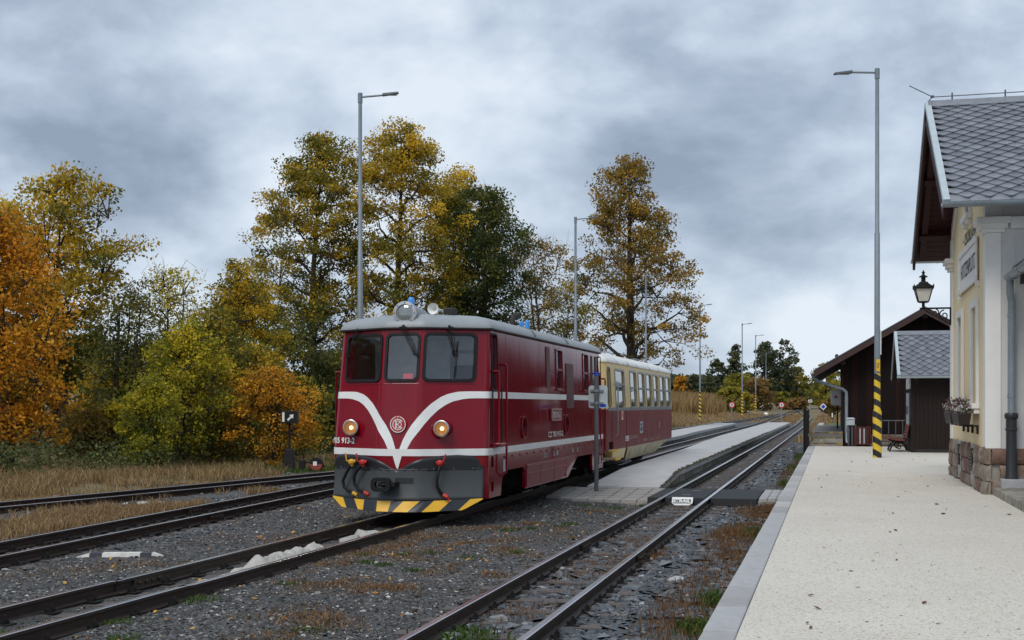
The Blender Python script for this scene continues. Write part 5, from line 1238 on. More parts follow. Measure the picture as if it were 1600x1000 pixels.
# ------------------------------------------------------------------ goods shed
SX0, SX1, SY0, SY1 = .37, 5.75, 46.2, 60.0
PX, PKZ, EVZ = 3.06, 4.92, 2.86
shed = thing('goods_shed', 'dark brown wooden goods shed with wide gable roof', 'shed', (SX0, SY0, PZ))
def G(x, y, z): return Vector((x - SX0, y - SY0, z - PZ))
def zr(x): return EVZ + (PKZ - EVZ)*(1 - abs(x - PX)/3.56)
sb = MB(); pr = [(SX0 + .03, .1), (SX1 - .03, .1), (SX1 - .03, zr(SX1) - .2), (PX, zr(PX) - .2), (SX0 + .03, zr(SX0) - .2)]
sb.loft([[G(x, SY0 + .03, z) for x, z in pr], [G(x, SY1 - .03, z) for x, z in pr]]); sb.build('frame', M['dark'], shed)
x = SX0; r6 = random.Random(12)
while x < SX1 - .02:
    wd = .158; x1_ = min(x + wd, SX1); zb = .62 if x > 1.3 else .30
    MB().hexa([G(x+.004, SY0 - .0, zb), G(x1_-.004, SY0 - .0, zb), G(x1_-.004, SY0 + .029, zb), G(x+.004, SY0 + .029, zb), G(x+.004, SY0 - .0, zr(x) - .14), G(x1_-.004, SY0 - .0, zr(x1_) - .14), G(x1_-.004, SY0 + .029, zr(x1_) - .14), G(x+.004, SY0 + .029, zr(x) - .14)]).build('plank', M[r6.choice(['plank', 'plank2', 'plank'])], shed)
    if r6.random() < .9: MB().box(G(x1_ - .022, SY0 - .02, zb), G(x1_ + .022, SY0 - .001, min(zr(x1_), zr(x1_ + .02)) - .16)).build('batten', M[r6.choice(['plank', 'plank2'])], shed)
    x += wd
y = SY0 + .05
while y < SY1 - .1:
    MB().box(G(SX0 - .0, y, .7), G(SX0 + .029, y + .19, zr(SX0) - .15)).build('plank', M[r6.choice(['plank', 'plank2'])], shed); y += .2
sr = MB()
for s in (-1, 1):
    a = [(PX, PKZ), (PX + s*3.62, zr(PX + 3.62))]
    sr.hexa([G(a[0][0], SY0 - .75, a[0][1] - .1), G(a[1][0], SY0 - .75, a[1][1] - .1), G(a[1][0], SY1 + .5, a[1][1] - .1), G(a[0][0], SY1 + .5, a[0][1] - .1), G(a[0][0], SY0 - .75, a[0][1]), G(a[1][0], SY0 - .75, a[1][1]), G(a[1][0], SY1 + .5, a[1][1]), G(a[0][0], SY1 + .5, a[0][1])])
sro = sr.build('roof', M['redwood'], shed)
for s in (-1, 1):
    x1_ = PX + s*3.66
    MB().hexa([G(PX, SY0 - .8, PKZ - .2), G(x1_, SY0 - .8, zr(PX+3.66) - .2), G(x1_, SY0 - .752, zr(PX+3.66) - .2), G(PX, SY0 - .752, PKZ - .2), G(PX, SY0 - .8, PKZ + .03), G(x1_, SY0 - .8, zr(PX+3.66) + .03), G(x1_, SY0 - .752, zr(PX+3.66) + .03), G(PX, SY0 - .752, PKZ + .03)]).build('bargeboard', mat('shed_barge_brown', (.045, .02, .016), .6, var=.3) if 'shed_barge_brown' not in bpy.data.materials else bpy.data.materials['shed_barge_brown'], sro)
    MB().hexa([G(PX, SY0 - .82, PKZ + .031), G(x1_, SY0 - .82, zr(PX+3.66) + .031), G(x1_, SY1 + .5, zr(PX+3.66) + .031), G(PX, SY1 + .5, PKZ + .031), G(PX, SY0 - .82, PKZ + .055), G(x1_, SY0 - .82, zr(PX+3.66) + .055), G(x1_, SY1 + .5, zr(PX+3.66) + .055), G(PX, SY1 + .5, PKZ + .055)]).build('roof_sheet', M['zinc'], sro)
for x in (SX0, 1.6, PX, 4.5):
    MB().box(G(x - .08, SY0 - .75, zr(x) - .33), G(x + .08, SY0 + .02, zr(x) - .12)).build('purlin', M['plank'], sro)
half_gutter(G(PX - 3.72, SY0 - .8, zr(PX + 3.66) - .02), G(PX - 3.72, SY1, zr(PX + 3.66) - .06), .075, 'gutter', M['zinc'], shed)
sd = MB(); gx_, gz_ = PX - 3.72, zr(PX + 3.66)
sd.tube([G(gx_, SY0 - .7, gz_ - .09), G(gx_ + .03, SY0 - .6, gz_ - .22), G(gx_ + .2, SY0 - .4, gz_ - .35), G(SX0 + .0, SY0 - .16, gz_ - .62), G(SX0 + .11, SY0 - .12, gz_ - .72), G(SX0 + .12, SY0 - .12, gz_ - .9), G(SX0 + .12, SY0 - .12, .42), G(SX0 + .15, SY0 - .2, .3)], .058, 10); sdo = sd.build('downpipe', M['zinc'], shed, smooth=50)
for z in (1.75, .75): MB().cyl(G(SX0 + .12, SY0 - .12, z), G(SX0 + .12, SY0 - .12, z + .03), .068, n=10).build('pipe_clip', M['zinc'], sdo)
spl = MB().box(G(SX0 + .9, SY0 - .015, .1), G(SX1, SY0 + .02, .61)).build('plinth', M['mortar'], shed)
r7 = random.Random(5)
for row in range(3):
    x = SX0 + .95 + r7.uniform(0, .15)
    while x < 3.6:
        ln = r7.uniform(.22, .42); o = MB(); o.box((-ln/2 + .008, -.03, -.056), (ln/2 - .008, .03, .056)); o.build('stone', M[r7.choice(['stone', 'stone2', 'stone3'])], spl, bevel=.02, loc=G(x + ln/2, SY0 - .02, .30 + row*.125)); x += ln
MB().box(G(SX0 - .2, SY0 + .2, zr(SX0)-.6), G(SX0 + .02, SY0 + .26, zr(SX0) - .55)).build('eave_brace', M['plank'], sro)
MB().lathe(G(PX - 2.9, SY0 - .3, zr(PX - 2.9)), (0, 0, 1), [(0, .06), (.12, .06), (.16, .03)], 8).build('roof_knob', M['dark'], sro)
# white box on the shed flank
wb = thing('wall_box', 'white enamel box with red mark on the side of goods shed', 'box', (.2, 53.0, 1.6))
o = MB(); o.hexa([(-.22, -.3, .04), (.168, -.3, 0), (.168, .3, 0), (-.22, .3, .04), (-.28, -.34, .62), (.168, -.34, .64), (.168, .34, .64), (-.28, .34, .62)]); o.build('case', M['white'], wb, bevel=.03)
MB().lathe((-.06, -.335, .36), (0, -1, .12), [(0, .05), (.01, .05), (.012, .03)], 14).build('red_mark', M['signred'], wb)
MB().box((-.02, -.03, -1.0), (.04, .03, .0)).build('stay', M['redwood'], wb)

# ------------------------------------------------------------------ hut
HX0, HX1, HY0, HY1 = 2.27, 5.2, 39.6, 43.0
hut = thing('waiting_hut', 'small dark brown plank hut with diamond slate roof', 'hut', (HX0, HY0, PZ))
def U(x, y, z): return Vector((x - HX0, y - HY0, z - PZ))
hb_ = MB(); hb_.box(U(HX0 + .03, HY0 + .03, PZ), U(HX1, HY1, 2.5)); hb_.build('frame', M['dark'], hut)
x = HX0 + .12
while x < 4.2:
    MB().box(U(x + .003, HY0, PZ + .1), U(x + .117, HY0 + .029, 2.18)).build('plank', M['plank3'], hut); x += .12
MB().box(U(HX0, HY0 - .012, PZ), U(HX0 + .115, HY0 + .1, 2.45)).build('corner_post', M['plank3'], hut, bevel=.008)
MB().box(U(HX0 + .116, HY0 - .02, PZ), U(4.6, HY0 + .03, PZ + .098)).build('sill_board', M['dark'], hut)
fz = MB().box(U(HX0 + .116, HY0 - .01, 2.182), U(4.6, HY0 + .03, 2.23)).build('rail_board', M['plank3'], hut)
for k in range(9):                            # cut-out frieze under the eave
    x = HX0 + .3 + k*.2
    MB().ring([U(x + a, HY0 - .004, 2.32 + b) for a, b in ellipse(0, 0, .085, .075, 12)], [U(x + a, HY0 - .004, 2.32 + b) for a, b in ellipse(0, 0, .045, .04, 12)], (0, .02, 0)).build('frieze_ring', M['plank3'], hut)
y = HY0 + .1
while y < HY1 - .1:
    MB().box(U(HX0, y + .003, PZ + .05), U(HX0 + .029, y + .147, 2.45)).build('plank', M['plank3'], hut); y += .15
nbd = MB().box(U(HX0 - .03, HY0 + .9, 1.0), U(HX0 - .001, HY0 + 2.0, 2.0)).build('notice_board', M['plategrey'], hut)
for k, (y0, y1) in enumerate(((.25, .8), (1.0, 1.9))):
    MB().box(U(HX0 - .04, HY0 + y0, 2.12), U(HX0 - .001, HY0 + y1, 2.44)).build('notice', M['white'], hut)
MB().box(U(HX0 - .035, HY0 + 1.0, 1.35), U(HX0 - .0305, HY0 + 1.9, 1.6)).build('picture', M['darksteel'], nbd)
HRY, HRZ, HEY, HEZ = 41.3, 3.86, 39.2, 2.50
hsl = math.hypot(HRY - HEY, HRZ - HEZ); hang = math.atan2(HRZ - HEZ, HRY - HEY); HOX = 1.9
def hp(x, d, n=0., rear=False):
    y = d*math.cos(hang) - n*math.sin(hang); return U(x, HEY + y if not rear else 2*HRY - HEY - y, HEZ + d*math.sin(hang) + n*math.cos(hang))
hr = MB()
for rear in (False, True): hr.hexa([hp(HOX, 0, -.07, rear), hp(5.5, 0, -.07, rear), hp(5.5, hsl, -.07, rear), hp(HOX, hsl, -.07, rear), hp(HOX, 0, -.02, rear), hp(5.5, 0, -.02, rear), hp(5.5, hsl, -.02, rear), hp(HOX, hsl, -.02, rear)])
hro = hr.build('roof', M['underlay'], hut)
lay_slates(hro, lambda x, d: hp(x, d, .012), hang, HOX + .02, 4.3, hsl, .29, .15, random.Random(6))
x = HOX + .05
while x < 4.4:
    MB().hexa([hp(x, -.04, 0), hp(x+.29, -.04, 0), hp(x+.29, .2, .008), hp(x, .2, .008), hp(x, -.04, .014), hp(x+.29, -.04, .014), hp(x+.29, .2, .02), hp(x, .2, .02)]).build('eave_slate', M[r5.choice(['slate','slate2'])], hro)
    MB().hexa([hp(x, hsl-.2, .03), hp(x+.29, hsl-.2, .03), hp(x+.29, hsl+.02, .045), hp(x, hsl+.02, .045), hp(x, hsl-.2, .045), hp(x+.29, hsl-.2, .045), hp(x+.29, hsl+.02, .06), hp(x, hsl+.02, .06)]).build('ridge_slate', M['slate2'], hro); x += .296
vf = MB()
for rear in (False, True): vf.hexa([hp(HOX-.04, -.04, -.05, rear), hp(HOX+.05, -.04, -.05, rear), hp(HOX+.05, hsl, -.05, rear), hp(HOX-.04, hsl, -.05, rear), hp(HOX-.04, -.04, .05, rear), hp(HOX+.05, -.04, .05, rear), hp(HOX+.05, hsl+.02, .05, rear), hp(HOX-.04, hsl+.02, .05, rear)])
vf.build('verge_flashing', M['zincpale'], hro)
for rear in (False, True): MB().hexa([hp(HOX-.01, -.02, -.24, rear), hp(HOX+.03, -.02, -.24, rear), hp(HOX+.03, hsl, -.24, rear), hp(HOX-.01, hsl, -.24, rear), hp(HOX-.01, -.02, -.051, rear), hp(HOX+.03, -.02, -.051, rear), hp(HOX+.03, hsl, -.051, rear), hp(HOX-.01, hsl, -.051, rear)]).build('bargeboard', M['redwood'], hro)
half_gutter(U(HOX - .05, HEY - .06, HEZ - .03), U(5, HEY - .06, HEZ - .03), .055, 'gutter', M['zincpale'], hut)
lmp = MB(); lmp.lathe(U(3.52, HY0 - .16, 2.18), (0, 0, -1), [(-.06, .03), (-.02, .13), (.04, .17), (.07, .16), (.11, .07), (.16, .05)], 16); lmp.build('wall_lamp', mat('lamp_glass_cream', (.6, .57, .45), .35), hut, smooth=50)
MB().box(U(3.49, HY0 - .16, 2.2), U(3.55, HY0 + .0, 2.24)).build('lamp_arm', M['iron'], hut)

# ------------------------------------------------------------------ platform furniture
bench = thing('bench', 'low bench with red slats and black scrolled iron legs', 'bench', (1.95, 40.6, PZ))   # faces the track (-x)
for y in (-.62, .62):
    lg = MB(); lg.tube([(-.26, y, .0), (-.27, y, .05), (-.2, y, .2), (-.1, y, .27), (.1, y, .27), (.2, y, .2), (.27, y, .05), (.27, y, 0)], .026, 6); lg.tube(spiral(0, .14, .085, .02, 0, 420), .016, 6) if False else None
    lg.tube([(a, y, c) for a, _, c in spiral(0, .15, .09, .02, 90, 470)], .015, 6); lg.tube([(-.28, y, .36), (-.1, y, .3), (.14, y, .29), (.2, y, .36), (.28, y, .75)], .024, 6); lg.build('leg', M['iron'], bench)
for k, (x, z, a) in enumerate(((-.27, .405, 0), (-.17, .375, 0), (-.07, .355, 0), (.03, .345, 0), (.12, .35, 0))): MB().box((-.042, -.78, -.014), (.042, .78, .014)).build('slat', M['benchred'], bench, bevel=.006, loc=(x, 0, z))
for k in range(5): MB().box((-.014, -.78, -.036), (.014, .78, .036)).build('slat', M['benchred'], bench, bevel=.006, loc=(.205 + k*.017, 0, .44 + k*.085), rot=(0, R(12), 0))
bin_ = thing('litter_bin', 'reddish slatted litter bin against the dark shed wall', 'litter bin', (1.02, 45.75, PZ))
MB().box((-.21, -.16, .05), (.21, .16, .62)).build('liner', M['dark'], bin_)
for k in range(7): MB().box((-.24 + k*.067, -.19, .08), (-.195 + k*.067, -.162, .6)).build('slat', M['plategrey'] if k in (2, 4) else M['binred'], bin_)
bf = MB()
for a, b in ((-.27, -.21), (.24, -.21), (-.27, .17), (.24, .17)): bf.box((a, b, 0), (a + .03, b + .03, .66))
bf.box((-.241, -.2, .62), (.24, -.18, .66)); bf.box((-.241, -.2, .04), (.24, -.18, .08)); bf.build('frame', M['binred'], bin_)
pnl = thing('wooden_panel', 'narrow dark red board standing beside the litter bin', 'board', (.72, 45.85, PZ)); MB().box((-.045, -.03, 0), (.045, .03, .68)).build('board', M['binred'], pnl); MB().box((-.06, -.035, .68), (.06, .035, .71)).build('cap', M['dark'], pnl)
cab_ = thing('cable_post', 'grey junction box on short posts next to shed downpipe', 'junction box', (.62, 45.7, PZ))
for x in (-.06, .06): MB().cyl((x, 0, 0), (x, 0, .7), .04, n=10).build('post', M['darksteel'], cab_)
MB().box((-.14, -.09, .7), (.14, .09, .92)).build('box', M['plategrey'], cab_, bevel=.015); MB().hexa([(-.16, -.11, .92), (.16, -.11, .92), (.16, .11, .92), (-.16, .11, .92), (-.1, -.06, .97), (.1, -.06, .97), (.1, .06, .97), (-.1, .06, .97)]).build('lid', M['plategrey'], cab_)
MB().cyl((.17, 0, 0), (.17, 0, .75), .02, n=8).build('green_cable', mat('cable_green', (.06, .22, .04), .5), cab_)
rack = thing('railing', 'thin dark metal railing in front of the shed plinth', 'railing', (2.0, 45.6, PZ))
for k in range(5): MB().cyl((-.35 + k*.23, 0, 0), (-.35 + k*.23, 0, .86), .016, n=8).build('bar', M['darksteel'], rack)
MB().cyl((-.37, 0, .87), (.6, 0, .87), .018, n=8).build('top_rail', M['darksteel'], rack)
gate = thing('steel_post', 'black riveted steel post at the foot of the loading steps', 'post', (-.86, 45.3, -.2))
go = MB(); go.box((-.1, -.08, 0), (-.07, .08, 1.72)); go.box((.07, -.08, 0), (.1, .08, 1.70)); go.box((-.07, -.012, 0), (.07, .012, 1.66)); go.build('beam', M['iron'], gate); MB().box((.06, -.1, .75), (.14, -.08, .85)).build('catch', M['darksteel'], gate)
MB().box((.101, -.02, 1.68), (.13, .02, 1.74)).build('cap_bolt', M['plategrey'], gate)
lf = MB(); lf.lathe((0, 0, 0), (0, 0, 1), [(0, .07), (.03, .09), (.1, .07), (.13, .02)], 8)

# ------------------------------------------------------------------ lamp posts
def lamp_post(label, x, y, zb, h, arm, rz=0.0, tilt=5):
    t = thing('lamp_post', label, 'street lamp', (x, y, zb), rz, 'tall galvanised lamp posts')
    p = MB(); p.lathe((0, 0, 0), (0, 0, 1), [(2.2, .078), (h*.58, .072), (h*.582, .058), (h, .052), (h + .02, .05)], 14); p.build('mast', M['steelgrey'], t, smooth=40)
    p = MB(); p.lathe((0, 0, 0), (0, 0, 1), [(-.15, .118), (1.22, .115), (1.30, .085), (2.24, .083), (2.245, .07)], 18); p.build('striped_base', M['stripe_post'], t, smooth=40)
    p = MB(); p.cyl((0, 0, h - .22), (0, 0, h + .05), .066, n=12); p.tube([(0, 0, h - .06), (arm*.62, 0, h - .06 + .62*arm*math.tan(R(tilt)))], .028, 8); p.build('arm', M['steelgrey'], t, smooth=40)
    a0 = arm*.58; z0 = h - .06 + a0*math.tan(R(tilt)); z1 = h - .06 + arm*math.tan(R(tilt + 2)); s = 1 if arm > 0 else -1
    hd = MB(); hd.hexa([(a0, -.06, z0 - .03), (arm, -.09, z1 - .03), (arm, .09, z1 - .03), (a0, .06, z0 - .03), (a0, -.05, z0 + .05), (arm, -.07, z1 + .015), (arm, .07, z1 + .015), (a0, .05, z0 + .05)] if s > 0 else [(arm, -.09, z1 - .03), (a0, -.06, z0 - .03), (a0, .06, z0 - .03), (arm, .09, z1 - .03), (arm, -.07, z1 + .015), (a0, -.05, z0 + .05), (a0, .05, z0 + .05), (arm, .07, z1 + .015)])
    hdo = hd.build('lamp_head', M['darksteel'], t, bevel=.012)
    MB().box((min(a0 + s*.08, arm - s*.04), -.05, (z0+z1)/2 - .042), (max(a0 + s*.08, arm - s*.04), .05, (z0+z1)/2 - .036)).build('diffuser', M['plategrey'], hdo, rot=None)
    return t
rz_l = R(14)
lp0 = lamp_post('tall lamp post with striped base on the station platform', 1.17, 35.5, PZ, 10.33, -1.15, R(14), -1)
MB().box((-.05, -.1, 2.3), (.05, -.072, 2.62)).build('yellow_label', M['yellow'], lp0)
text_obj('lettering', '07', M['letter'], lp0, lambda a, b: Vector((-.03 + a, -.102, 2.38 + b)), .14, .06)
MB().box((.075, -.03, 2.75), (.1, .03, 3.4)).build('conduit', M['white'], lp0)
lamp_post('nearest lamp post on the left, rising above the locomotive cab', -12.65, 33.3, -.1, 10.3, 1.06, R(14))
lamp_post('lamp post between the locomotive rear and the big lime tree', -11.4, 57.6, -.1, 10.3, 1.06, R(14))
lamp_post('lamp post mostly hidden behind the coach and lime tree', -11.9, 84, 0, 10.2, 1.06, R(14))
lamp_post('lamp post seen against the right edge of the lime tree crown', -11.0, 110.6, .55, 9.7, 1.06, R(14))
lamp_post('lamp post with striped base before the yellow bush in the distance', -9.2, 137, .72, 9.5, 1.06, R(14))
lamp_post('second-farthest lamp post, in front of distant dark trees', -9.2, 161.6, .8, 9.5, 1.06, R(14))
lamp_post('farthest and smallest lamp post before the dark trees', -10.9, 222, 1.1, 9.4, 1.06, R(14))

# ------------------------------------------------------------------ signs and track-side things
bs = thing('platform_sign', 'grey post carrying the back of a square sign plate', 'sign', (-4.41, 24.35, -.15))
MB().cyl((0, 0, 0), (0, 0, 2.35), .042, n=12).build('post', M['darksteel'], bs, smooth=40); MB().cyl((0, 0, 2.35), (0, 0, 2.42), .045, n=12).build('cap', M['signblue'], bs)
o = MB(); lp = rrect(-.16, .21, 1.72, 2.16, .05); o.loft([[Vector((x, .05, z)) for x, z in lp], [Vector((x, .058, z)) for x, z in lp]]); sp_ = o.build('plate', M['plategrey'], bs)
for z in (1.82, 2.06): o = MB(); o.box((-.13, .02, z - .02), (.13, .049, z + .02)); o.cyl((0, 0, z - .025), (0, 0, z + .025), .052, n=12); o.build('clamp', M['steelgrey'], bs)
MB().box((.07, .044, 1.745), (.18, .0495, 1.80)).build('sticker', M['signblue'], sp_)
for (x, y, lab, arrow) in ((-8.0, 106.5, 'round red ringed sign at the end of the farther slab platform', 0), (-4.1, 109.2, 'round red ringed sign at the end of the long slab platform', 1)):
    rs = thing('round_sign', lab, 'sign', (x, y, -.1), R(14), 'round signs at the platform ends')
    MB().cyl((0, 0, 0), (0, 0, 1.9), .06, n=8).build('post', M['steelgrey'], rs)
    MB().lathe((0, -.06, 1.75), (0, -1, 0), [(0, .25), (.02, .25)], 24).build('rim', M['signred'], rs); MB().lathe((0, -.081, 1.75), (0, -1, 0), [(0, .17), (.006, .17)], 24).build('face', M['white'], rs)
    MB().loft([[Vector((a, -.088, 1.75 + b)) for a, b in ((-.03, -.12), (.03, -.12), (.03, .02), (.1, .02), (0, .12), (-.1, .02), (-.03, .02))], [Vector((a, -.092, 1.75 + b)) for a, b in ((-.03, -.12), (.03, -.12), (.03, .02), (.1, .02), (0, .12), (-.1, .02), (-.03, .02))]]).build('arrow', M['letter'], rs)
sg = thing('speed_sign', 'white speed board reading 40 beside the distant line', 'sign', (-2.98, 185, .45), R(14))
MB().cyl((0, 0, 0), (0, 0, 1.8), .04, n=8).build('post', M['steelgrey'], sg); MB().box((-.26, -.06, 1.55), (.26, -.04, 1.95)).build('plate', M['white'], sg)
text_obj('lettering', '40', M['letter'], sg, lambda a, b: Vector((-.18 + a, -.063, 1.61 + b)), .28, .36)
dg_ = thing('diamond_sign', 'white diamond sign with blue centre right of the line', 'sign', (-.72, 110, .1), R(14))
MB().cyl((0, 0, 0), (0, 0, 1.3), .03, n=8).build('post', M['darksteel'], dg_)
MB().loft([[Vector((a, y, 1.4 + b)) for a, b in ((0, -.3), (.3, 0), (0, .3), (-.3, 0))] for y in (-.05, -.03)]).build('plate', M['white'], dg_); MB().loft([[Vector((a, y, 1.4 + b)) for a, b in ((0, -.18), (.18, 0), (0, .18), (-.18, 0))] for y in (-.06, -.051)]).build('blue_centre', M['signblue'], dg_)
ds = thing('dwarf_signal', 'small black and white indicator post beyond the loading platform', 'signal', (.02, 105, 0)); MB().cyl((0, 0, 0), (0, 0, .55), .03, n=8).build('post', M['darksteel'], ds); MB().box((-.11, -.05, .55), (.11, .05, 1.1)).build('head', M['iron'], ds); MB().box((-.05, -.06, .65), (.05, -.051, 1.0)).build('white_bar', M['white'], ds)
for (x, y, lab) in ((-8.1, 165, 'white painted stone by the distant junction'),):
    st_ = thing('marker_stone', lab, 'marker', (x, y, .3)); MB().lathe((0, 0, 0), (0, 0, 1), [(0, .28), (.2, .3), (.36, .22), (.42, .05)], 10).build('stone', M['white'], st_, smooth=60)
kp = thing('relay_post', 'small grey relay post in the grass below the far lamps', 'post', (-10.6, 160, .7)); MB().cyl((0, 0, 0), (0, 0, .9), .05, n=8).build('post', M['darksteel'], kp); MB().box((-.18, -.12, .8), (.18, .12, 1.35)).build('box', M['darksteel'], kp, bevel=.02)
sp2 = thing('field_post', 'stubby dark post at the edge of the maize field', 'post', (-19.5, 110, .4)); MB().lathe((0, 0, 0), (0, 0, 1), [(0, .2), (1.3, .2), (1.45, .14), (1.5, .02)], 10).build('post', M['dark'], sp2)
for (x0, y0, x1, y1, lab) in ((-8.45, 13.1, -7.46, 13.38, 'white and black fouling bar lying beside the locomotive track'), (-12.15, 20.1, -11.1, 20.5, 'white fouling bar in dry grass between the two left tracks')):
    d = Vector((x1 - x0, y1 - y0, 0)); ln = d.length; rz = math.atan2(d.y, d.x)
    fb = thing('fouling_bar', lab, 'track marker', (x0, y0, -.17), rz, 'fouling bars between tracks')
    secs = [(0, .16, 'white_worn'), (.16, .30, 'blueblack'), (.30, .72, 'white_worn'), (.72, .85, 'blueblack'), (.85, 1.0, 'white_worn')]
    for (a, b, m_) in secs:
        wa = .085 if a > 0 else .03; wb_ = .085 if b < 1 else .005; ha = .10 if a > 0 else .05; hb2 = .10 if b < 1 else .05
        MB().hexa([(a*ln, -wa, 0), (b*ln, -wb_, 0), (b*ln, wb_, 0), (a*ln, wa, 0), (a*ln, -wa*.7, ha), (b*ln, -wb_*.7, hb2), (b*ln, wb_*.7, hb2), (a*ln, wa*.7, ha)]).build('band', M[m_], fb)
# crumpled pale sheet between the rails
r9 = np.random.RandomState(3); nxs, nys = 19, 150; gx, gy = np.meshgrid(np.linspace(-.26, .25, nxs), np.linspace(0, 2.75, nys))
prof = np.interp(gy, [0, .2, .3, .5, .75, .95, 1.15, 1.4, 1.6, 1.9, 2.05, 2.3, 2.45, 2.75], [0, .05, .10, .05, .11, .15, .09, .13, .12, .17, .11, .17, .16, .0])
cross = np.exp(-((gx - .03 - .06*np.sin(gy*4))/.15)**2); gz = prof*.85*cross + (fbm(gx, gy, 6, 2) - .5)*.13*cross*(prof > .01) + (fbm(gx, gy, 15, 5) - .5)*.06*cross
idx = np.arange(gx.size).reshape(gx.shape); gf = np.stack([idx[:-1,:-1], idx[:-1,1:], idx[1:,1:], idx[1:,:-1]], -1).reshape(-1, 4)
so_ = np_mesh('crumpled_sheet', np.stack([gx + .02*np.sin(gy*3), gy, gz - .01], -1).reshape(-1, 3), gf, M['sheet']); so_.location = (-5.98, 11.75, -.14)
tag(so_, 'crumpled whitish sheet lying between the rails before the locomotive', 'sheet')
for k, (x, y, sz) in enumerate(((-5.95, 15.35, .11), (-5.87, 15.75, .15), (-5.75, 16.2, .08))):
    bm = bmesh.new(); bmesh.ops.create_icosphere(bm, subdivisions=2, radius=1)
    for v in bm.verts: v.co *= 1 + noise.noise(v.co*1.7 + Vector((k*5, 0, 0)))*.5
    me = bpy.data.meshes.new('stone'); bm.to_mesh(me); bm.free(); me.materials.append(M['sheet'])
    o = link('pale_rock', me, None, (x, y, -.13), (0, 0, k), (sz*1.3, sz*1.5, sz*.9)); tag(o, ['small pale rock next to the end of the crumpled sheet', 'larger pale rock between the rails under the locomotive nose', 'flat pale rock against the rail under the hazard stripes'][k], 'rock', 'pale rocks between the rails')
# switch stand with lever weight
sw = thing('switch_stand', 'black switch stand with arrow indicator box beside the left siding', 'switch stand', (-14.0, 31.6, -.15), R(14))
MB().hexa([(-.16, -.14, 0), (.16, -.14, 0), (.16, .14, 0), (-.16, .14, 0), (-.11, -.1, .62), (.11, -.1, .62), (.11, .1, .62), (-.11, .1, .62)]).build('pedestal', M['iron'], sw, bevel=.02)
MB().cyl((0, 0, .6), (0, 0, 1.32), .03, n=8).build('spindle', M['iron'], sw)
o = MB(); o.box((-.20, -.17, 1.3), (.22, .17, 1.63)); ib = o.build('indicator_box', M['iron'], sw, bevel=.01)
MB().box((-.165, -.176, 1.34), (-.105, -.1705, 1.59)).build('white_bar', M['white'], ib)
ar = [(0, -.025), (.13, -.025), (.13, -.07), (.22, 0), (.13, .07), (.13, .025), (0, .025)]; ca, sa = math.cos(R(45)), math.sin(R(45))
MB().loft([[Vector((-.02 + a*ca - b*sa, y, 1.38 + a*sa + b*ca)) for a, b in ar] for y in (-.176, -.1705)]).build('white_arrow', M['white'], ib)
o = MB(); o.box((.25, -.1, 0), (.42, .1, .32)); o.cyl((.3, 0, .3), (.95, -.1, .16), .025, n=8); o.build('lever', M['iron'], sw, bevel=.015)
wgt = MB(); wgt.lathe((.74, -.22, .22), (0, 1, 0), [(0, .165), (.02, .175), (.22, .175), (.24, .165)], 20); wgt = wgt.build('counterweight', M['iron'], sw, smooth=40)
hw2 = MB(); pts = [(.165*math.cos(R(a)), .165*math.sin(R(a))) for a in range(180, 361, 12)]; hw2.loft([[Vector((.74 + a, y, .22 + b)) for a, b in pts] for y in (-.226, -.2205)]); hw2.build('red_half', M['signred'] if False else mat('weight_rust_red', (.25, .05, .03), .6), wgt)
MB().box((.66, -.232, .18), (.76, -.2265, .29)).build('white_square', M['white'], wgt)
MB().box((-.3, -.3, -.06), (1.3, .3, 0)).build('timber', M['sleeper'], sw)
# fallen leaves on the platform
g_ = np.random.RandomState(31); n = 70
c = np.stack([g_.uniform(-.4, 3.2, n), g_.uniform(7, 40, n), np.full(n, PZ + .012)], -1); k = c[:, 0] < 2.35; c = c[k]; n = len(c)
a = g_.uniform(0, 2*PI, n); s = g_.uniform(.015, .04, n); d = np.stack([np.cos(a)*s, np.sin(a)*s, g_.uniform(-.006, .012, n)], -1); e2 = np.stack([-np.sin(a)*s*.55, np.cos(a)*s*.55, g_.uniform(-.006, .012, n)], -1)
M['deadleaf'] = hue_mat('fallen_leaf', [(0, (.06, .025, .015)), (.6, (.16, .07, .03)), (1, (.12, .12, .05))], .8)
V = np.stack([c - d, c + e2, c + d, c - e2], 1).reshape(-1, 3)
tag(np_mesh('fallen_leaves', V, np.arange(n*4).reshape(n, 4), M['deadleaf'], g_.rand(n)), 'few brown fallen leaves scattered on the pale platform', 'leaves', kind='stuff')
n = 170; c = np.stack([g_.uniform(-9, -3.2, n), 8 + 14*g_.rand(n)**1.3], -1); cz = hyard(c[:, 0], c[:, 1]) + .016; c = np.stack([c[:, 0], c[:, 1], cz], -1)
a = g_.uniform(0, 2*PI, n); s = g_.uniform(.018, .045, n); d = np.stack([np.cos(a)*s, np.sin(a)*s, g_.uniform(-.008, .02, n)], -1); e2 = np.stack([-np.sin(a)*s*.6, np.cos(a)*s*.6, g_.uniform(-.008, .02, n)], -1)
tag(np_mesh('yard_leaves', np.stack([c - d, c + e2, c + d, c - e2], 1).reshape(-1, 3), np.arange(n*4).reshape(n, 4), hue_mat('orange_fallen_leaf', [(0, (.12, .05, .02)), (.5, (.38, .15, .03)), (1, (.5, .3, .05))], .8), g_.rand(n)), 'orange fallen leaves scattered on the dark gravel', 'leaves', kind='stuff')
pc = stones('platform_grit', 'loose grit lying on the pale platform', np.stack([g_.uniform(-.5, 2.3, 1500), 7 + 20*g_.rand(1500)**1.6], -1), .006, lambda x, y: np.full(len(x), PZ), hue_mat('platform_grit_mat', [(0, (.12, .09, .06)), (.5, (.35, .3, .24)), (1, (.6, .57, .5))], .8), 33)
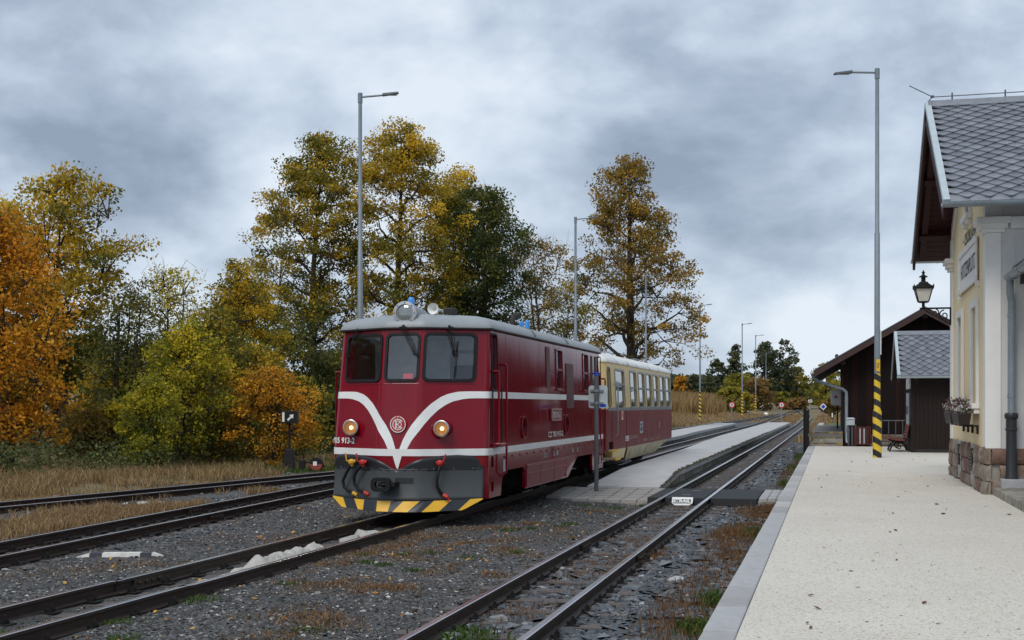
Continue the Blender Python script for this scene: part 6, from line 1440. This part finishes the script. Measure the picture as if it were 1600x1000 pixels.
# ------------------------------------------------------------------ vegetation
RAMPS = {
 'orange': [(0, (.06, .07, .012)), (.25, (.20, .13, .012)), (.5, (.42, .18, .012)), (.8, (.55, .24, .014)), (1, (.6, .34, .03))],
 'goldgreen': [(0, (.036, .048, .012)), (.35, (.095, .10, .018)), (.6, (.26, .19, .018)), (.85, (.46, .29, .018)), (1, (.54, .37, .03))],
 'yellowgreen': [(0, (.045, .07, .012)), (.4, (.15, .155, .016)), (.7, (.33, .28, .018)), (1, (.52, .38, .02))],
 'olive': [(0, (.034, .042, .011)), (.45, (.08, .084, .018)), (.75, (.17, .14, .02)), (1, (.33, .22, .022))],
 'dark': [(0, (.02, .032, .009)), (.5, (.046, .062, .014)), (.8, (.085, .092, .018)), (1, (.28, .21, .025))],
 'rust': [(0, (.06, .056, .016)), (.4, (.14, .10, .02)), (.75, (.27, .16, .022)), (1, (.38, .22, .03))],
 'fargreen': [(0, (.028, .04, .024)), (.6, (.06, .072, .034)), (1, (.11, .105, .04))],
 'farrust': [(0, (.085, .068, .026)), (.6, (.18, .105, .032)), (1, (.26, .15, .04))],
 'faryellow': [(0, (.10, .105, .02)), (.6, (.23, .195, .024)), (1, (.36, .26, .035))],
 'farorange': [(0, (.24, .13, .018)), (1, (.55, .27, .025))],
}
RAMPS = {k: [(p, tuple(min(.8, c*1.5) for c in col)) for p, col in v] for k, v in RAMPS.items()}
LM = {k: hue_mat('leaves_' + k, v,   .65, .42) for k, v in RAMPS.items()}
def profile(kind, t):
    if kind == 'oval': return max(0.05, math.sin(PI*min(1, max(0, t))**.85))**.75
    if kind == 'cone': return float(np.interp(t, [0, .12, .35, .6, .8, .93, 1], [.55, 1, .95, .72, .48, .28, .06]))
    if kind == 'round': return math.sqrt(max(.01, 1 - (2*t - 1)**2))
    if kind == 'bush': return float(np.interp(t, [0, .2, .5, .8, .93, 1], [.85, 1, .98, .8, .5, .2]))
    if kind == 'broad': return float(np.interp(t, [0, .1, .3, .5, .7, .85, .95, 1], [.65, .9, 1, .98, .86, .66, .42, .12]))
    if kind == 'vase': return float(np.interp(t, [0, .3, .65, .88, 1], [.3, .7, 1, .8, .2]))
    if kind == 'lime': return float(np.interp(t, [0, .08, .25, .42, .58, .75, .9, 1], [.72, 1.0, .98, .9, .72, .46, .36, .08]))
def tree(name, label, x, y, h, rad, base, kind, ramp, leaves, lsize, seed, clumps=90, cr=.5, trunk_r=.18, limbs=14, stems=1, bark='bark', hue=(.5, .22), zb=None, lean=0.0, twigs=True, flat=.7, group=None, bare=0.0, cat='tree', hue_grad=.25, shell=.55, wob=1.0):
    g_ = np.random.RandomState(seed); rng_t = random.Random(seed)
    z0 = float(hground(x, y)) if zb is None else zb
    root = thing(name, label, cat, (x, y, z0 - .05), 0, group)
    mb = MB(); nodes = []
    ax = lambda t: Vector((lean*t*h + .03*h*math.sin(t*5 + seed)*.5*wob, .025*h*math.sin(t*4 + seed*2)*wob, 0))
    for s_ in range(stems):
        off = Vector((0, 0, 0)) if stems == 1 else Vector((rng_t.uniform(-.6, .6)*rad*.5, rng_t.uniform(-.6, .6)*rad*.5, 0))
        ht = h*(.93 if stems == 1 else rng_t.uniform(.6, .92)); n = 9; pts = []; rs = []
        spread = Vector((0, 0, 0)) if stems == 1 else off*rng_t.uniform(.3, 1.2)
        for i in range(n):
            t = i/(n-1); pts.append(off*.35 + spread*t + ax(t*ht/h) + Vector((0, 0, t*ht))); rs.append(max(.012, trunk_r*(1 - t)**.85*(1.25 if i == 0 else 1)) + .008)
        mb.tube(pts, rs, 8); 
        for p, r in zip(pts[2:], rs[2:]): nodes.append((p, r))
    # limbs
    for i in range(limbs):
        t = (i + .5)/limbs; zc = base + (h - base)*(t*.86 + .02); az = i*2.399 + rng_t.uniform(-.4, .4); L_ = rad*profile(kind, t)*rng_t.uniform(.58, .82)
        zs = max(base*.75, zc - L_*.55); c0 = ax(zs/h) + Vector((0, 0, zs)); d = Vector((math.cos(az), math.sin(az), 0)); pts = []; rs = []
        r0 = max(.02, trunk_r*.45*(1 - t*.75))
        for k in range(6):
            u = k/5; p = c0 + d*L_*u + Vector((0, 0, (zc - zs)*(u**.7) + .08*L_*math.sin(u*6 + i))) + Vector((rng_t.uniform(-.06, .06), rng_t.uniform(-.06, .06), 0))*L_
            pts.append(p); rs.append(r0*(1 - u)**.8 + .008); nodes.append((p, rs[-1]))
        mb.tube(pts, rs, 6)
    NP = np.array([tuple(p) for p, _ in nodes])
    # clump centres inside the envelope, favouring the outside
    clumps = int(clumps*1.5); cr = cr*.84
    C = []; tries = 0
    while len(C) < clumps and tries < clumps*30:
        tries += 1; t = g_.rand()**.9; az = g_.rand()*2*PI; rr = rad*profile(kind, t)*(g_.rand()**shell)
        lump = .60 + .78*float(vnoise(math.cos(az)*2 + t*4, math.sin(az)*2 + t*2, 1.6, seed))
        rr = min(rr*lump, rad*1.12)
        p = np.array([math.cos(az)*rr, math.sin(az)*rr, base + (h - base)*t*.97]); a_ = ax(p[2]/h); p[0] += a_.x; p[1] += a_.y
        if C and np.min(np.linalg.norm(np.array(C) - p, axis=1)) < cr*.55: continue
        C.append(p)
    C = np.array(C)
    if twigs:
        for p in C:
            q = NP[NP[:, 2] <= p[2] + .2*rad]; q = q if len(q) else NP
            o = q[np.argmin(np.linalg.norm(q - p, axis=1))]; m_ = (o + p)/2 + np.array([0, 0, .08*np.linalg.norm(p - o)])
            mb.tube([o, m_, p], [.02 + trunk_r*.06, .014 + trunk_r*.03, .006], 4, cap=False)
            for k in range(3):
                e = p + g_.normal(0, cr*.5, 3); mb.tube([m_*.3 + p*.7, e], [.009, .004], 3, cap=False)
                if bare: mb.tube([e, e + g_.normal(0, cr*.4, 3) + np.array([0, 0, cr*.4])], [.006, .003], 3, cap=False)
    mb.build('trunk', M[bark], root, smooth=60)
    n = int(leaves*(1.35 if lsize < .25 else 1)); lsize = lsize*(.8 if lsize < .25 else 1); ci = g_.randint(0, len(C), n); sc_ = cr*(.6 + .8*g_.rand(len(C)))
    off = g_.normal(0, 1, (n, 3)); off /= np.maximum(1e-6, np.linalg.norm(off, axis=1))[:, None]; off *= (g_.rand(n)**.45)[:, None]
    P = C[ci] + off*sc_[ci][:, None]*np.array([1.1, 1.1, flat])
    d = g_.normal(0, 1, (n, 3)); d[:, 2] -= .35; d /= np.linalg.norm(d, axis=1)[:, None]
    e = np.cross(d, g_.normal(0, 1, (n, 3)) + np.array([0, 0, .6])); e /= np.maximum(1e-6, np.linalg.norm(e, axis=1))[:, None]
    s = (lsize*g_.uniform(.4, 1.5, n))[:, None]
    V = np.stack([P - d*s*.5, P + e*s*.36 + d*s*.05, P + d*s*.55, P - e*s*.36 + d*s*.05], 1)
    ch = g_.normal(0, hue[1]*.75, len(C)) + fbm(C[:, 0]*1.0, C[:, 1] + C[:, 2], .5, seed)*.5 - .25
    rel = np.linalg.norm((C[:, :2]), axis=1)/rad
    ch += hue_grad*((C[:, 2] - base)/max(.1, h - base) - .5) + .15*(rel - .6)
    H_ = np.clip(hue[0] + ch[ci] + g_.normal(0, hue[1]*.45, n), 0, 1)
    np_mesh('crown', V.reshape(-1, 3), np.arange(n*4).reshape(n, 4), LM[ramp], H_, root)
    return root
def at(u, D):            # a plan position from an image bearing and a depth, used to site the planting
    r = (u - 800)/2000; c, s = math.cos(YAW), math.sin(YAW); return D*(r*c - s), D*(r*s + c)
TG = 'autumn trees behind the left tracks'
def T(label, u, D, top, rad_px, base_px, *a, **k):
    x, y = at(u, D); z0 = float(hground(x, y)); h = EYE + (633 - top)*D/2000 - z0; base = max(.15, EYE + (633 - base_px)*D/2000 - z0)
    return tree(k.pop('name', 'tree'), label, x, y, h, rad_px*D/2000, base, *a, group=k.pop('group', TG), **k)
# left group
T('bright orange maple filling the left edge of the view', 2, 33, 318, 100, 700, 'bush', 'orange', 19000, .115, 101, clumps=150, cr=.62, trunk_r=.16, limbs=18, stems=2, hue=(.52, .27), hue_grad=.15)
T('tall airy golden green tree behind the orange maple', 98, 42, 256, 125, 600, 'vase', 'goldgreen', 20000, .13, 102, clumps=125, cr=.62, trunk_r=.17, limbs=16, stems=3, hue=(.55, .24), hue_grad=.35)
T('thin dark stemmed thicket between the maple and yellow bush', 195, 38, 440, 60, 690, 'bush', 'olive', 5500, .10, 103, clumps=60, cr=.5, trunk_r=.07, limbs=10, stems=7, hue=(.42, .22))
T('nearly bare twiggy tree with few yellow leaves', 262, 44, 412, 78, 610, 'vase', 'yellowgreen', 4200, .10, 104, clumps=70, cr=.55, trunk_r=.11, limbs=16, stems=2, hue=(.6, .2), bare=1, bark='bark2')
T('bright yellow green shrub below the bare tree', 290, 36, 496, 60, 715, 'bush', 'yellowgreen', 10500, .095, 105, clumps=100, cr=.42, trunk_r=.07, limbs=14, stems=4, hue=(.48, .24))
T('low light green shrub at the foot of the thicket', 236, 34, 585, 44, 715, 'bush', 'yellowgreen', 6500, .085, 115, clumps=55, cr=.36, trunk_r=.04, limbs=10, stems=4, hue=(.42, .18))
T('olive and gold tree left of the two tall limes', 372, 46, 402, 75, 640, 'oval', 'goldgreen', 14000, .115, 106, clumps=95, cr=.58, trunk_r=.14, limbs=16, hue=(.5, .2), hue_grad=.2)
T('orange and yellow bush behind the switch stand', 425, 36.5, 572, 70, 728, 'bush', 'orange', 11500, .085, 107, clumps=95, cr=.4, trunk_r=.06, limbs=14, stems=4, hue=(.40, .27), name='bush', cat='bush', group='bushes along the left bank')
T('orange leaved sapling between switch stand and yellow shrub', 350, 37, 600, 45, 725, 'bush', 'rust', 6000, .085, 108, clumps=55, cr=.36, trunk_r=.05, limbs=10, stems=3, hue=(.6, .22), name='bush', cat='bush', group='bushes along the left bank')
T('tall dark green lime with golden edges, left of lamp post', 495, 62, 203, 98, 560, 'broad', 'goldgreen', 33000, .14, 109, clumps=150, cr=.72, trunk_r=.26, limbs=24, hue=(.44, .24), hue_grad=.3, shell=.45)
T('tallest golden lime, directly behind the nearest left lamp post', 622, 62, 188, 106, 560, 'broad', 'goldgreen', 38000, .14, 110, clumps=165, cr=.75, trunk_r=.28, limbs=24, hue=(.58, .24), hue_grad=.3, shell=.45)
T('golden topped tree peeking behind the dark round tree', 715, 72, 258, 70, 520, 'round', 'goldgreen', 15000, .16, 111, clumps=95, cr=.8, trunk_r=.22, limbs=16, hue=(.6, .2))
T('dark green round tree above the locomotive roof', 752, 64, 282, 88, 560, 'round', 'dark', 28000, .14, 112, clumps=140, cr=.72, trunk_r=.26, limbs=20, hue=(.42, .2), hue_grad=.25)
T('thin half bare brownish tree left of the second lamp post', 838, 76, 362, 62, 545, 'vase', 'rust', 4600, .15, 113, clumps=70, cr=.75, trunk_r=.13, limbs=18, stems=2, hue=(.55, .2), bare=1, bark='bark2')
T('small half bare tree just behind the locomotive rear', 880, 82, 440, 45, 560, 'vase', 'olive', 3000, .15, 116, clumps=45, cr=.7, trunk_r=.1, limbs=12, stems=2, hue=(.55, .2), bare=1)
T('great old lime tree with dark trunk behind the coach', 985, 90, 238, 114, 572, 'lime', 'rust', 25000, .20, 114, clumps=230, cr=.85, trunk_r=.42, limbs=30, hue=(.52, .22), hue_grad=.0, shell=.36, wob=.2)
# dark undergrowth closing the row
UG = [(330, 52, 500, 70, 'olive'), (455, 50, 500, 75, 'olive'), (520, 52, 545, 60, 'dark'), (150, 46, 520, 80, 'olive'), (40, 46, 500, 90, 'olive'), (590, 60, 520, 80, 'dark'), (230, 50, 520, 70, 'dark'), (400, 42, 540, 60, 'goldgreen'), (500, 44, 610, 50, 'dark'), (-60, 40, 430, 90, 'orange'), (165, 40, 560, 40, 'goldgreen'), (205, 37, 620, 34, 'yellowgreen'), (330, 40, 470, 50, 'goldgreen'), (470, 42, 590, 42, 'goldgreen'), (385, 47, 455, 55, 'yellowgreen'), (150, 36.5, 640, 28, 'rust')]
UL = ['shadowy olive shrub behind the yellow shrub', 'dark olive shrub between gold tree and first lime', 'dark shrub right beside the locomotive cab', 'olive shrub behind the thin thicket', 'olive shrub hidden behind the orange maple', 'dark shrub behind the locomotive roof lamp', 'dark shrub under the bare twiggy tree', 'golden shrub below the olive and gold tree', 'low dark shrub behind the orange bush', 'orange shrub just beyond the left picture edge', 'golden shrub right of the orange maple', 'low yellow green shrub at the thicket foot', 'golden shrub between yellow shrub and gold tree', 'golden green shrub left of the locomotive cab', 'yellow shrub under the olive and gold tree', 'small russet shrub touching the orange maple']
for i, ((u, D, top, rp_, rm), lab) in enumerate(zip(UG, UL)):
    T(lab, u, D, top, rp_, 725 - (D - 36)*1.5, 'bush', rm, 5200, .16, 200 + i, clumps=60, cr=.62, trunk_r=.08, limbs=10, stems=3, hue=(.42, .2), name='bush', cat='bush', group='bushes along the left bank')
# the row goes on towards the camera, left of the view; the windscreens mirror it
for i, (x, y, h_, lab) in enumerate(((-25, 17, 9, 'dark green tree just outside the left picture edge'), (-24, 11, 10, 'dark tree left of the view, nearer the camera'), (-25, 4, 9, 'olive tree left of the view, level with the camera'))):
    tree('tree', lab, x, y, h_, 3.2, .8, 'oval', ['dark', 'dark', 'olive'][i], 6000, .24, 230 + i, clumps=70, cr=.9, trunk_r=.2, limbs=14, group=TG)
# far trees beyond the station
FG = 'distant trees along the line'
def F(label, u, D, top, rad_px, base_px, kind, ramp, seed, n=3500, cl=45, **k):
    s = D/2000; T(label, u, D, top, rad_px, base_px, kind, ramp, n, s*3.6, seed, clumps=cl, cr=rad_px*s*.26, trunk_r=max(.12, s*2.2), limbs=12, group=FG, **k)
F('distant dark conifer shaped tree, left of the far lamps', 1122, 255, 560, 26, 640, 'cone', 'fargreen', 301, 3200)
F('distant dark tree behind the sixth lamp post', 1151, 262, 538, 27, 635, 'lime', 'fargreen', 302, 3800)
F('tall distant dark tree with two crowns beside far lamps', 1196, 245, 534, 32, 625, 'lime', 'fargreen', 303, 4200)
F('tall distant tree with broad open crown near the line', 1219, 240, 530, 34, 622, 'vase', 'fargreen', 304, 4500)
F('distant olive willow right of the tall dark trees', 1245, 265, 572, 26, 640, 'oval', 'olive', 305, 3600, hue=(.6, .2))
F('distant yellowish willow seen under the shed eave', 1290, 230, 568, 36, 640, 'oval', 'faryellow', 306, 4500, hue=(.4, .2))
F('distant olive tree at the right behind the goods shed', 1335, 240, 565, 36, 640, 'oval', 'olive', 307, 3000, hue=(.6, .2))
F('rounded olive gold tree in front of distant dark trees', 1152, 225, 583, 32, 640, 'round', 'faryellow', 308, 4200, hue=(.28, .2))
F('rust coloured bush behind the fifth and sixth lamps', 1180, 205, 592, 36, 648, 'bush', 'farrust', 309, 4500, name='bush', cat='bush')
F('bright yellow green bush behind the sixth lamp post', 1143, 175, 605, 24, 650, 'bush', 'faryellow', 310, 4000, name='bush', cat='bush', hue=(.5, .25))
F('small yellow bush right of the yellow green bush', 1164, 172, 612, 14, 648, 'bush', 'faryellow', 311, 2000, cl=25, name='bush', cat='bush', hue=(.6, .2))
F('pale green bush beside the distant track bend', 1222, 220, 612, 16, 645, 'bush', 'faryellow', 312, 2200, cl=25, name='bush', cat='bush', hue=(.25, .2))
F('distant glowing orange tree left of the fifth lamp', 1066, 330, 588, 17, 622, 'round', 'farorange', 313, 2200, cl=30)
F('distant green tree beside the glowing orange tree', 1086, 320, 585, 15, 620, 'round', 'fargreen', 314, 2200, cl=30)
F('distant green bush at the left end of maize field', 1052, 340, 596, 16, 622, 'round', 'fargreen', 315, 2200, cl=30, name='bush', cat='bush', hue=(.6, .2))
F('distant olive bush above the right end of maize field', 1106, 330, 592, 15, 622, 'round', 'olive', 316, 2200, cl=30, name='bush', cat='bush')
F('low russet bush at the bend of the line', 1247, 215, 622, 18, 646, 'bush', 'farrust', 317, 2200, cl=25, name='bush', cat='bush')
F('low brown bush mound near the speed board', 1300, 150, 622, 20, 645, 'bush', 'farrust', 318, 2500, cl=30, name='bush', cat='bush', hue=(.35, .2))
# wooded far hills: one mass nobody could count
g_ = np.random.RandomState(77); n = 26000
ang_ = g_.uniform(-.26, .62, n)*1.0; D = g_.uniform(430, 620, n); X_ = D*np.sin(ang_ - .35); Y_ = D*np.cos(ang_ - .35)
hgt = g_.rand(n)**1.2*(3 + 6*fbm(X_, Y_, .02, 3)); Z_ = hground(X_, Y_) + hgt
s = g_.uniform(1.2, 2.6, n)[:, None]; P = np.stack([X_, Y_, Z_], -1); d = g_.normal(0, 1, (n, 3)); d /= np.linalg.norm(d, axis=1)[:, None]; e = np.cross(d, g_.normal(0, 1, (n, 3))); e /= np.linalg.norm(e, axis=1)[:, None]
V = np.stack([P - d*s*.5, P + e*s*.5, P + d*s*.5, P - e*s*.5], 1)
M['wood'] = hue_mat('far_wood_leaves', [(0, (.04, .055, .03)), (.5, (.08, .085, .04)), (.8, (.15, .115, .045)), (1, (.26, .16, .05))], .8, .2)
tag(np_mesh('far_woodland', V.reshape(-1, 3), np.arange(n*4).reshape(n, 4), M['wood'], np.clip(fbm(X_, Y_, .03, 6)*1.3 - .2 + g_.normal(0, .15, n), 0, 1)), 'hazy wooded hillside on the horizon', 'woodland', kind='stuff')

# ---------------------------------------------------------------- grasses
def blades(name, label, x, y, zf, height, width, matl, seed, hue=None, leanv=.5, cat='grass'):
    g_ = np.random.RandomState(seed); n = len(x); z = zf(x, y) - .01; hgt = height*g_.uniform(.4, 1.3, n)*(.45 + 1.1*fbm(x, y, .9, seed)); a = g_.uniform(0, 2*PI, n); b = g_.uniform(0, 2*PI, n)
    w_ = width*g_.uniform(.6, 1.3, n); dx, dy = np.cos(a)*w_, np.sin(a)*w_; ln = leanv*hgt*g_.uniform(.2, 1.2, n); lx_, ly_ = np.cos(b)*ln, np.sin(b)*ln
    V = np.stack([np.stack([x - dx, y - dy, z], -1), np.stack([x + dx, y + dy, z], -1), np.stack([x - dx*.7 + lx_*.35, y - dy*.7 + ly_*.35, z + hgt*.6], -1), np.stack([x + dx*.7 + lx_*.35, y + dy*.7 + ly_*.35, z + hgt*.6], -1), np.stack([x + lx_, y + ly_, z + hgt*(1 - .25*leanv)], -1)], 1)
    o = (np.arange(n)*5)[:, None, None]; F_ = (np.array([[0, 1, 3], [0, 3, 2], [2, 3, 4]])[None] + o).reshape(-1, 3)
    h = np.repeat(np.clip(g_.rand(n)*.7 + (.15 if hue is None else hue), 0, 1), 3)
    return tag(np_mesh(name, V.reshape(-1, 3), F_, matl, h), label, cat, kind='stuff')
M['dry'] = hue_mat('dry_grass', [(0, (.12, .07, .03)), (.4, (.27, .17, .08)), (.8, (.42, .29, .15)), (1, (.52, .40, .23))], .8, .3)
M['bankmix'] = hue_mat('bank_grass', [(0, (.08, .075, .03)), (.2, (.17, .12, .05)), (.5, (.32, .21, .10)), (.8, (.45, .32, .17)), (1, (.5, .41, .24))], .8, .3)
M['russet'] = hue_mat('russet_grass', [(0, (.07, .032, .016)), (.4, (.14, .068, .03)), (.8, (.25, .14, .06)), (1, (.36, .24, .12))], .8, .3)
M['green'] = hue_mat('green_weeds', [(0, (.02, .045, .008)), (.5, (.05, .10, .015)), (1, (.12, .18, .03))], .7, .35)
M['weed'] = hue_mat('bank_weeds', [(0, (.035, .05, .018)), (.5, (.085, .11, .035)), (1, (.2, .19, .07))], .7, .3)
g_ = np.random.RandomState(51)
def cloud(centres, n):
    k = g_.randint(0, len(centres), n); c = np.array(centres)[k]; return c[:, 0] + g_.normal(0, 1, n)*c[:, 2], c[:, 1] + g_.normal(0, 1, n)*c[:, 3]
# tall dry grass on the left bank
n = 90000; y = g_.uniform(14, 62, n); x = -13.2 - np.abs(g_.normal(0, 1, n))*3.4 - .9*(fbm(y*0, y, .5, 4)) - 1.5*sstep(30, 17, y) - 1.0*sstep(24,16,y)
k = fbm(x, y, .55, 61) > .46; x, y = x[k], y[k]
blades('dry_bank_grass', 'tall straw coloured grass on the bank left of the tracks', x, y, hground, .30, .007, M['bankmix'], 52, leanv=.8)
# between the two left tracks
y = g_.uniform(9, 24, 34000); cx = np.interp(y, [5, 13, 25], [-12.1, -11.0, -10.85]); x = cx + g_.normal(0, .75, len(y)); k = (fbm(x, y, .7, 62) > .43) & (x < np.interp(y, [3, 13, 25, 38], [-8.55, -9.22, -9.92, -10.3]) - .85); x, y = x[k], y[k]
blades('dry_strip_grass', 'short straw grass between the two left tracks', x, y, lambda a, b: np.maximum(hyard(a, b), hground(a, b)), .17, .006, M['dry'], 53, leanv=.8)
n = 26000; y = g_.uniform(15, 34, n); x = np.interp(y, [9, 18, 28, 37], [-15.3, -13.35, -11.75, -10.75]) - .75 - np.abs(g_.normal(0, 1, n))*.9
blades('siding_edge_grass', 'short tan grass along the left siding', x, y, hground, .10, .006, M['bankmix'], 152, leanv=1.0)
# green and grey weeds at the foot of the bushes
n = 45000; y = g_.uniform(20, 60, n); x = -18.0 - np.abs(g_.normal(0, 1, n))*2.5 + 2.3*sstep(22, 40, y) + .8*fbm(y*0, y, .4, 14); k = fbm(x, y, .8, 63) > .44
V = leaf_cards(1, 0, 0, 0, 1, 1, 1, 1, 1)
xx, yy_ = x[k], y[k]; nn = len(xx); hh = g_.rand(nn)**1.5*(.3 + .9*fbm(xx, yy_, .7, 15)); P = np.stack([xx, yy_, hground(xx, yy_) + hh], -1)
d = g_.normal(0, 1, (nn, 3)); d /= np.linalg.norm(d, axis=1)[:, None]; e = np.cross(d, g_.normal(0, 1, (nn, 3))); e /= np.linalg.norm(e, axis=1)[:, None]; s = g_.uniform(.05, .12, nn)[:, None]
V = np.stack([P - d*s*.5, P + e*s*.3, P + d*s*.5, P - e*s*.3], 1)
tag(np_mesh('bank_weeds', V.reshape(-1, 3), np.arange(nn*4).reshape(nn, 4), M['weed'], np.clip(fbm(xx, yy_, .8, 16)*1.2 - .1 + g_.normal(0, .15, nn), 0, 1)), 'grey green weeds and brambles at the foot of the bushes', 'weeds', kind='stuff')
n = 26000; y = g_.uniform(30, 75, n); x = -13.2 - np.abs(g_.normal(0, 1, n))*1.8; k = fbm(x, y, .3, 64) > .45
blades('bank_green_grass', 'fresh green grass behind the switch stand', x[k], y[k], hground, .22, .008, M['green'], 54)
# russet growth along the near track and the kerb
cs = [(-2.55, 10.6, .22, .5), (-2.5, 13.2, .25, .7), (-2.35, 14.4, .2, .5), (-2.6, 9.0, .2, .3), (-2.5, 16.6, .25, .6), (-2.5, 19.5, .25, .5), (-2.5, 21.8, .3, .4), (-2.0, 14.8, .1, .4), (-2.2, 26, .1, .6)]
x, y = cloud(cs, 7000); blades('track_russet_grass', 'russet dead grass growing between the near rails', x, y, hyard, .085, .004, M['russet'], 55, leanv=.9)
cs = [(-1.15, 8.0, .18, .8), (-1.2, 10.5, .2, .9), (-1.15, 13, .18, 1.0), (-1.2, 15.5, .18, 1.0), (-1.1, 18, .16, 1.0), (-1.15, 20.6, .15, .8), (-1.0, 22, .1, .4), (-1.05, 33, .12, 3), (-1.0, 40, .12, 3), (-1.3, 17.2, .2, .8), (-1.25, 21.6, .25, .4)]
x, y = cloud(cs, 14500); k = (x < -.83); x, y = x[k], y[k]
blades('kerb_russet_grass', 'russet and brown growth along the platform kerb', x, y, hyard, .10, .004, M['russet'], 56, leanv=.7)
cs = [(-1.02, 10.1, .07, .16), (-1.0, 11.4, .07, .2), (-1.15, 8.3, .1, .3), (-1.0, 29, .08, .5), (-1.05, 17.5, .07, .2), (-1.0, 36, .1, 1.5), (-3.0, 26.2, .12, .4), (-3.05, 29, .08, .6), (-2.7, 9.3, .15, .2), (-1.05, 44, .1, 1.5), (-3.1, 22.3, .1, .1)]
x, y = cloud(cs, 3600); k = ~((x > -.83)); blades('kerb_green_weeds', 'bright green weeds beside the platform kerb', x[k], y[k], hyard, .11, .009, M['green'], 57, leanv=.8)
# yard tufts
cs = [(g_.uniform(-5.4, -3.4), g_.uniform(8, 21), g_.uniform(.06, .25), g_.uniform(.1, .35)) for _ in range(38)] + [(-5.35, 14.6, .12, .8), (-5.3, 13.0, .1, .6), (-5.45, 16.0, .1, .5), (-7.6, 11.9, .35, .5), (-8.1, 11.6, .3, .4), (-7.3, 12.6, .3, .3), (-7.0, 15.5, .2, .3), (-7.2, 18.6, .4, .6), (-8.2, 21, .5, .6), (-6.0, 12.5, .12, 1.5)]
x, y = cloud(cs, 16000); blades('yard_dry_tufts', 'low brown tufts dotted over the dark gravel', x, y, hyard, .05, .0045, M['russet'], 58, hue=.3, leanv=1.2)
cs = [(g_.uniform(-5.4, -3.6), g_.uniform(8.5, 20), g_.uniform(.04, .10), g_.uniform(.05, .12)) for _ in range(15)] + [(-5.5, 10.4, .1, .12), (-5.6, 9.2, .1, .1), (-4.3, 21.9, .2, .2), (-3.6, 21.8, .12, .2), (-6.2, 8.6, .1, .2)]
x, y = cloud(cs, 3000); blades('yard_green_tufts', 'small green tufts dotted over the dark gravel', x, y, hyard, .05, .006, M['green'], 59, leanv=1.0)
# far verge beyond the platforms
n = 42000; y = 62 + 110*g_.rand(n)**1.3; x = g_.uniform(-24, 1.0, n); k = (np.abs(x + 6.03) > .9) & (np.abs(x + 2.52) > .9) & ((x < -11.2) | ((x > -5.0) & (y > 105)) | ((x > -1.7) & (x < -.8)) | (y > 128)) & (np.abs(x - np.interp(y, [100, 125, 150, 172], [-10, -8.9, -7.2, -6.2])) > .9) & ~((x > -.9) & (y < 88))
blades('far_verge_grass', 'straw and green grass along the distant line', x[k], y[k], lambda a, b: np.where((a > -12) & (a < -.8) & (b < 125), np.maximum(hyard(a, b), hground(a, b)), hground(a, b)), .3, .03, M['dry'], 71, leanv=.8)
# maize field
n = 48000; Dm = g_.uniform(150, 330, n); um = g_.uniform(1000, 1172, n); r_ = (um - 800)/2000; c, s = math.cos(YAW), math.sin(YAW); x, y = Dm*(r_*c - s), Dm*(r_*s + c); k = (x < -13.5 - (y - 150)*.01) & (x > -90); x, y = x[k], y[k]
rowq = np.round((x*.94 + y*.34)/.9)*.9; 
M['maize'] = hue_mat('maize_leaves', [(0, (.17, .105, .045)), (.5, (.29, .185, .08)), (.85, (.38, .26, .11)), (1, (.36, .32, .10))], .8, .3)
blades('maize_field', 'ripe tan maize field beyond the coach', x, y, hground, 1.7, .07, M['maize'], 72, leanv=.35, cat='field')

if __name__ == '__main__':
    pass
